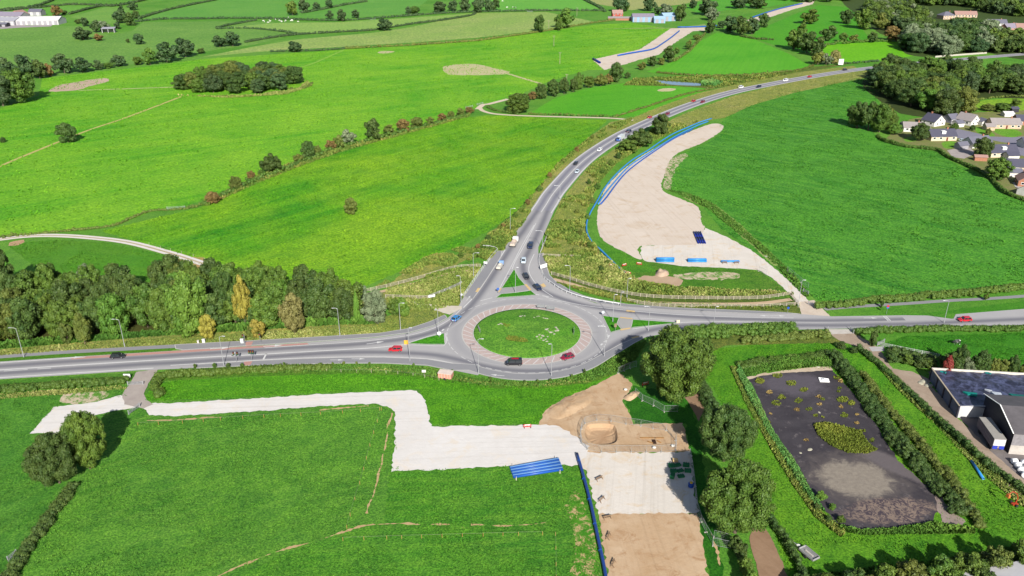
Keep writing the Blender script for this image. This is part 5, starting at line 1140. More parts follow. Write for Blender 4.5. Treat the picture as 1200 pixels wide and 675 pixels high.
# housing estate ground
DRIVE = asphalt('estate_road', (146,144,160), (120,120,130))
sheet('road', [(1112,157),(1122,151),(1136,154),(1160,160),(1186,161),(1230,158),(1230,190),(1196,182),(1186,178),(1183,168),(1160,164),(1140,163),(1120,162)], 0.058, DRIVE, False, 0.1)
LAWN = field((104,166,44), (126,180,56), None, 10, 0.5, 0.5, 60, 2, 10); GARD = soil('garden_ground', (120,140,66), (150,140,100), 0.25, spots=(86,120,50), spot_amt=.05)
sheet('garden', [(1036,164),(1050,152),(1066,140),(1100,134),(1140,132),(1230,128),(1230,244),(1200,234),(1176,224),(1160,206),(1112,184),(1095,175),(1060,171)], 0.046, GARD, False, 0.3)
for px in ([(1142,149),(1152,150),(1166,158),(1160,160),(1146,156)], [(1164,152),(1186,151),(1198,157),(1186,161),(1172,158)], [(1104,167),(1118,166),(1121,172),(1108,174)], [(1182,178),(1192,179),(1192,182),(1184,182)], [(1060,162),(1072,160),(1074,165),(1062,166)]):
    sheet('lawn', px, 0.054, LAWN, True, 0.2)
sheet('patio', [(1110,176),(1136,172),(1144,180),(1130,186),(1116,184)], 0.054, soil('patio_stone', (196,186,182), (170,160,160), .3), False, 0.2)
sheet('patio', [(1186,214),(1206,210),(1210,226),(1192,222)], 0.054, soil('patio_stone_pale', (206,200,196), (186,180,176), .3), False, 0.2)
house(1069,153,12,8,2.7,2.4,-10,'white','brown','brown-roofed bungalow with a dark lean-to at the field corner, leftmost of the estate')
house(1093,146,9,10,3.0,3.6,118,'white','dslate','white gabled house with a dark slate roof behind the leftmost bungalow', gable_win=True)
house(1133,145,10,9,3.0,3.4,122,'white','brown','white gabled house with a brown roof beside the driveway', gable_win=True)
house(1114,143,7,7,2.7,2.4,20,'grey','slate','small grey gabled house between the two white gabled houses', chimney=False)
house(1101,163,15,8.5,2.7,3.2,4,'cream','dslate','cream bungalow with slate roof and white dormer below the white houses', sky=True)
house(1175,149,17,9,2.7,2.8,-3,'buff','brown','wide brown-roofed bungalow behind the round front lawn')
house(1200,145,12,9,2.7,2.8,-6,'brick','dslate','dark-roofed brick bungalow at the right edge behind the lawns')
house(1144,171,13,8,2.7,2.8,16,'white','slate','grey-roofed bungalow left of the estate road with a glazed gable')
house(1171,182,15,8.5,2.7,3.2,4,'cream','dslate','cream bungalow with slate roof and white dormer right of the dark garden tree', sky=True)
house(1191,199,14,8.5,2.7,3.0,-6,'cream','dslate','slate-roofed bungalow above the brick gable at the right edge')
house(1200,216,9,7,2.7,2.6,70,'brick','terra','small orange brick gabled bungalow at the right edge of the estate', gable_win=True)
house(1060,150,5,4,2.3,1.2,-10,'dark','dslate','dark garden shed left of the leftmost bungalow', name='garden_shed', cat='shed', chimney=False, win=False)
house(1148,188,6,3,2.2,.8,-10,'brick','terra','low reddish garden shed beside the boundary hedge', name='garden_shed', cat='shed', chimney=False, win=False)
house(1187,131,5,4,2.3,1.0,10,'dark','dslate','dark shed in the garden behind the brick bungalow', name='garden_shed', cat='shed', chimney=False, win=False)
house(1180,136,6,5,2.0,1.0,0,'white','white','white summerhouse behind the wide bungalow', name='summerhouse', cat='shed', chimney=False, win=False)
for (x, y, w, d, rot, wl, rf, lb) in [(1082,156,6,5,-8,'white','brown','small white garage between the leftmost bungalow and the garden tree'),(1122,148,5,5,20,'white','slate','small white garage left of the brown-roofed gabled house'),(1152,146,5,6,100,'white','slate','narrow white garage right of the brown-roofed gabled house'),(1158,152,5,5,0,'buff','brown','low garage left of the wide bungalow'),(1126,174,6,4,16,'grey','slate','glazed lean-to beside the patio'),(1184,186,6,5,4,'white','dslate','small white garage right of the lower cream bungalow'),(1186,206,7,5,-6,'white','slate','white garage between the slate bungalow and the brick gable'),(1206,228,9,7,30,'white','dslate','white-walled house at the lower right end of the estate'),(1208,172,12,8,0,'white','dslate','slate-roofed house across the estate road at the right edge')]:
    house(x, y, w, d, 2.4, 1.4 if w < 8 else 2.8, rot, wl, rf, lb, name='garage' if w < 8 else 'bungalow', cat='garage' if w < 8 else 'house', chimney=w > 8, win=w > 8)
# top right houses
house(1108,22,16,13,4.6,4,10,'buff','slate','hip-roofed house among the trees at the top right', hip=True, name='house')
house(1130,20,26,11,3.6,3.6,-8,'buff','terra','long terracotta-roofed house right of the hip-roofed house', name='house')
house(1166,33,20,11,6.0,3.6,-6,'white','slate','white house with grey roof at the top right', name='house')
house(1182,38,18,11,5.5,4,20,'pink','purple','pink brick gabled house below the white house', name='house')
house(1197,38,16,12,5.5,4,-10,'red','terra','red brick house at the right edge below the white house', name='house')
house(1176,43,10,6,2.6,1.4,-10,'white','purple','small white outbuilding left of the red brick house', name='outbuilding', cat='outbuilding', chimney=False)
house(1198,45,14,7,2.6,1.4,-10,'white','white','low white outbuilding at the right edge', name='outbuilding', cat='outbuilding', chimney=False)
house(1158,44,9,6,2.6,1.4,10,'pink','white','low outbuilding with pale roof left of the pink brick house', name='outbuilding', cat='outbuilding', chimney=False)
house(1032,2,18,10,5,3.5,0,'white','slate','pale house among trees at the top edge', name='house')
house(1054,3,20,10,5,3.5,0,'white','purple','purple-grey roofed house among trees at the top edge', name='house')
# far farms
house(735,26.5,0.1,0.1,0.1,0.1,0,'red','terra','x') if False else None
house(723,20,13,9,5.0,3.6,5,'red','terra','red brick farmhouse beside the blue sheds', name='farmhouse')
house(727,23.5,30,8,2.6,1.5,-4,'brick','brown','low brick outbuilding in front of the red farmhouse', name='outbuilding', cat='outbuilding', chimney=False, win=False)
def shed(x, y, w, d, h, rise, rot, wall, roof, label):
    r = house(x, y, w, d, h, rise, rot, wall, roof, label, name='farm_shed', cat='shed', chimney=False, win=False, over=0.3)
    for i in range(max(2, int(w/6))):
        xx = -w/2+w*(i+.5)/max(2, int(w/6)); MB().box(xx-1.8, xx+1.8, -d/2-.06, -d/2+.04, .1, h-.6).build('door', WALLM['grey'] if wall != 'grey' else WALLM['shed'], r)
    return r
shed(753,25,26,16,6,3,0,'blue','purple','big pale blue farm shed with a purple-grey roof'); shed(772,26.5,13,12,5,2.4,0,'blue','blue','small low blue shed right of the big blue shed'); shed(782,24,16,15,6,3,14,'blue','blue','blue gabled shed at the right end of the farm')
shed(49,28,48,22,5,3.5,4,'shed','white','long white-roofed farm shed at the top left'); shed(10,28.5,30,20,5,3,-6,'grey','grey','grey-roofed farm shed at the left picture edge'); shed(16,24,34,18,6,4,-10,'grey','purple','purple-grey farm shed behind the grey-roofed shed'); shed(24,23,14,18,6,5,80,'pink','terra','brick gable farm building between the grey and white sheds'); shed(44,18,16,12,5,3,0,'grey','slate','blue-grey shed behind the white-roofed farm shed'); shed(3,31,14,8,3,1.5,0,'dark','slate','small dark lean-to at the left edge of the farm'); 
sheet('yard', [(0,30),(25,28),(30,30),(62,29),(60,31),(22,32.5),(0,34)], 0.05, soil('farm_yard', (176,166,172), (190,178,180), .1), False, .5)
# open barn
ob = empty('open_barn', G(128,38), math.radians(10)); tag(ob, 'small open-fronted barn with a pale roof between two tree clumps', 'barn')
for xx in (-6, 0, 6): MB().box(xx-.2, xx+.2, -3.4, -3, 0, 4.2).build('post', WALLM['shed'], ob)
MB().box(-6.5, 6.5, 3, 3.2, 0, 5).box(-6.5, -6.3, -3, 3, 0, 3.5).box(6.3, 6.5, -3, 3, 0, 3.5).build('wall', WALLM['grey'], ob); MB().hexa([(-7,-4,4.2),(7,-4,4.2),(7,3.8,5.2),(-7,3.8,5.2),(-7,-4,4.4),(7,-4,4.4),(7,3.8,5.4),(-7,3.8,5.4)]).build('roof', ROOFM['grey'], ob)

# ---- clamp and shed at the right edge
CONC = P_('concrete_panel', 176,172,170, 0.9, 0.25, 0.7); DSTEEL = P_('dark_steel', 58,58,72, 0.6)
A, B = G(1089,445), G(1120.5,489.5); AB = (B-A); ab = AB.normalized(); nx = Vector((-ab.y, ab.x, 0)); nx = nx if nx.x > 0 else -nx
hc = topz(1120.5,489.5,475.5)
cl = empty('silage_clamp', A.lerp(B, .5)); tag(cl, 'low clamp topped with black mottled sheeting behind dark panelled walls', 'clamp')
inv = Vector(cl.location)
def off_(p): return Vector(p)-inv
np_ = 4
for i in range(np_):
    a = off_(A.lerp(B, (i+.06)/np_)); b = off_(A.lerp(B, (i+.94)/np_)); up = Vector((0,0,hc-.25))
    m = MB().hexa([a, b, b+nx*.18, a+nx*.18, a+up, b+up, b+nx*.18+up, a+nx*.18+up]); m.build('wall_panel', P_('panel_grey', 112,120,142, .8, .4, .35), cl)
for i in range(np_+1):
    a = off_(A.lerp(B, i/np_)); MB().bar(a-Vector((0,0,.1)), a+Vector((0,0,hc)), 0.4).build('post', DSTEEL, cl)
MB().bar(off_(A)+Vector((0,0,hc)), off_(B)+Vector((0,0,hc)), 0.35, 0.2).build('coping', P_('pale_coping', 196,182,160), cl)
D_ = G(1151,489); fw = MB(); a, b = off_(B), off_(D_); up = Vector((0,0,hc-.2)); bk = Vector((0,.25,0)); fw.hexa([a, b, b+bk, a+bk, a+up, b+up, b+bk+up, a+bk+up]).build('front_wall', P_('white_wall', 222,222,224, .8, .15), cl)
E_ = G(1260,455); a, b = off_(A), off_(E_); up = Vector((0,0,hc+.15)); MB().hexa([a, b, b+bk, a+bk, a+up, b+up, b+bk+up, a+bk+up]).build('back_wall', P_('white_coping', 226,220,210, .8, .15), cl)
m, nt, b_ = nodes('black_sheeting'); P0 = pos(nt); n1 = nramp(nt, nnoise(nt, P0, .55, 5, .75, .6), .42, .62); n2 = nramp(nt, nnoise(nt, P0, .16, 3, .6), .4, .6)
col = nmix(nt, n1, (0.012,0.013,0.026), (0.075,0.085,0.16)); col = nmix(nt, nmath(nt, 'MULTIPLY', n2, .5), col, (0.02,0.02,0.035)); nt.links.new(col, b_.inputs['Base Color']); b_.inputs['Roughness'].default_value = .45
SHEETM = m
quad = [off_(A)+nx*.2, off_(B)+nx*.2, off_(D_), off_(G(1152,476)), off_(G(1260,484)), off_(E_)]
nu, nv_ = 50, 28; V, F = [], []; qa, qb, qc, qd = off_(A)+nx*.3+ab*.3, off_(B)+nx*.3-ab*.3, off_(B)+nx*48-ab*.3, off_(A)+nx*48+ab*.3
for j in range(nv_+1):
    for i in range(nu+1):
        p = (qa.lerp(qd, i/nu)).lerp(qb.lerp(qc, i/nu), j/nv_); V.append((p.x, p.y, hc-.35+.35*noise.noise(Vector((p.x*.25, p.y*.25, 2)))+.15*noise.noise(Vector((p.x*.9, p.y*.9, 5)))))
for j in range(nv_):
    for i in range(nu): k = j*(nu+1)+i; F.append((k, k+nu+1, k+nu+2, k+1))
me = mesh_py('sheeting', V, F, SHEETM, True)
if me.polygons[0].normal.z < 0: me.flip_normals()
sh = put(bpy.data.objects.new('sheeting', me), cl)
for (u0, u1, v0, v1, c) in ((.07,.14,.62,.72,(20,140,130)), (.22,.27,.58,.76,(206,214,226)), (.31,.41,.62,.76,(16,120,110)), (.2,.235,.52,.6,(210,216,226)), (.03,.06,.05,.1,(30,140,140)), (.28,.31,.02,.05,(30,140,140))):
    c4 = [(qa.lerp(qd, u)).lerp(qb.lerp(qc, u), v) for u, v in ((u0,v0),(u1,v0+.03),(u1-.01,v1),(u0+.015,v1-.03))]
    MB().hexa([Vector((p.x, p.y, hc-.3)) for p in c4]+[Vector((p.x, p.y, hc+.10)) for p in c4]).build('patch', P_('sheet_patch', *c, .5, .3, .6), sh)
# shed with gable towards the left
N_, F_ = G(1181.5,532), G(1149,486); g = (F_-N_).normalized(); rx = Vector((g.y, -g.x, 0)); rx = rx if rx.x > 0 else -rx
he = topz(1181.5,532,507.5); hr = he+2.2; ln = 40; mid = N_.lerp(F_, .5)
bs = empty('barn', N_.lerp(F_, .5)); tag(bs, 'large grey-roofed barn with a dark gable at the right edge', 'barn'); inv = Vector(bs.location)
Zv = Vector((0,0,1)); n0, f0 = off_(N_), off_(F_); m0 = (n0+f0)/2
MB().poly([n0, f0, f0+Zv*he, m0+Zv*(hr-.05), n0+Zv*he, n0+rx*ln, f0+rx*ln, f0+rx*ln+Zv*he, m0+rx*ln+Zv*(hr-.05), n0+rx*ln+Zv*he], [(0,1,2,3,4),(9,8,7,6,5),(1,6,7,2)]).build('gable_wall', WALLM['dark'], bs)  # gable end stands in shade; that shade is put into its dark colour
MB().hexa([n0, n0+rx*ln, n0+rx*ln+g*.2, n0+g*.2, n0+Zv*he*.42, n0+rx*ln+Zv*he*.42, n0+rx*ln+g*.2+Zv*he*.42, n0+g*.2+Zv*he*.42]).build('front_wall', P_('block_wall', 206,198,192, .9, .2), bs)
q0 = n0+Zv*he*.42; MB().hexa([q0+g*.05, q0+rx*ln+g*.05, q0+rx*ln+g*.2, q0+g*.2, n0+Zv*he+g*.05, n0+rx*ln+Zv*he+g*.05, n0+rx*ln+g*.2+Zv*he, n0+g*.2+Zv*he]).build('front_cladding', P_('ribbed_cladding', 150,146,152, .6, .25, 1.5), bs)
for s, a, roofc in ((0, n0-g*.4, 'brown_sheet'), (1, f0+g*.4, 'dark_sheet')):
    t0 = a+Zv*(he-.1)-rx*.4; t1 = m0+Zv*hr-rx*.4; w_ = rx*(ln+.8); up = Zv*.15
    MB().hexa([t0, t0+w_, t1+w_, t1, t0+up, t0+w_+up, t1+w_+up, t1+up]).build('roof', P_(roofc, 108,104,108, .7, .25, .35), bs)
for s, a in ((0, n0-g*.4), (1, f0+g*.4)): MB().bar(a+Zv*(he+.12)-rx*.42, m0+Zv*(hr+.2)-rx*.42, .22, .12).build('verge_board', FRAME, bs)
# box trailer
tr0, tr1 = G(1168,530), G(1150,504); td = (tr1-tr0).normalized(); tn = Vector((td.y, -td.x, 0)); tl_ = (tr1-tr0).length
bt = empty('box_trailer', tr0.lerp(tr1, .5), math.atan2(td.y, td.x)); tag(bt, 'long box trailer with grey roof and blue rear parked beside the barn', 'trailer')
MB().box(-tl_/2, tl_/2, -1.35, 1.35, 1.1, 3.7).build('body', P_('trailer_side', 150,138,146, .6, .25, 1.2), bt)
MB().box(-tl_/2-.02, tl_/2+.02, -1.38, 1.38, 3.7, 3.8).build('roof', P_('trailer_roof', 176,172,166, .6, .15), bt)
for i in range(14): MB().box(-tl_/2+.4+i*(tl_-.8)/13-.06, -tl_/2+.4+i*(tl_-.8)/13+.06, -1.42, -1.35, 1.15, 3.65).box(-tl_/2+.4+i*(tl_-.8)/13-.06, -tl_/2+.4+i*(tl_-.8)/13+.06, 1.35, 1.42, 1.15, 3.65).build('rib', P_('trailer_rib', 130,118,128), bt)
MB().box(-tl_/2-.08, -tl_/2-.01, -1.3, 1.3, 1.9, 3.6).build('rear_door', P_('trailer_white', 226,226,230), bt); MB().box(-tl_/2-.09, -tl_/2-.01, -1.3, -.2, .95, 1.85).box(-tl_/2-.09, -tl_/2-.01, .2, 1.3, .95, 1.85).build('rear_panel', P_('trailer_blue', 50,70,190), bt)
TYRE = plain('tyre_rubber', (0.018,0.018,0.02), 0.8)
for xx in (-tl_/2+1.2, -tl_/2+2.4, tl_/2-1.6):
    for yy in (-1.15, 1.15): MB().tube([(xx, yy-.15, .5), (xx, yy+.15, .5)], .5, 12).build('wheel', TYRE, bt)
# wrapped bales
WRAP = plain('white_wrap', (0.75,0.76,0.78), .35, .06)
for i, (x, y) in enumerate([(1188,543),(1192,547.5),(1196,553),(1200,559),(1199,545),(1203,550),(1206,557)]):
    p = G(x, y); m = MB(); m.tube([(-.62,0,.66),(-.55,0,.66),(.55,0,.66),(.62,0,.66)], [.5,.66,.66,.5], 14); o = m.build('bale', WRAP, None, True); o.location = p; o.rotation_euler = (0, 0, .3*i)
    tag(o, ['white wrapped bale at the left end of the row beside the barn','second wrapped bale of the front row beside the barn','third wrapped bale of the front row beside the barn','white wrapped bale nearest the camera at the right edge','left wrapped bale of the back row by the barn','middle wrapped bale of the back row by the barn','last wrapped bale of the back row at the picture edge'][i], 'bale', 'wrapped bales by the barn')
# white-roofed building at the bottom right corner
cr0 = house(1226,704,30,14,3,1.2,14,'shed','white','white sheet-roofed building at the bottom right corner', name='farm_shed', cat='shed', chimney=False, win=False)

# ================================================================== VEHICLES
PAINT = {}
def paint(rgb):
    if rgb not in PAINT:
        m, nt, b = nodes('car_paint'); b.inputs['Base Color'].default_value = (*rgb, 1); b.inputs['Roughness'].default_value = .28; b.inputs['Coat Weight'].default_value = .6; b.inputs['Coat Roughness'].default_value = .08
        n = nramp(nt, nnoise(nt, nt.nodes.new('ShaderNodeTexCoord').outputs['Object'], 2.0, 4), .3, .7); nt.links.new(nmix(nt, n, rgb, tuple(c*.85 for c in rgb)), b.inputs['Base Color']); PAINT[rgb] = m
    return PAINT[rgb]
def loft(m, st):
    n0 = len(m.v)
    for (x, w, zb, zt) in st:
        c = min(.12, (zt-zb)*.25); m.v += [(x,-w+c,zb),(x,w-c,zb),(x,w,zb+c),(x,w,zt-c),(x,w-c,zt),(x,-w+c,zt),(x,-w,zt-c),(x,-w,zb+c)]
    for i in range(len(st)-1):
        for k in range(8): a = n0+i*8+k; b = n0+i*8+(k+1) % 8; m.f.append((a, a+8, b+8, b))
    m.f.append(tuple(n0+k for k in range(8))); m.f.append(tuple(n0+(len(st)-1)*8+k for k in reversed(range(8))))
LAMPW = plain('headlamp', (.8,.8,.78), .15); LAMPR = plain('tail_lamp', (.35,.01,.01), .2); RIM = plain('alloy', (.5,.5,.52), .3, .1, 1, .9); PLATE = plain('number_plate', (.75,.72,.5), .5); BLACK = plain('black_trim', (.02,.02,.022), .6)
def car_kit(Ln, W, H, hood, rear, wind, roofr, bed=False):
    """meshes of one kind of vehicle, nose towards +x"""
    hl, hw = Ln/2, W/2; sh_ = H*.56; k = {}
    m = MB(); loft(m, [(-hl,hw*.82,.42,sh_*.92),(-hl+.12,hw*.95,.3,sh_),(-hl+.5,hw,.24,sh_*1.02),(0,hw,.22,sh_),(wind+.1,hw,.22,sh_*.98),(hl-.55,hw*.98,.24,sh_*hood),(hl-.12,hw*.9,.3,sh_*hood*.9),(hl,hw*.74,.4,sh_*hood*.74)])
    zr = H; xr1, xf1 = roofr, wind-.75*(H-sh_)-.1; tw = hw*.78
    m.hexa([(xr1,-tw,zr-.06),(xf1,-tw,zr-.06),(xf1,tw,zr-.06),(xr1,tw,zr-.06),(xr1+.12,-tw*.92,zr),(xf1-.12,-tw*.92,zr),(xf1-.12,tw*.92,zr),(xr1+.12,tw*.92,zr)])
    for sy in (-1, 1):
        m.bar((rear,sy*hw*.93,sh_-.03),(xr1,sy*tw,zr-.05),.12); m.bar((wind,sy*hw*.93,sh_-.03),(xf1,sy*tw,zr-.05),.1); m.bar(((rear+wind)/2,sy*hw*.945,sh_-.03),((xr1+xf1)/2,sy*tw*1.01,zr-.04),.09)
        m.box(wind-.25, wind-.05, sy*hw-.02 if sy > 0 else sy*hw-.16, sy*hw+.16 if sy > 0 else sy*hw+.02, sh_, sh_+.14)
    k['body'] = m.mesh('body', BLACK)
    g = MB(); gw = hw*.91; g.hexa([(rear,-gw,sh_-.06),(wind,-gw,sh_-.06),(wind,gw,sh_-.06),(rear,gw,sh_-.06),(xr1,-tw*.98,zr-.055),(xf1,-tw*.98,zr-.055),(xf1,tw*.98,zr-.055),(xr1,tw*.98,zr-.055)]); k['glass'] = g.mesh('window', GLASS)
    k['wheel'] = MB().tube([(0,-.11,0),(0,.11,0)], .32, 12).mesh('wheel', TYRE); k['rim'] = MB().tube([(0,-.12,0),(0,.12,0)], .19, 10).mesh('rim', RIM)
    k['wx'] = (-hl+.75, hl-.85); k['wy'] = hw-.1
    k['lamps'] = [(MB().box(hl-.2,hl-.03,s*hw*.55-.17,s*hw*.55+.17,sh_*hood*.6,sh_*hood*.8).mesh('headlight', LAMPW)) for s in (-1, 1)]; k['tails'] = [(MB().box(-hl-.02,-hl+.1,s*hw*.72-.12,s*hw*.72+.12,sh_*.62,sh_*.9).mesh('tail_light', LAMPR)) for s in (-1, 1)]
    k['plate'] = MB().box(-hl-.03,-hl+.02,-.26,.26,.5,.62).mesh('number_plate', PLATE)
    return k
KIT = {'hatch': car_kit(4.1,1.75,1.48,.86,-1.85,1.0,-1.5), 'saloon': car_kit(4.6,1.8,1.44,.84,-1.65,1.05,-1.0), 'suv': car_kit(4.6,1.9,1.72,.88,-2.1,1.15,-1.9), 'van': car_kit(4.9,1.95,1.95,.82,-2.3,1.55,-2.25)}
def base_vehicle(kit, x, y, d, rgb, label, z=0.12, group=None, name='car', cat='car', s=1.0):
    p = G(x, y); q = G(x+d[0], y+d[1]); a = math.atan2(q.y-p.y, q.x-p.x); r = empty(name, (p.x, p.y, z), a); r.scale = (s, s, s); tag(r, label, cat, group); k = KIT[kit]
    o = put(bpy.data.objects.new('body', k['body']), r); o.material_slots[0].link = 'OBJECT'; o.material_slots[0].material = paint(rgb)
    put(bpy.data.objects.new('window', k['glass']), r)
    for wx in k['wx']:
        for sy in (-1, 1):
            w = put(bpy.data.objects.new('wheel', k['wheel']), r); w.location = (wx, sy*k['wy'], .32); put(bpy.data.objects.new('rim', k['rim']), w)
    for me in k['lamps']: put(bpy.data.objects.new('headlight', me), r)
    for me in k['tails']: put(bpy.data.objects.new('tail_light', me), r)
    put(bpy.data.objects.new('number_plate', k['plate']), r); return r
BLK, NAVY, RED, MAR, WHT, BLU, SIL = (.012,.012,.016), (.012,.02,.055), (.45,.01,.02), (.22,.008,.03), (.75,.76,.78), (.03,.18,.42), (.45,.52,.58)
V_ = base_vehicle
V_('hatch',138.5,419.5,(10,-.6),BLK,'black hatchback on the west road below the wood',z=.13)
V_('hatch',463.5,411.5,(-10,.2),RED,'red hatchback leaving the roundabout on the west arm',z=.13)
V_('hatch',535,375,(8,-6),BLU,'bright blue hatchback entering the roundabout from the west',z=.13)
vn = V_('van',602,427.5,(-10,0),BLK,'black van with a red roof stripe circling the near side of the roundabout',z=.13,name='van',cat='van')
MB().box(-1.4,.6,-.35,.35,1.951,1.975).build('roof_stripe', P_('red_stripe', 196,30,40, .4), vn); MB().box(-1.9,-.2,-.985,-.975,.75,1.0).build('side_mark', P_('yellow_mark', 236,206,60, .4), vn)
V_('hatch',665,420.5,(-9,2.6),MAR,'crimson hatchback on the lower right of the roundabout',z=.13)
V_('suv',621.5,290,(-2,6),NAVY,'dark blue car furthest up the queue on the north arm',z=.13)
V_('hatch',613.5,307.5,(-.6,6),SIL,'pale silver-blue car between two dark cars on the north arm',z=.13)
V_('hatch',616.5,326,(3,5),BLK,'black car beside the triangular grass island on the north arm',z=.13)
V_('hatch',630,339,(6,5),NAVY,'dark blue car turning off the north arm towards the east road',z=.13)
V_('hatch',674.6,193,(-4,4),BLK,'black car first on the road bend above the roundabout',z=.13)
V_('hatch',676.3,202.5,(-4,4),SIL,'pale car just below the black one on the road bend',z=.13)
V_('hatch',702.6,177,(-6,4),WHT,'white car on the bend below the box van',z=.13)
V_('suv',737,155,(8,-4.4),NAVY,'dark blue car beside the trees inside the bend',z=.13)
V_('hatch',761.5,138.5,(8,-3.6),RED,'bright red car where the farm track meets the road',z=.13)
V_('hatch',782,134.5,(-8,3.4),MAR,'dark red car half hidden by the tree inside the bend',z=.13)
V_('hatch',812.8,119.3,(8,-2.7),RED,'red car, left of a close pair on the far stretch of road',z=.13)
V_('hatch',823.3,120.3,(-8,2.7),MAR,'maroon car, right of a close pair on the far stretch of road',z=.13)
V_('suv',889,102.6,(-8,1.8),NAVY,'dark blue car right of the white van on the far road',z=.13)
V_('van',868.5,103.3,(8,-2),WHT,'white van left of the dark blue car on the far road',z=.13,name='van',cat='van')
V_('van',920.3,95.2,(-8,1.6),WHT,'white van left of the red car on the far road',z=.13,name='van',cat='van')
V_('hatch',948.5,90.8,(-8,1.4),RED,'red car right of the white van on the far road',z=.13)
V_('suv',990,82.6,(8,-1.1),BLK,'black car beside the white roadside sign',z=.13)
V_('suv',1137,69,(8,-.8),BLK,'black car beyond the wood on the far right of the main road',z=.13)
V_('hatch',1130,376.5,(-10,.4),RED,'red hatchback on the east road beside the lay-by',z=.13)
V_('hatch',1189,200,(5,-1),BLU,'blue car parked outside the slate-roofed bungalow',z=.06)
V_('hatch',1128,166,(5,1),SIL,'silver car parked on the estate drive',z=.06)
def lorry(x, y, d, label, cab, load, name, s=1.0, boxy=False):
    p = G(x, y); q = G(x+d[0], y+d[1]); r = empty(name, (p.x, p.y, .13), math.atan2(q.y-p.y, q.x-p.x)); r.scale = (s, s, s); tag(r, label, 'lorry' if name != 'pickup_truck' else 'pickup')
    m = MB(); loft(m, [(1.9,1.0,.5,2.1),(2.0,1.08,.45,2.3),(3.0,1.08,.45,2.35),(3.5,1.04,.45,1.5),(3.75,.95,.5,1.2)]); o = m.build('cab', paint(cab), r)
    MB().hexa([(3.02,-.95,1.5),(3.53,-.92,1.45),(3.53,.92,1.45),(3.02,.95,1.5),(2.9,-.9,2.25),(3.08,-.85,2.25),(3.08,.85,2.25),(2.9,.9,2.25)]).build('window', GLASS, r)
    MB().box(-3.6,1.85,-1.05,1.05,.75,.95).build('bed', P_('bed_grey', 200,196,190), r)
    if boxy: MB().box(-3.6,1.8,-1.1,1.1,.95,3.0).build('box_body', P_('box_white', 226,232,236, .4), r)
    else:
        for sy in (-1, 1): MB().box(-3.6,1.85,sy*1.05-.04,sy*1.05+.04,.95,1.3).build('side_board', P_('board_white', 222,218,210), r)
        MB().box(-3.3,-.4,-.9,.9,.95,1.5).box(-.2,1.5,-.7,.7,.95,1.75).build('load', P_('load', *load, .7, .3, 1.5), r)
    for wx in (-2.6, -1.7, 2.7):
        for sy in (-1, 1): w = put(bpy.data.objects.new('wheel', KIT['van']['wheel']), r); w.location = (wx, sy*.95, .42); w.scale = (1.3,1.2,1.3); put(bpy.data.objects.new('rim', KIT['van']['rim']), w)
lorry(602.5,287,(3.6,-6),'white flatbed lorry heading away up the north arm',(.75,.73,.70),(226,206,190),'flatbed_lorry')
lorry(586,314,(3.6,-6),'small flatbed pickup with blue cab and pale load on the north arm',(.16,.28,.5),(232,226,214),'pickup_truck',.82)
lorry(727,164.8,(-8,4.6),'pale box lorry half hidden behind the trees inside the bend',(.05,.1,.3),(230,236,240),'box_lorry',1.0,True)

# ================================================================== STREET FURNITURE
GALV = P_('galvanised_steel', 196,198,204, .45, .1, 1.0, .3); GLAMP = plain('lamp_lens', (.7,.72,.74), .3)
def lamp(x, yb, yt, hx, label, h=None):
    p = G(x, yb); H_ = h or topz(x, yb, yt); r = empty('street_lamp', p, 0 if hx > 0 else math.pi); tag(r, label, 'street lamp', 'street lamps'); a = abs(hx)
    MB().tube([(0,0,-.1),(0,0,1.2),(0,0,1.25),(0,0,H_)], [.14,.14,.09,.06], 8).build('pole', GALV, r); MB().tube([(0,0,H_-.02),(a*.5,0,H_+.25),(a,0,H_+.3)], .05, 6).build('arm', GALV, r)
    hd_ = MB().hexa([(a-.1,-.16,H_+.22),(a+.7,-.12,H_+.25),(a+.7,.12,H_+.25),(a-.1,.16,H_+.22),(a-.1,-.14,H_+.38),(a+.7,-.08,H_+.34),(a+.7,.08,H_+.34),(a-.1,.14,H_+.38)]).build('lamp_head', GALV, r); MB().box(a+.05,a+.6,-.1,.1,H_+.2,H_+.23).build('lens', GLAMP, hd_)
LAMPS = [(28,418.5,385,-1.4,'leftmost street lamp, in front of the roadside wood'),(146.3,406.5,375,-1.4,'street lamp in front of the wood above the black hatchback'),(262.5,429,395,1.0,'street lamp on the near footway left of the traffic signals'),(398.5,394,362,-1.0,'street lamp at the right end of the roadside wood'),(469.5,387.5,356,1.0,'street lamp on the grass beside the pale willow'),(514,393.5,364,-.3,'street lamp on the west splitter island'),(480.5,423.3,385,.4,'street lamp on the near footway beside the red hatchback'),(560.8,438.3,398,.9,'street lamp on the near left of the roundabout'),(540.3,355,324,-.6,'street lamp at the foot of the white railing left of the north arm'),(555,325,297,1.4,'street lamp halfway up the left railing'),(598,272.5,245,1.4,'street lamp on the left verge above the flatbed lorry'),(635.5,292,271,-2.0,'street lamp on the right of the north arm beside the dark blue car'),(667.5,342.5,312,-1.2,'street lamp right of the curved railing'),(604,343.5,314,.3,'street lamp between the two north splitter islands'),(734.5,350,327,.4,'street lamp above the timber fence beside the red barriers'),(646,441,404,-.3,'street lamp at the near middle of the roundabout'),(708,418,383,-1.6,'street lamp on the near right of the roundabout'),(759.5,388,360,-1.0,'street lamp between the huge oak and the east island'),(836,382,360,.3,'street lamp beside the deep hedge bank on the east road'),(718,377.5,346,.3,'street lamp on the small east splitter island'),(727,359,343,.3,'short street lamp on the footway north of the east arm'),(935,360,329,.5,'street lamp at the works entrance beside the track'),(1106,378.7,353,-1.2,'street lamp on the east road beside the red hatchback'),(656,234,218,-2.0,'street lamp on the right of the road bend above the roundabout')]
for a in LAMPS: lamp(*a)
POSTG = P_('grey_post', 150,152,158, .5)
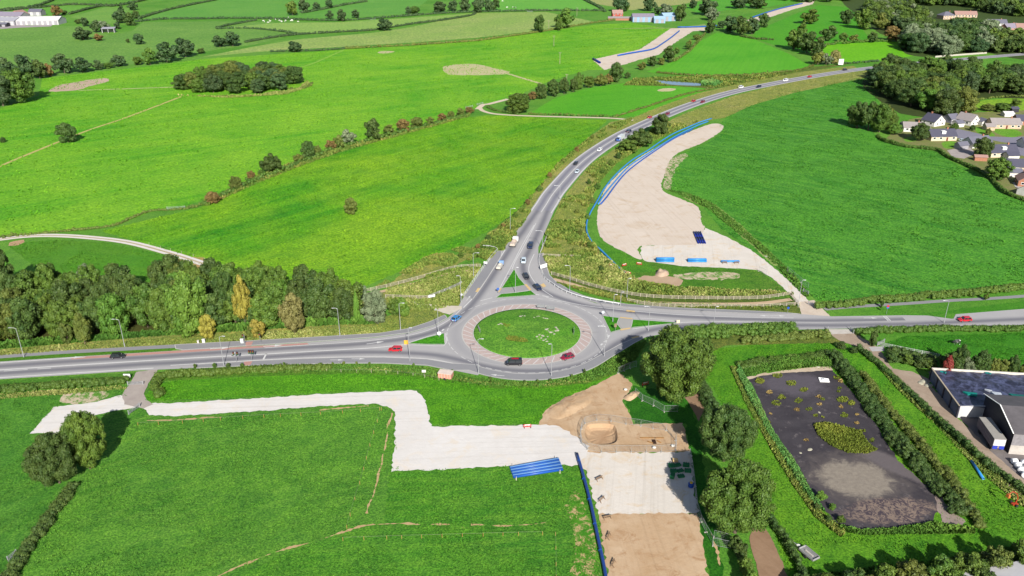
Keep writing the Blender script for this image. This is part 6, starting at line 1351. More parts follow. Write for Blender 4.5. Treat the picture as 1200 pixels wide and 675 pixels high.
def sign(x, yb, h, w, hh, rgb, label, shape='rect', posts=1, face=0.0, name='road_sign', back=None, cat='sign', z0=None):
    r = empty(name, G(x, yb), face); tag(r, label, cat); z1 = h; z0 = h-hh
    for i in range(posts): xx = 0 if posts == 1 else -w*.35+w*.7*i/(posts-1); MB().tube([(xx,.05,-.05),(xx,.05,h)], .05, 6).build('post', POSTG, r)
    m = P_('sign_face', *rgb, .5, .08)
    if shape == 'round': MB().tube([(0,-.04,h-hh/2),(0,.0,h-hh/2)], hh/2, 16).build('board', m, r)
    elif shape == 'tri': MB().poly([(-w/2,-.03,z0),(w/2,-.03,z0),(0,-.03,z1),(-w/2,.0,z0),(w/2,.0,z0),(0,.0,z1)], [(0,1,2),(5,4,3),(0,3,4,1),(1,4,5,2),(2,5,3,0)]).build('board', m, r)
    else: MB().box(-w/2, w/2, -.05, .0, z0, z1).build('board', m, r)
    return r
# chevron boards on the roundabout: white back plate with black arrow heads
CHB = plain('chevron_black', (.015,.015,.015), .5)
def chevron(px, py, face, n, label):
    p = G(px, py); p.z = isl_z(p) if (p-RC).length < RI else .16; r = empty('chevron_board', p, face); tag(r, label, 'sign', 'chevron boards')
    for xx in (-n*.55, n*.55): MB().tube([(xx,.06,-.2),(xx,.06,1.5)], .05, 6).build('post', POSTG, r)
    b = MB().box(-n*.7, n*.7, -.04, .02, .55, 1.55).build('board', POSTG, r); MB().box(-n*.7+.02, n*.7-.02, -.046, -.04, .57, 1.53).build('face', FRAME, b)
    for i in range(n*2):
        x0 = -n*.7+i*.7+.06; MB().poly([(x0,-.05,.6),(x0+.28,-.05,1.05),(x0,-.05,1.5),(x0+.28,-.05,1.5),(x0+.56,-.05,1.05),(x0+.28,-.05,.6)], [(0,5,4,1),(1,4,3,2)]).build('arrowhead', CHB, b)
chevron(634,362.5,math.radians(172),2,'left chevron board on the far rim of the roundabout island'); chevron(645,364.5,math.radians(165),2,'right chevron board on the far rim of the roundabout island')
chevron(561.5,390,math.radians(-75),2,'chevron board on the left rim of the roundabout island'); chevron(672.5,392,math.radians(85),2,'chevron board on the right rim of the roundabout island')
def signal(x, yb, label, arms):
    r = empty('traffic_signal', G(x, yb, .0)); tag(r, label, 'traffic light', 'crossing signals'); MB().tube([(0,0,0),(0,0,3.4)], .07, 8).build('post', POSTG, r)
    for sx in arms:
        h_ = MB().box(sx-.22, sx+.22, -.15, .15, 2.3, 3.4).build('signal_head', BLACK, r); MB().box(min(0,sx), max(0,sx), -.04, .04, 2.7, 2.8).build('bracket', POSTG, r)
        for k, c in enumerate(((.25,.01,.01), (.3,.18,.01), (.01,.2,.06))): MB().tube([(sx,-.2,3.18-k*.33),(sx,-.14,3.18-k*.33)], .11, 10).build('lens', plain('signal_lens', c, .3), h_)
signal(277.5,424.5,'traffic signal on the near footway, left of the pair',(-.6,.5)); signal(295.5,422.5,'traffic signal on the near footway, right of the pair',(-.55,.0,.6)); signal(287.5,403.5,'traffic signal on the far footway in front of the wood, left one',(-.4,)); signal(305.5,402.5,'traffic signal on the far footway in front of the wood, right one',(0.,))
def cabinet(x, y, w, d, h, rgb, label, name='utility_cabinet', cat='cabinet', rot=0.):
    r = empty(name, G(x, y), rot); tag(r, label, cat); c = P_('cabinet_paint', *rgb, .5, .15, 1.5); MB().box(-w/2,w/2,-d/2,d/2,0,h).build('body', c, r); MB().box(-w/2-.06,w/2+.06,-d/2-.06,d/2+.06,h,h+.1).build('lid', c, r); MB().box(-w*.42,w*.42,-d/2-.03,-d/2,.12,h-.12).build('door', c, r)
cabinet(239,401.5,.8,.5,1.1,(236,236,236),'larger white roadside cabinet in front of the wood'); cabinet(232.5,402,.5,.4,.8,(230,226,222),'smaller white roadside cabinet in front of the wood'); cabinet(284,402.5,.9,.3,1.5,(236,238,240),'white panel beside the far crossing signal')
sk = empty('skip', G(522.5,443), math.radians(-14)); tag(sk, 'pink and white box trailer standing on the grass below the roundabout', 'trailer')
SKM = P_('salmon_panel', 226,160,140, .6, .2, 1.5); MB().box(-1.9,1.9,-1.1,1.1,.4,1.9).build('body', SKM, sk); MB().box(-2,2,-1.2,1.2,1.9,2.0).build('lid', P_('skip_lid', 240,222,210), sk)
for i in range(5): MB().box(-1.6+i*.8-.05,-1.6+i*.8+.05,-1.18,-1.1,.4,1.9).build('rib', P_('skip_rib', 240,206,190), sk)
for s in (-1,1): MB().tube([(.0,s*1.15,.35),(.0,s*1.3,.35)], .35, 10).build('wheel', TYRE, sk)
sign(497,441.5,2.2,1.1,.8,(236,234,230),'small white sign left of the pink box trailer'); sign(149.5,444,1.6,1.9,1.1,(240,240,240),'white board at the driveway below the west road',posts=2); sign(985,77,5.6,4.2,4.8,(240,240,242),'big white sign board beside the far main road',posts=2)
sign(922.7,368,2.6,.8,.8,(40,90,190),'small blue round sign on the east verge left of the works entrance','round'); bs_ = sign(1038.7,368.5,3.0,.9,.9,(50,110,200),'blue and red sign post on the east road verge','round'); MB().tube([(0,-.045,2.95),(0,-.02,2.95)], .4, 14).build('roundel', P_('sign_red', 206,50,60), bs_)
w1 = sign(637,316,2.2,3.2,1.5,(244,244,244),'large white sign back at the curved railing right of the north arm',posts=2,face=math.radians(38)); sign(569,313.5,2.4,1.4,.9,(236,238,240),'white sign at the left railing of the north arm',posts=2,face=math.radians(-20)); sign(506,350.5,1.6,2.4,.9,(238,238,238),'long white board at the access gate left of the roundabout',posts=2,face=math.radians(25))
sign(583.5,344,2.2,1.0,1.0,(70,110,190),'blue keep-left sign on the north splitter island','round'); sign(706.5,371.5,2.2,1.0,1.0,(206,214,226),'white and blue keep-left bollard on the east splitter island','round'); sign(721,388,2.6,.8,1.2,(150,130,110),'brown-backed sign on the small east splitter island'); sign(794.5,379,1.2,1.0,1.0,(240,226,196),'cream bollard at the tip of the long east island'); sign(514.8,396,2.2,1.3,1.3,(226,230,236),'white keep-left sign on the west splitter island','round')
bl = sign(476,404,1.5,1.2,1.3,(250,190,70),'orange bollard at the tip of the west splitter island')  # plain orange face colour
sign(541,352,2.6,.8,.9,(206,210,214),'grey sign on the left footway of the north arm','round'); sign(566,364,2.4,.7,.7,(90,120,180),'small blue sign beside the left side of the roundabout','round') if False else None
# power poles
TIMB = P_('weathered_timber', 176,164,146, .9, .25, 1.5); INSUL = plain('insulator', (.35,.33,.3), .3)
for i, (x, yb, yt) in enumerate([(649,54,42),(656,75,61.5),(664,98,87),(643,34,24),(676,19,9)]):
    h = topz(x, yb, yt); r = empty('power_pole', G(x, yb)); tag(r, ['timber power pole in the bright field, farther of two','timber power pole in the bright field, nearer of two','timber power pole behind the tree row','timber power pole between the two trees of the far pair','pale power pole right of the far tree pair'][i], 'power pole', 'power poles')
    MB().tube([(0,0,0),(0,0,h)], [.22,.15], 8).build('pole', TIMB, r); c_ = MB().bar((-1.1,0,h-.3),(1.1,0,h-.3),.18,.2).build('crossarm', TIMB, r)
    for xx in (-1,0,1): MB().tube([(xx,0,h-.2),(xx,0,h+.15)], .08, 6).build('insulator', INSUL, c_)

# ================================================================== FENCES AND RAILINGS
FT = P_('fence_timber', 206,196,176, .9, .2, 1.5); WHP = P_('white_rail_paint', 236,238,242, .5, .06)
def rail_fence(px, h, sp, label, mat=FT, rails=3, name='timber_fence', pw=.16, rw=.12, post_name='post', z=0.0):
    P = path_px(px, 1.0); r = empty(name, (P[0].x, P[0].y, z)); tag(r, label, 'fence'); o = Vector((P[0].x, P[0].y, 0)); s = 0.0; nxt = 0.0; pts = []
    for i, p in enumerate(P):
        if i: s += (p-P[i-1]).length
        if s >= nxt: pts.append(p-o); nxt += sp
    if (P[-1]-o-pts[-1]).length > .5: pts.append(P[-1]-o)
    me = MB().box(-pw/2, pw/2, -pw/2, pw/2, -.1, h).mesh(post_name, mat)
    for i, p in enumerate(pts):
        if i < 120: c = put(bpy.data.objects.new(post_name, me), r); c.location = p
    for k in range(rails):
        m = MB(); zz = h*(k+1)/rails-.1
        for a, b in zip(pts[:-1], pts[1:]): m.bar(a+Vector((0,0,zz)), b+Vector((0,0,zz)), .05, rw)
        m.build('rail', mat, r)
    return r
rail_fence([(646,322),(668,328),(690,335),(730,344.5),(770,349.5),(830,351),(890,350.5),(927,345.5)], 1.3, 2.6, 'upper timber post and rail fence right of the roundabout')
rail_fence([(735,354),(770,359),(830,360.5),(890,360.3),(938,357.8)], 1.3, 2.6, 'lower timber post and rail fence right of the roundabout')
rail_fence([(398,349),(425,343),(453,337),(495,326),(533,315),(563,313)], 1.3, 2.6, 'timber post and rail fence above the tan path left of the roundabout')
rail_fence([(452,349),(480,350),(501,350.5)], 1.3, 2.4, 'short timber fence below the tan path left of the roundabout')
rail_fence([(501,350),(515,344.5),(530,338.5),(541,333)], 1.2, 2.4, 'grey fence climbing beside the white board left of the north arm', P_('grey_fence', 196,196,192))
rail_fence([(927,345),(930,352),(935,357)], 1.4, 2.0, 'short timber fence end at the works entrance')
rail_fence([(655,301),(636,300),(680,302)][1:], 1.0, 2.6, 'pale timber fence on the bank right of the north arm')
rail_fence([(583,294),(567,313),(555,330),(543.5,347.5)], 1.1, 2.2, 'white railing along the left footway of the north arm', WHP, 2, 'pedestrian_railing', .08, .16)
rail_fence([(566,290),(576,290.5),(582,293)], 1.0, 2.0, 'short white railing at the top of the left footway', WHP, 2, 'pedestrian_railing', .08, .16)
rail_fence([(646,268),(638,285),(633,298),(631.5,308),(637,325),(646,333),(661,342.5),(682,350),(705,355),(727,358.5)], 1.0, 2.4, 'curved white safety barrier right of the north arm', WHP, 1, 'safety_barrier', .1, .34)
rail_fence([(1096,67.6),(1120,65.6),(1156,63)], 1.4, 4.0, 'pale parapet railing along the far main road', P_('parapet', 206,200,190), 3, 'parapet', .25, .5)
rail_fence([(1028,404.5),(1050,409),(1080,415),(1100,419)], 1.2, 3.0, 'grey rail fence along the cow field beside the farm track', P_('field_rail', 196,200,196), 3)
TANP = soil('tan_path', (206,178,146), (218,192,160), .3)
strip('path', path_px([(400,352.5),(425,346),(455,340),(495,329.5),(520,322),(548,316.5)]), -.9, .9, .062, TANP, kind='structure')
strip('path', path_px([(648,327),(668,332.5),(690,339),(730,350),(770,355),(830,356.5),(890,355.5),(927,351)]), -1.0, 1.0, .062, TANP, kind='structure')
sheet('path', [(480,353),(500,356.5),(520,358.5),(541,359),(541,362),(527,369),(519,367),(508,362),(492,359)], .13, soil('access_pale', (216,206,188), (228,220,206), .3), False, .1)
# rope fences on orange stakes across the near fields
ORG = P_('orange_stake', 186,150,84, .7); ROPE = P_('rope', 176,176,150, .8)
def rope_fence(px, sp, label, rgb=ORG):
    P = path_px(px, 1.0); r = empty('stake_fence', (P[0].x, P[0].y, 0)); tag(r, label, 'fence'); o = Vector((P[0].x, P[0].y, 0)); s = 0; nxt = 0; pts = []
    for i, p in enumerate(P):
        if i: s += (p-P[i-1]).length
        if s >= nxt: pts.append(p-o); nxt += sp
    me = MB().box(-.045,.045,-.045,.045,-.1,1.0).mesh('stake', rgb)
    for p in pts: c = put(bpy.data.objects.new('stake', me), r); c.location = p
    m = MB()
    for a, b in zip(pts[:-1], pts[1:]): m.bar(a+Vector((0,0,1.0)), b+Vector((0,0,.95)), .018)
    m.build('rope', ROPE, r)
rope_fence([(402,634),(460,632),(530,630),(600,628),(650,627)], 4.0, 'stake and rope fence across the lower middle field')
rope_fence([(651,628),(651.5,650),(652,690)], 4.0, 'stake and rope fence running down from the corner of the lower field')
rope_fence([(447,481),(436,515),(424,560),(412,600),(404,630)], 5.0, 'stake and rope fence left of the soil line in the lower field')
rope_fence([(162,499),(220,496),(300,490),(380,486),(445,481)], 5.0, 'stake and rope fence below the white gravel track')
rope_fence([(383,436),(410,436.5),(440,437),(480,440),(520,447)], 4.0, 'low stake fence in the straw line below the roundabout', FT)
rope_fence([(175,287),(200,294),(225,300),(262,313)], 6.0, 'row of stakes along the upper side of the gravel track', FT)

# site fencing: every panel its own thing
HER = P_('site_fence_steel', 186,190,192, .45, .1, 1, .3); FOOT = P_('fence_foot', 206,200,190, .8)
def site_panels(px, where, h=2.0, wires=9):
    P = gpts(px); n = len(P)-1
    for i in range(n):
        a, b = P[i], P[i+1]; d = b-a; ln_ = d.length; r = empty('site_fence_panel', (a+b)/2, math.atan2(d.y, d.x)); e = ln_/2-.06
        tag(r, f'wire site fence panel, {ORD[i]} counting along the {where}', 'fence panel', 'site fence panels '+where)
        m = MB(); m.tube([(-e,0,.05),(-e,0,h),(e,0,h),(e,0,.05)], .035, 6, False); m.bar((-e,0,.25),(e,0,.25),.05); m.build('frame', HER, r)
        m = MB()
        for k in range(1, wires): x_ = -e+2*e*k/wires; m.bar((x_,0,.25),(x_,0,h),.014)
        for k in range(1, 4): m.bar((-e,0,.25+(h-.25)*k/4),(e,0,.25+(h-.25)*k/4),.014)
        m.build('wire_mesh', HER, r); MB().box(-e-.1,-e+.12,-.35,.35,0.06,.2).build('foot', FOOT, r)
z6 = lambda L_: [(660+x/6, 430+y/6) for x, y in L_]
site_panels(z6([(128,545),(120,490),(128,440),(152,400),(235,378),(335,385),(440,405),(545,418),(630,436),(725,450),(790,520),(792,590),(690,602),(585,602),(480,602),(375,602),(270,604),(172,585),(128,545)]), 'ring round the dug pit')
site_panels(z6([(505,192),(555,240),(635,275),(708,318),(805,318)]), 'grass under the huge oak')
site_panels([(808,533),(810,545),(812,557),(813.5,570),(815,583),(816.5,597),(821,612),(827,624),(835,638)], 'right edge of the works')
site_panels([(835,639.5),(856,643.5)], 'grass below the works edge, upper line'); site_panels([(836,630),(857,636)], 'grass below the works edge, lower line')
site_panels([(724,438),(731,435),(738,432),(746,430)], 'bank between the roundabout and the oak')
site_panels([(922,318),(930,325),(938,331.5),(947,338)], 'field side of the works entrance'); site_panels([(889,318),(898,323)], 'compound side of the works entrance')

# ================================================================== PIPES
PB = P_('blue_pipe', 40,96,190, .4, .12, .8); PL = P_('light_blue_pipe', 60,150,226, .4, .12, .8); PD = P_('dark_blue_pipe', 34,52,150, .45, .15, .8); PV = P_('navy_pipe', 44,76,150, .35, .15, .8)
def pipe(a, b, r, mat, label, z=None, group=None, seg=14):
    """hollow straight pipe lying from a to b"""
    d = b-a; L_ = d.length; m = MB(); n0 = len(m.v)
    for (x, rr) in ((-L_/2, r*.86), (-L_/2, r), (L_/2, r), (L_/2, r*.86), (-L_/2, r*.86)):
        m.v += [(x, rr*math.cos(2*math.pi*k/seg), rr*math.sin(2*math.pi*k/seg)) for k in range(seg)]
    for i in range(4):
        for k in range(seg): p = n0+i*seg+k; q = n0+i*seg+(k+1) % seg; m.f.append((p, p+seg, q+seg, q))
    o = m.build('pipe', mat, None, True); o.location = (a+b)/2+Vector((0,0,z if z is not None else r+.06)); o.rotation_euler = (0, 0, math.atan2(d.y, d.x)); return tag(o, label, 'pipe', group)
a0, a1, b0, b1 = G(597.5,550), G(601.5,561), G(654.5,539.5), G(659.5,552)
for i in range(8):
    t = i/7; pipe(a0.lerp(a1, t)+Vector((0,0,0)), b0.lerp(b1, t), .31, PB if i % 2 else P_('blue_pipe_pale', 110,156,214, .4), f'blue pipe, {ORD[i]} from the far side in the stack beside the white gravel', .5, 'pipes stacked beside the white gravel')
for t in (.06, .94):
    p, q = a0.lerp(b0, t), a1.lerp(b1, t); m = MB(); m.bar(p+Vector((0,.8,.1)), q+Vector((0,-.8,.1)), .2, .18); o = m.build('timber_bearer', P_('bearer', 216,206,190), None); tag(o, f'pale timber bearer under the {"left" if t < .5 else "right"} end of the near blue pipe stack', 'timber')
    for k in (p+Vector((0,.6,0)), q-Vector((0,.6,0))): MB().box(k.x-.06,k.x+.06,k.y-.06,k.y+.06,.15,.9).build('stop', P_('stop_post', 226,222,214), o)
def sweep(px, r, mat, label, z=None, step=2.0, seg=8, pre=None):
    P = [p+Vector((0,0,z if z is not None else r+.07)) for p in path_px(px, step)]; o = MB().tube(P, r, seg).build('pipe', mat, None, True); return tag(o, label, 'pipe')
lp = sweep([(676,534),(683,558),(692,592),(700,630),(708,668),(713,700)], .36, PV, 'long navy blue pipe along the left edge of the tan works ground', .62)
for i, (x, y) in enumerate([(678.5,543),(684,564),(690.5,588),(697,617),(703.5,648)]):
    p = G(x, y); MB().tube([p+Vector((-.06,-.1,.62)), p+Vector((.06,.1,.62))], .40, 10).build('joint', PB, lp)
CB = 'blue pipes beside the curving road'
sweep([(834,139.5),(820,144),(806,150),(790,157),(775,166),(760,176.5),(740,189),(722,205),(708,222),(700,236),(692,250),(687.5,262),(688,274),(693,284)], .34, PL, 'outermost long blue pipe curving beside the road', step=3)
sweep([(830,143),(818,147.5),(796,158),(775,170.5),(756,183),(738,195),(722,212),(709,228),(701,240)], .34, PL, 'middle long blue pipe curving beside the compound', step=3)
sweep([(812,152),(790,163),(770,176),(750,190),(734,203),(722,217),(711,232),(704,240)], .34, PB, 'inner long blue pipe along the edge of the pale compound', step=3)
sweep([(699,290),(706,296),(716,306),(726,316),(735,324)], .36, PL, 'short blue pipe running down to the red barriers', step=2)
sweep([(724,66),(740,63),(752,61),(766,58),(776,52),(786,45),(796,37)], .7, PB, 'long blue pipe along the far tan works strip', step=6); sweep([(794,32.6),(808,32.4),(826,31.8),(842,30.5)], .7, PB, 'straight blue pipe above the bright triangular field', step=6); sweep([(882,21),(898,15.5),(915,10.5),(932,6.5),(940,4.8)], .8, PB, 'farthest blue pipe along the pale works strip at the top', step=6)
pipe(G(695,70), G(703,74.5), .9, PD, 'short dark blue pipe bundle at the left end of the far works strip')
def stack(x0, x1, y, dia, layers, where, mat, cols=3):
    a, b = G(x0, y), G(x1, y); k = 0; dep = Vector((0, dia*1.02, 0))
    for l in range(layers):
        for c in range(cols-(1 if l == layers-1 and layers > 1 else 0)):
            off = dep*(c+.5*(l % 2)); ln_ = ['bottom','middle','top'][l if layers > 2 else (l*2 if l else 0)]; cn = ['front','second','third'][c]
            pipe(a+off, b+off, dia/2, mat, f'light blue pipe, {cn} in the {ln_} layer, {where}', dia/2+.1+l*dia*.87, 'pipes in the '+where)
stack(769,790,307.5,.62,3,'left stack on the compound',PL); stack(806,828,307.5,.62,2,'middle stack on the compound',PL,3); stack(845,866.5,307.5,.55,1,'raised row at the right of the compound',PL,2)
for i in range(8):
    t = (i % 4)/3; lo = i//4; a = G(814,272+0).lerp(G(822,272), t) if lo == 0 else G(814,272).lerp(G(822,272), t)
    pa, pb = G(813,272.5).lerp(G(820.5,272.5), t), G(818.5,286).lerp(G(826.5,286), t); mid_ = pa.lerp(pb, .5); gap_ = (pb-pa).normalized()*.12
    (s_, e_) = (pa, mid_-gap_) if lo == 0 else (mid_+gap_, pb)
    pipe(s_, e_, .30, PD, f'dark blue pipe, {ORD[i % 4]} from left, {"far" if lo == 0 else "near"} half of the compound bundle', .38, 'dark pipes on the compound')
pipe(G(1138,541.5), G(1152,562.5), .3, PL, 'light blue pipe lying alone on the grass beside the long dark hedge')

# ================================================================== WORKS CLUTTER
REDB = P_('red_barrier', 226,70,66, .5, .1)
def barrier(x, y, rz, label):
    r = empty('plastic_barrier', G(x, y), rz); tag(r, label, 'barrier', 'red plastic barriers'); m = MB(); m.box(-1,1,-.05,.05,.75,1.0).box(-1,1,-.05,.05,.25,.45).box(-1,-.9,-.05,.05,.2,1).box(.9,1,-.05,.05,.2,1).box(-.05,.05,-.05,.05,.2,1); m.build('panel', REDB, r)
    for xx in (-.8,.8): MB().box(xx-.1,xx+.1,-.4,.4,.06,.2).build('foot', BLACK, r)
    MB().box(-.7,.7,-.07,-.05,.8,.95).build('reflector', FRAME, r)
for i, (x, y, rz, lb) in enumerate([(717,312.5,.2,'red barrier left of the blue pipe end'),(731.5,312,.5,'red barrier above the blue pipe end, middle one'),(749,310.5,-.3,'red barrier nearest the pale compound'),(736,322,.2,'red barrier at the lower end of the blue pipe'),(734,320.5,-.6,'second red barrier touching the lower end of the blue pipe'),(618,501.2,.1,'red barrier at the edge of the white gravel'),(756,451.5,.4,'orange-red barrier under the left side of the huge oak')]): barrier(x, y, rz, lb)
WOODT = P_('trestle_wood', 150,124,100, .9, .3, 2)
def trestle(x, y, rz, label, s=1.0):
    r = empty('trestle', G(x, y), rz); r.scale = (s,s,s); tag(r, label, 'trestle', 'pipe trestles'); MB().box(-.9,.9,-.1,.1,.75,.9).build('beam', WOODT, r)
    for sx in (-.7,.7):
        for sy in (-.45,.45): MB().bar((sx,0,.8),(sx*1.15,sy,.05),.1).build('leg', WOODT, r)
    MB().box(-.75,.75,-.03,.03,.35,.42).build('brace', WOODT, r)
for i, (x, y, rz, lb) in enumerate([(702,562.5,.6,'topmost trestle on the pale gravel beside the long pipe'),(705,587,.9,'second trestle down beside the long pipe'),(711.5,608,.3,'trestle on the edge between pale gravel and tan ground'),(713,630,1.2,'trestle on the tan ground, second from the bottom'),(718.5,662,1.2,'lowest trestle on the tan ground beside the long pipe'),(849,309,.1,'left trestle under the raised blue pipes'),(863,309,.1,'right trestle under the raised blue pipes')]): trestle(x, y, rz, lb)
GRN = P_('green_steel', 40,130,80, .6, .25, 1.5)
for i, (x, y, rz, h, lb) in enumerate([(787,547,.1,.7,'far left green steel panel'),(794,546,.3,.5,'far middle green steel panel'),(804,546.5,-.2,.8,'far right green steel panel'),(789,553,.0,.6,'middle left green steel panel'),(797,552.5,.4,.45,'central green steel panel'),(806,553,-.1,.7,'middle right green steel panel'),(788,559.5,1.2,.9,'near left green steel panel'),(798,559,.2,.5,'near middle green steel panel')]):
    r = empty('shoring_panel', G(x, y), rz); tag(r, lb+' of the stack in the oak shadow', 'steel panel', 'green shoring panels'); m = MB().box(-.75,.75,-.45,.45,.06,h); m.build('panel', GRN, r)
    for xx in (-.5,0,.5): MB().box(xx-.06,xx+.06,-.48,.48,h,h+.1).build('stiffener', P_('green_stiffener', 30,104,66), r)
r = empty('pallet', G(791,541)); tag(r, 'tan timber pallet of sacks behind the green steel panels', 'pallet')
for k in range(5): MB().box(-.7,.7,-.5+k*.24,-.36+k*.24,.2,.24).build('slat', WOODT, r)
for k in (-.55,0,.55): MB().box(k-.06,k+.06,-.5,.5,.07,.2).build('bearer', WOODT, r)
MB().box(-.6,.6,-.42,.42,.24,.75).build('load', P_('tan_sacks', 226,196,146, .9, .2, 2), r)
r = empty('fuel_bowser', G(809.5,571)); tag(r, 'small blue tank with a yellow top at the works fence', 'tank'); MB().tube([(0,0,.15),(0,0,.3),(0,0,1.1),(0,0,1.2)], [.55,.65,.65,.5], 14).build('tank', P_('tank_blue', 36,84,180, .4), r); MB().tube([(0,0,1.2),(0,0,1.45)], [.34,.3], 12).build('cap', P_('tank_yellow', 240,200,50, .4), r)
BKT = P_('white_bag', 236,236,232, .7)
for i, (x, y, lb) in enumerate([(766.5,525.5,'white sack just outside the pit fence'),(788.5,523.5,'white sack at the right corner of the pit fence'),(733,457.5,'small white sack on the tan ground left of the oak'),(935,640.5,'white sack lying on the grass above the grey trailer')]):
    m = MB(); iv, if_ = ico(2); m.poly([(v[0]*.5*(1+.15*noise.noise(Vector(v)*2+Vector((i,0,0)))), v[1]*.4, .3+v[2]*.32) for v in iv], [tuple(f) for f in if_]); o = m.build('sack', BKT, None, True); o.location = G(x, y, .05); tag(o, lb, 'sack')
# dug trench inside the fence: timber boards round a slot
r = empty('trench_boards', G(766,516)); tag(r, 'timber trench boards leaning round a slot in the soil right of the pit', 'boards')
for (a, b) in (((-3.2,.9,.15),(-1,.6,.35)),((-1,.6,.35),(.2,.4,.5)),((.4,.3,.5),(2.6,.8,.2)),((-1.6,-.6,.15),(-.4,-1.4,.15)),((.8,-.4,.2),(1.6,-1.2,.15))): MB().bar(a, b, .35, .12).build('board', P_('trench_board', 186,140,86, .9, .25, 2), r)
MB().box(-.5,.45,-1.6,.2,.07,.12).build('slot', P_('dark_soil', 60,36,22, .9), r)  # thin dark brown plate laid on the surface as the slot
# farm clutter
r = empty('farm_trailer', G(947.5,652), math.radians(118)); tag(r, 'small flat grey trailer with a drawbar on the lagoon grass', 'trailer'); MB().box(-1.9,1.9,-.95,.95,.6,.75).build('bed', P_('trailer_bed', 150,150,150, .7, .25, 1.5), r)
for a in ((-1.9,1.9,-.95,-.87),(-1.9,1.9,.87,.95),(-1.9,-1.82,-.95,.95),(1.82,1.9,-.95,.95)): MB().box(*a,.75,1.1).build('side_board', P_('trailer_board', 176,176,178), r)
MB().bar((1.9,0,.6),(4.6,0,.4),.12).build('drawbar', GALV, r); MB().box(-1.0,1.0,-.15,.15,.75,.95).build('plank', P_('plank', 206,200,190), r)
for s in (-1,1): MB().tube([(0,s*.98,.4),(0,s*1.15,.4)], .4, 10).build('wheel', TYRE, r)
r = empty('farm_implement', G(1188,592), .3); tag(r, 'orange-red farm implement with a raised bent arm at the hedge foot', 'implement'); OR_ = P_('implement_orange', 190,74,44, .5)
MB().tube([(.3,0,.5),(.6,0,1.8),(.1,.2,3.0),(-1.0,.4,3.6),(-1.8,.5,3.0)], .11, 8).build('arm', OR_, r); MB().box(-.6,.8,-.35,.35,.2,.5).build('frame', OR_, r); MB().hexa([(-2.1,.1,2.2),(-1.5,.1,2.2),(-1.5,.9,2.2),(-2.1,.9,2.2),(-2.0,.2,3.0),(-1.6,.2,3.0),(-1.6,.8,3.0),(-2.0,.8,3.0)]).build('bucket', P_('bucket', 206,120,60), r)
for s in (-1,1): MB().tube([(0,s*.65,.35),(0,s*.85,.35)], .35, 10).build('wheel', TYRE, r)
r = empty('white_board', G(965.5,446)); tag(r, 'flat white board lying on the lagoon mud near its far end', 'board'); MB().hexa([(-1.4,-.9,.09),(1.2,-1.1,.09),(1.5,.7,.12),(-1.2,1.1,.2),(-1.4,-.9,.2),(1.2,-1.1,.2),(1.5,.7,.24),(-1.2,1.1,.42)]).build('panel', FRAME, r); MB().box(-.7,.1,-.2,.5,.36,.5).build('block', P_('pale_grey', 200,206,214), r)
# gates
def gate(a, b, h, label, mat=GALV):
    pa, pb = G(*a), G(*b); d = pb-pa; r = empty('field_gate', (pa+pb)/2, math.atan2(d.y, d.x)); tag(r, label, 'gate', 'field gates'); e = d.length/2
    m = MB()
    for k in range(5): m.bar((-e,0,.2+k*(h-.2)/4),(e,0,.2+k*(h-.2)/4),.05)
    m.bar((-e,0,.2),(e,0,h),.05); m.build('bars', mat, r)
    for s in (-e, e): MB().box(s-.08,s+.08,-.08,.08,0,h+.15).build('post', mat, r)
gate((151,486),(164,477),1.2,'metal gate beside the oak at the end of the driveway'); gate((150,451.5),(168,451),1.1,'pale gate across the driveway below the west road'); gate((196,245.5),(217,244.5),1.2,'metal gate in the low hedge below the rusty hedgerow'); gate((546,127),(554,125.5),1.3,'left metal gate at the bend of the pale farm track'); gate((559,123.5),(566,122),1.3,'right metal gate at the bend of the pale farm track'); gate((941,342.5),(947,345.5),1.3,'metal gate at the field side of the works entrance'); gate((947,357),(955,361),1.3,'metal gate beside the east hedge end'); gate((996,386.5),(1000,391),1.2,'metal gate at the concrete apron below the east road'); gate((969,391),(970,387),1.2,'metal gate at the left side of the concrete apron'); gate((1028,405.5),(1036,401.5),1.2,'metal gate to the cow field'); gate((10,658),(20,650),1.2,'metal gate at the foot of the lower left hedge'); gate((434,23.6),(440,23),1.3,'pale field gate in the far hedge'); gate((618,14),(624,14),1.3,'pale field gate in the hedge under the top centre trees')
# boulders on the island
STONE = P_('pale_boulder', 190,186,166, .9, .2, 1.5)
iv, if_ = ico(2); rk = random.Random(9); BO = []
for k in range(6): BO.append(mesh_py('boulder', [(v[0]*(1+.3*noise.noise(Vector(v)*1.4+Vector((k*5,0,0)))), v[1]*(1+.3*noise.noise(Vector(v)*1.4+Vector((0,k*5,0)))), v[2]*.4*(1+.25*noise.noise(Vector(v)*1.7+Vector((0,0,k*7))))) for v in iv], [tuple(f) for f in if_], STONE))
def boulders(spots, where, s0, s1):
    for (x, y) in spots:
        p = G(x, y); p.z = isl_z(p)-.05 if (p-RC).length < RI else .05; o = put(bpy.data.objects.new('boulder', rk.choice(BO))); s = rk.uniform(s0, s1); o.location = p; o.scale = (s*rk.uniform(1,1.5), s, s*.9); o.rotation_euler = (0,0,rk.uniform(0,6))
        tag(o, f'pale boulder {where}', 'boulder', 'boulders '+where)
zi = lambda L_: [(530+x/6, 340+y/6) for x, y in L_]
boulders(zi([(595,350),(605,365),(625,358),(640,372),(655,365),(665,378),(612,340),(670,350),(635,345)]), 'in the lower part of the right-hand boulder arc', .25, .5)
boulders(zi([(660,305),(675,315),(670,300),(705,320),(715,330),(725,310),(735,295),(728,285),(690,322),(740,305)]), 'in the upper part of the right-hand boulder arc', .25, .55)
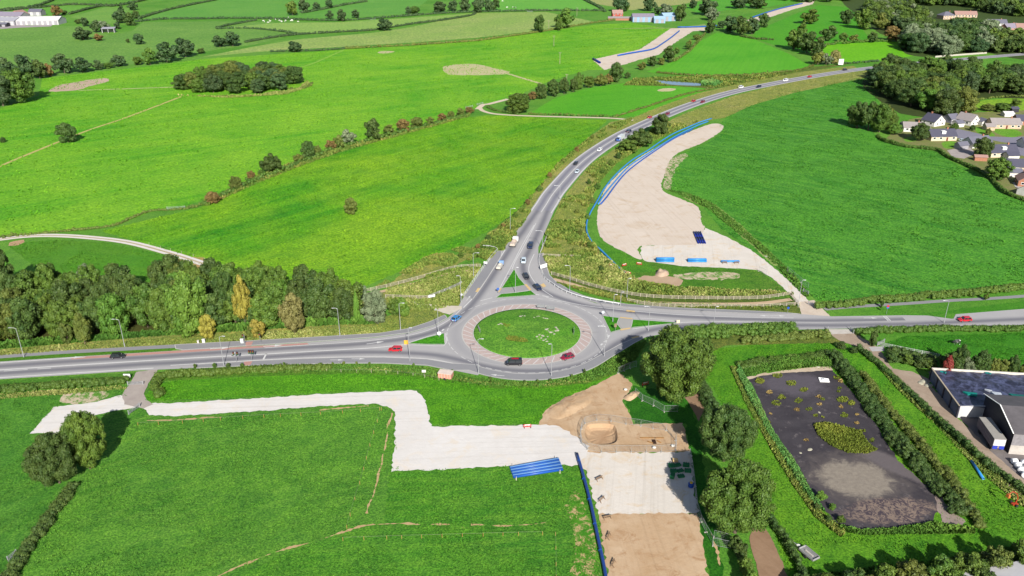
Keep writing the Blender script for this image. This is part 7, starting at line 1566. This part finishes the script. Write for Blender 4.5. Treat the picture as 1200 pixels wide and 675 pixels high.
boulders(zi([(478,205),(492,200),(508,203),(485,210)]), 'in the small heap at the top left of the island', .25, .45); boulders(zi([(328,262),(342,256),(352,262)]), 'in the small heap at the left of the island', .25, .5); boulders(zi([(575,215),(595,205),(608,200),(640,212),(655,215),(668,216)]), 'in the row at the top of the island', .25, .45)
sheet('bare_ground', zi([(300,330),(360,345),(420,330),(500,315),(560,300),(600,285),(620,295),(590,320),(520,330),(440,350),(380,375),(330,365)]), 1.30, ROCKY, True, .2) if False else None
# debris on the gravel edges
boulders([(960,483.5),(949,527),(938,531)], 'on the lagoon mud', .3, .5); boulders([(899,301)], 'beside the compound track', .6, .9); boulders([(1083,447),(1088,452),(1079,449)], 'in the rubble beside the clamp', .7, 1.2); boulders([(973,428),(963,427),(968,425.5),(958,430)], 'in the pale pile at the far shore of the lagoon', .5, 1.0)

# ================================================================== SAPLINGS, ANIMALS
row([(229,431.5,5,426,'green'),(252,431,6,425,'green'),(268,431,6,425,'dark'),(284,430.5,5,425,'green'),(333,428.5,4,424,'green'),(376,428,4,425,'dark'),(390,428,4,424,'green'),(403,428,4,423,'olive'),(418,428,4,423,'olive'),(433,428.5,4,424,'green'),(485,430,4,425,'green'),(530,438,5,433,'green'),(575,446,4,441,'green'),(615,449,4,445,'dark'),(630,449,4,444,'green'),(645,448,5,443,'green'),(670,443,4,438,'green'),(685,438,4,432,'dark')], 'along the near footway', 'saplings along the near footway', 'bush', 'sapling', 'sapling', 'sapling')
def skin_animal(name, V, E_, R_, mat, loc, rz, s, label, cat, group=None):
    me = bpy.data.meshes.new(name); me.from_pydata(V, E_, []); me.update(); me.materials.append(mat); o = put(bpy.data.objects.new(name, me)); o.modifiers.new('skin', 'SKIN'); sv = me.skin_vertices[0].data
    for i, r_ in enumerate(R_): sv[i].radius = (r_[0], r_[1]) if isinstance(r_, tuple) else (r_, r_)
    sv[0].use_root = True; ss = o.modifiers.new('sub', 'SUBSURF'); ss.levels = 1; ss.render_levels = 1
    o.location = loc; o.rotation_euler = (0,0,rz); o.scale = (s,s,s); return tag(o, label, cat, group)
COWV = [(0,0,1.05),(-.55,0,1.08),(.55,0,1.05),(.85,0,1.2),(1.15,0,1.05),(1.4,0,.85),(-.6,.2,.75),(-.7,.22,.45),(-.62,.22,.06),(-.6,-.2,.75),(-.7,-.22,.45),(-.62,-.22,.06),(.5,.2,.7),(.52,.2,.4),(.5,.2,.06),(.5,-.2,.7),(.52,-.2,.4),(.5,-.2,.06),(-.85,0,1.1),(-.95,0,.6),(1.12,.2,1.15),(1.12,-.2,1.15)]
COWE = [(0,1),(0,2),(2,3),(3,4),(4,5),(1,6),(6,7),(7,8),(1,9),(9,10),(10,11),(2,12),(12,13),(13,14),(2,15),(15,16),(16,17),(1,18),(18,19),(4,20),(4,21)]
COWR = [.36,.33,.33,.2,.15,.1,.14,.08,.06,.14,.08,.06,.11,.07,.055,.11,.07,.055,.06,.03,.04,.04]
m, nt, b_ = nodes('black_white_hide'); n_ = nramp(nt, nnoise(nt, nt.nodes.new('ShaderNodeTexCoord').outputs['Object'], 1.3, 2), .50, .53); nt.links.new(nmix(nt, n_, (.012,.012,.014), (.75,.73,.7)), b_.inputs['Base Color']); b_.inputs['Roughness'].default_value = .8; HIDE = m
skin_animal('cow', COWV, COWE, COWR, HIDE, G(1121,404), math.radians(195), 1.25, 'black and white cow grazing in the field below the east road', 'cow')
FLEECE = P_('white_fleece', 240,238,230, .95); 
z5 = lambda L_: [(240+x/5, x2/5) for x, x2 in L_]
for i, (x, y) in enumerate(z5([(343,126),(350,131),(372,136),(378,122),(383,128),(415,118),(438,124),(447,128),(452,131),(474,124),(490,106),(510,121),(516,125),(548,131),(470,130),(505,126)])):
    skin_animal('white_cow', COWV, COWE, COWR, FLEECE, G(x, y), i*1.7, 1.15, 'white cow in the far herd below the level hedge', 'cow', 'far white herd')
for i, (x, y) in enumerate([(594,9.5),(601,9.3),(604,9.6),(589,2)]): skin_animal('far_cow', COWV, COWE, COWR, HIDE if i in (1,2) else FLEECE, G(x, y), i*1.2, 1.3, ['pale cow, left of the trio under the top centre trees','dark cow, middle of the trio at the top centre','dark cow, right of the trio at the top centre','pale cow alone near the top edge'][i], 'cow')
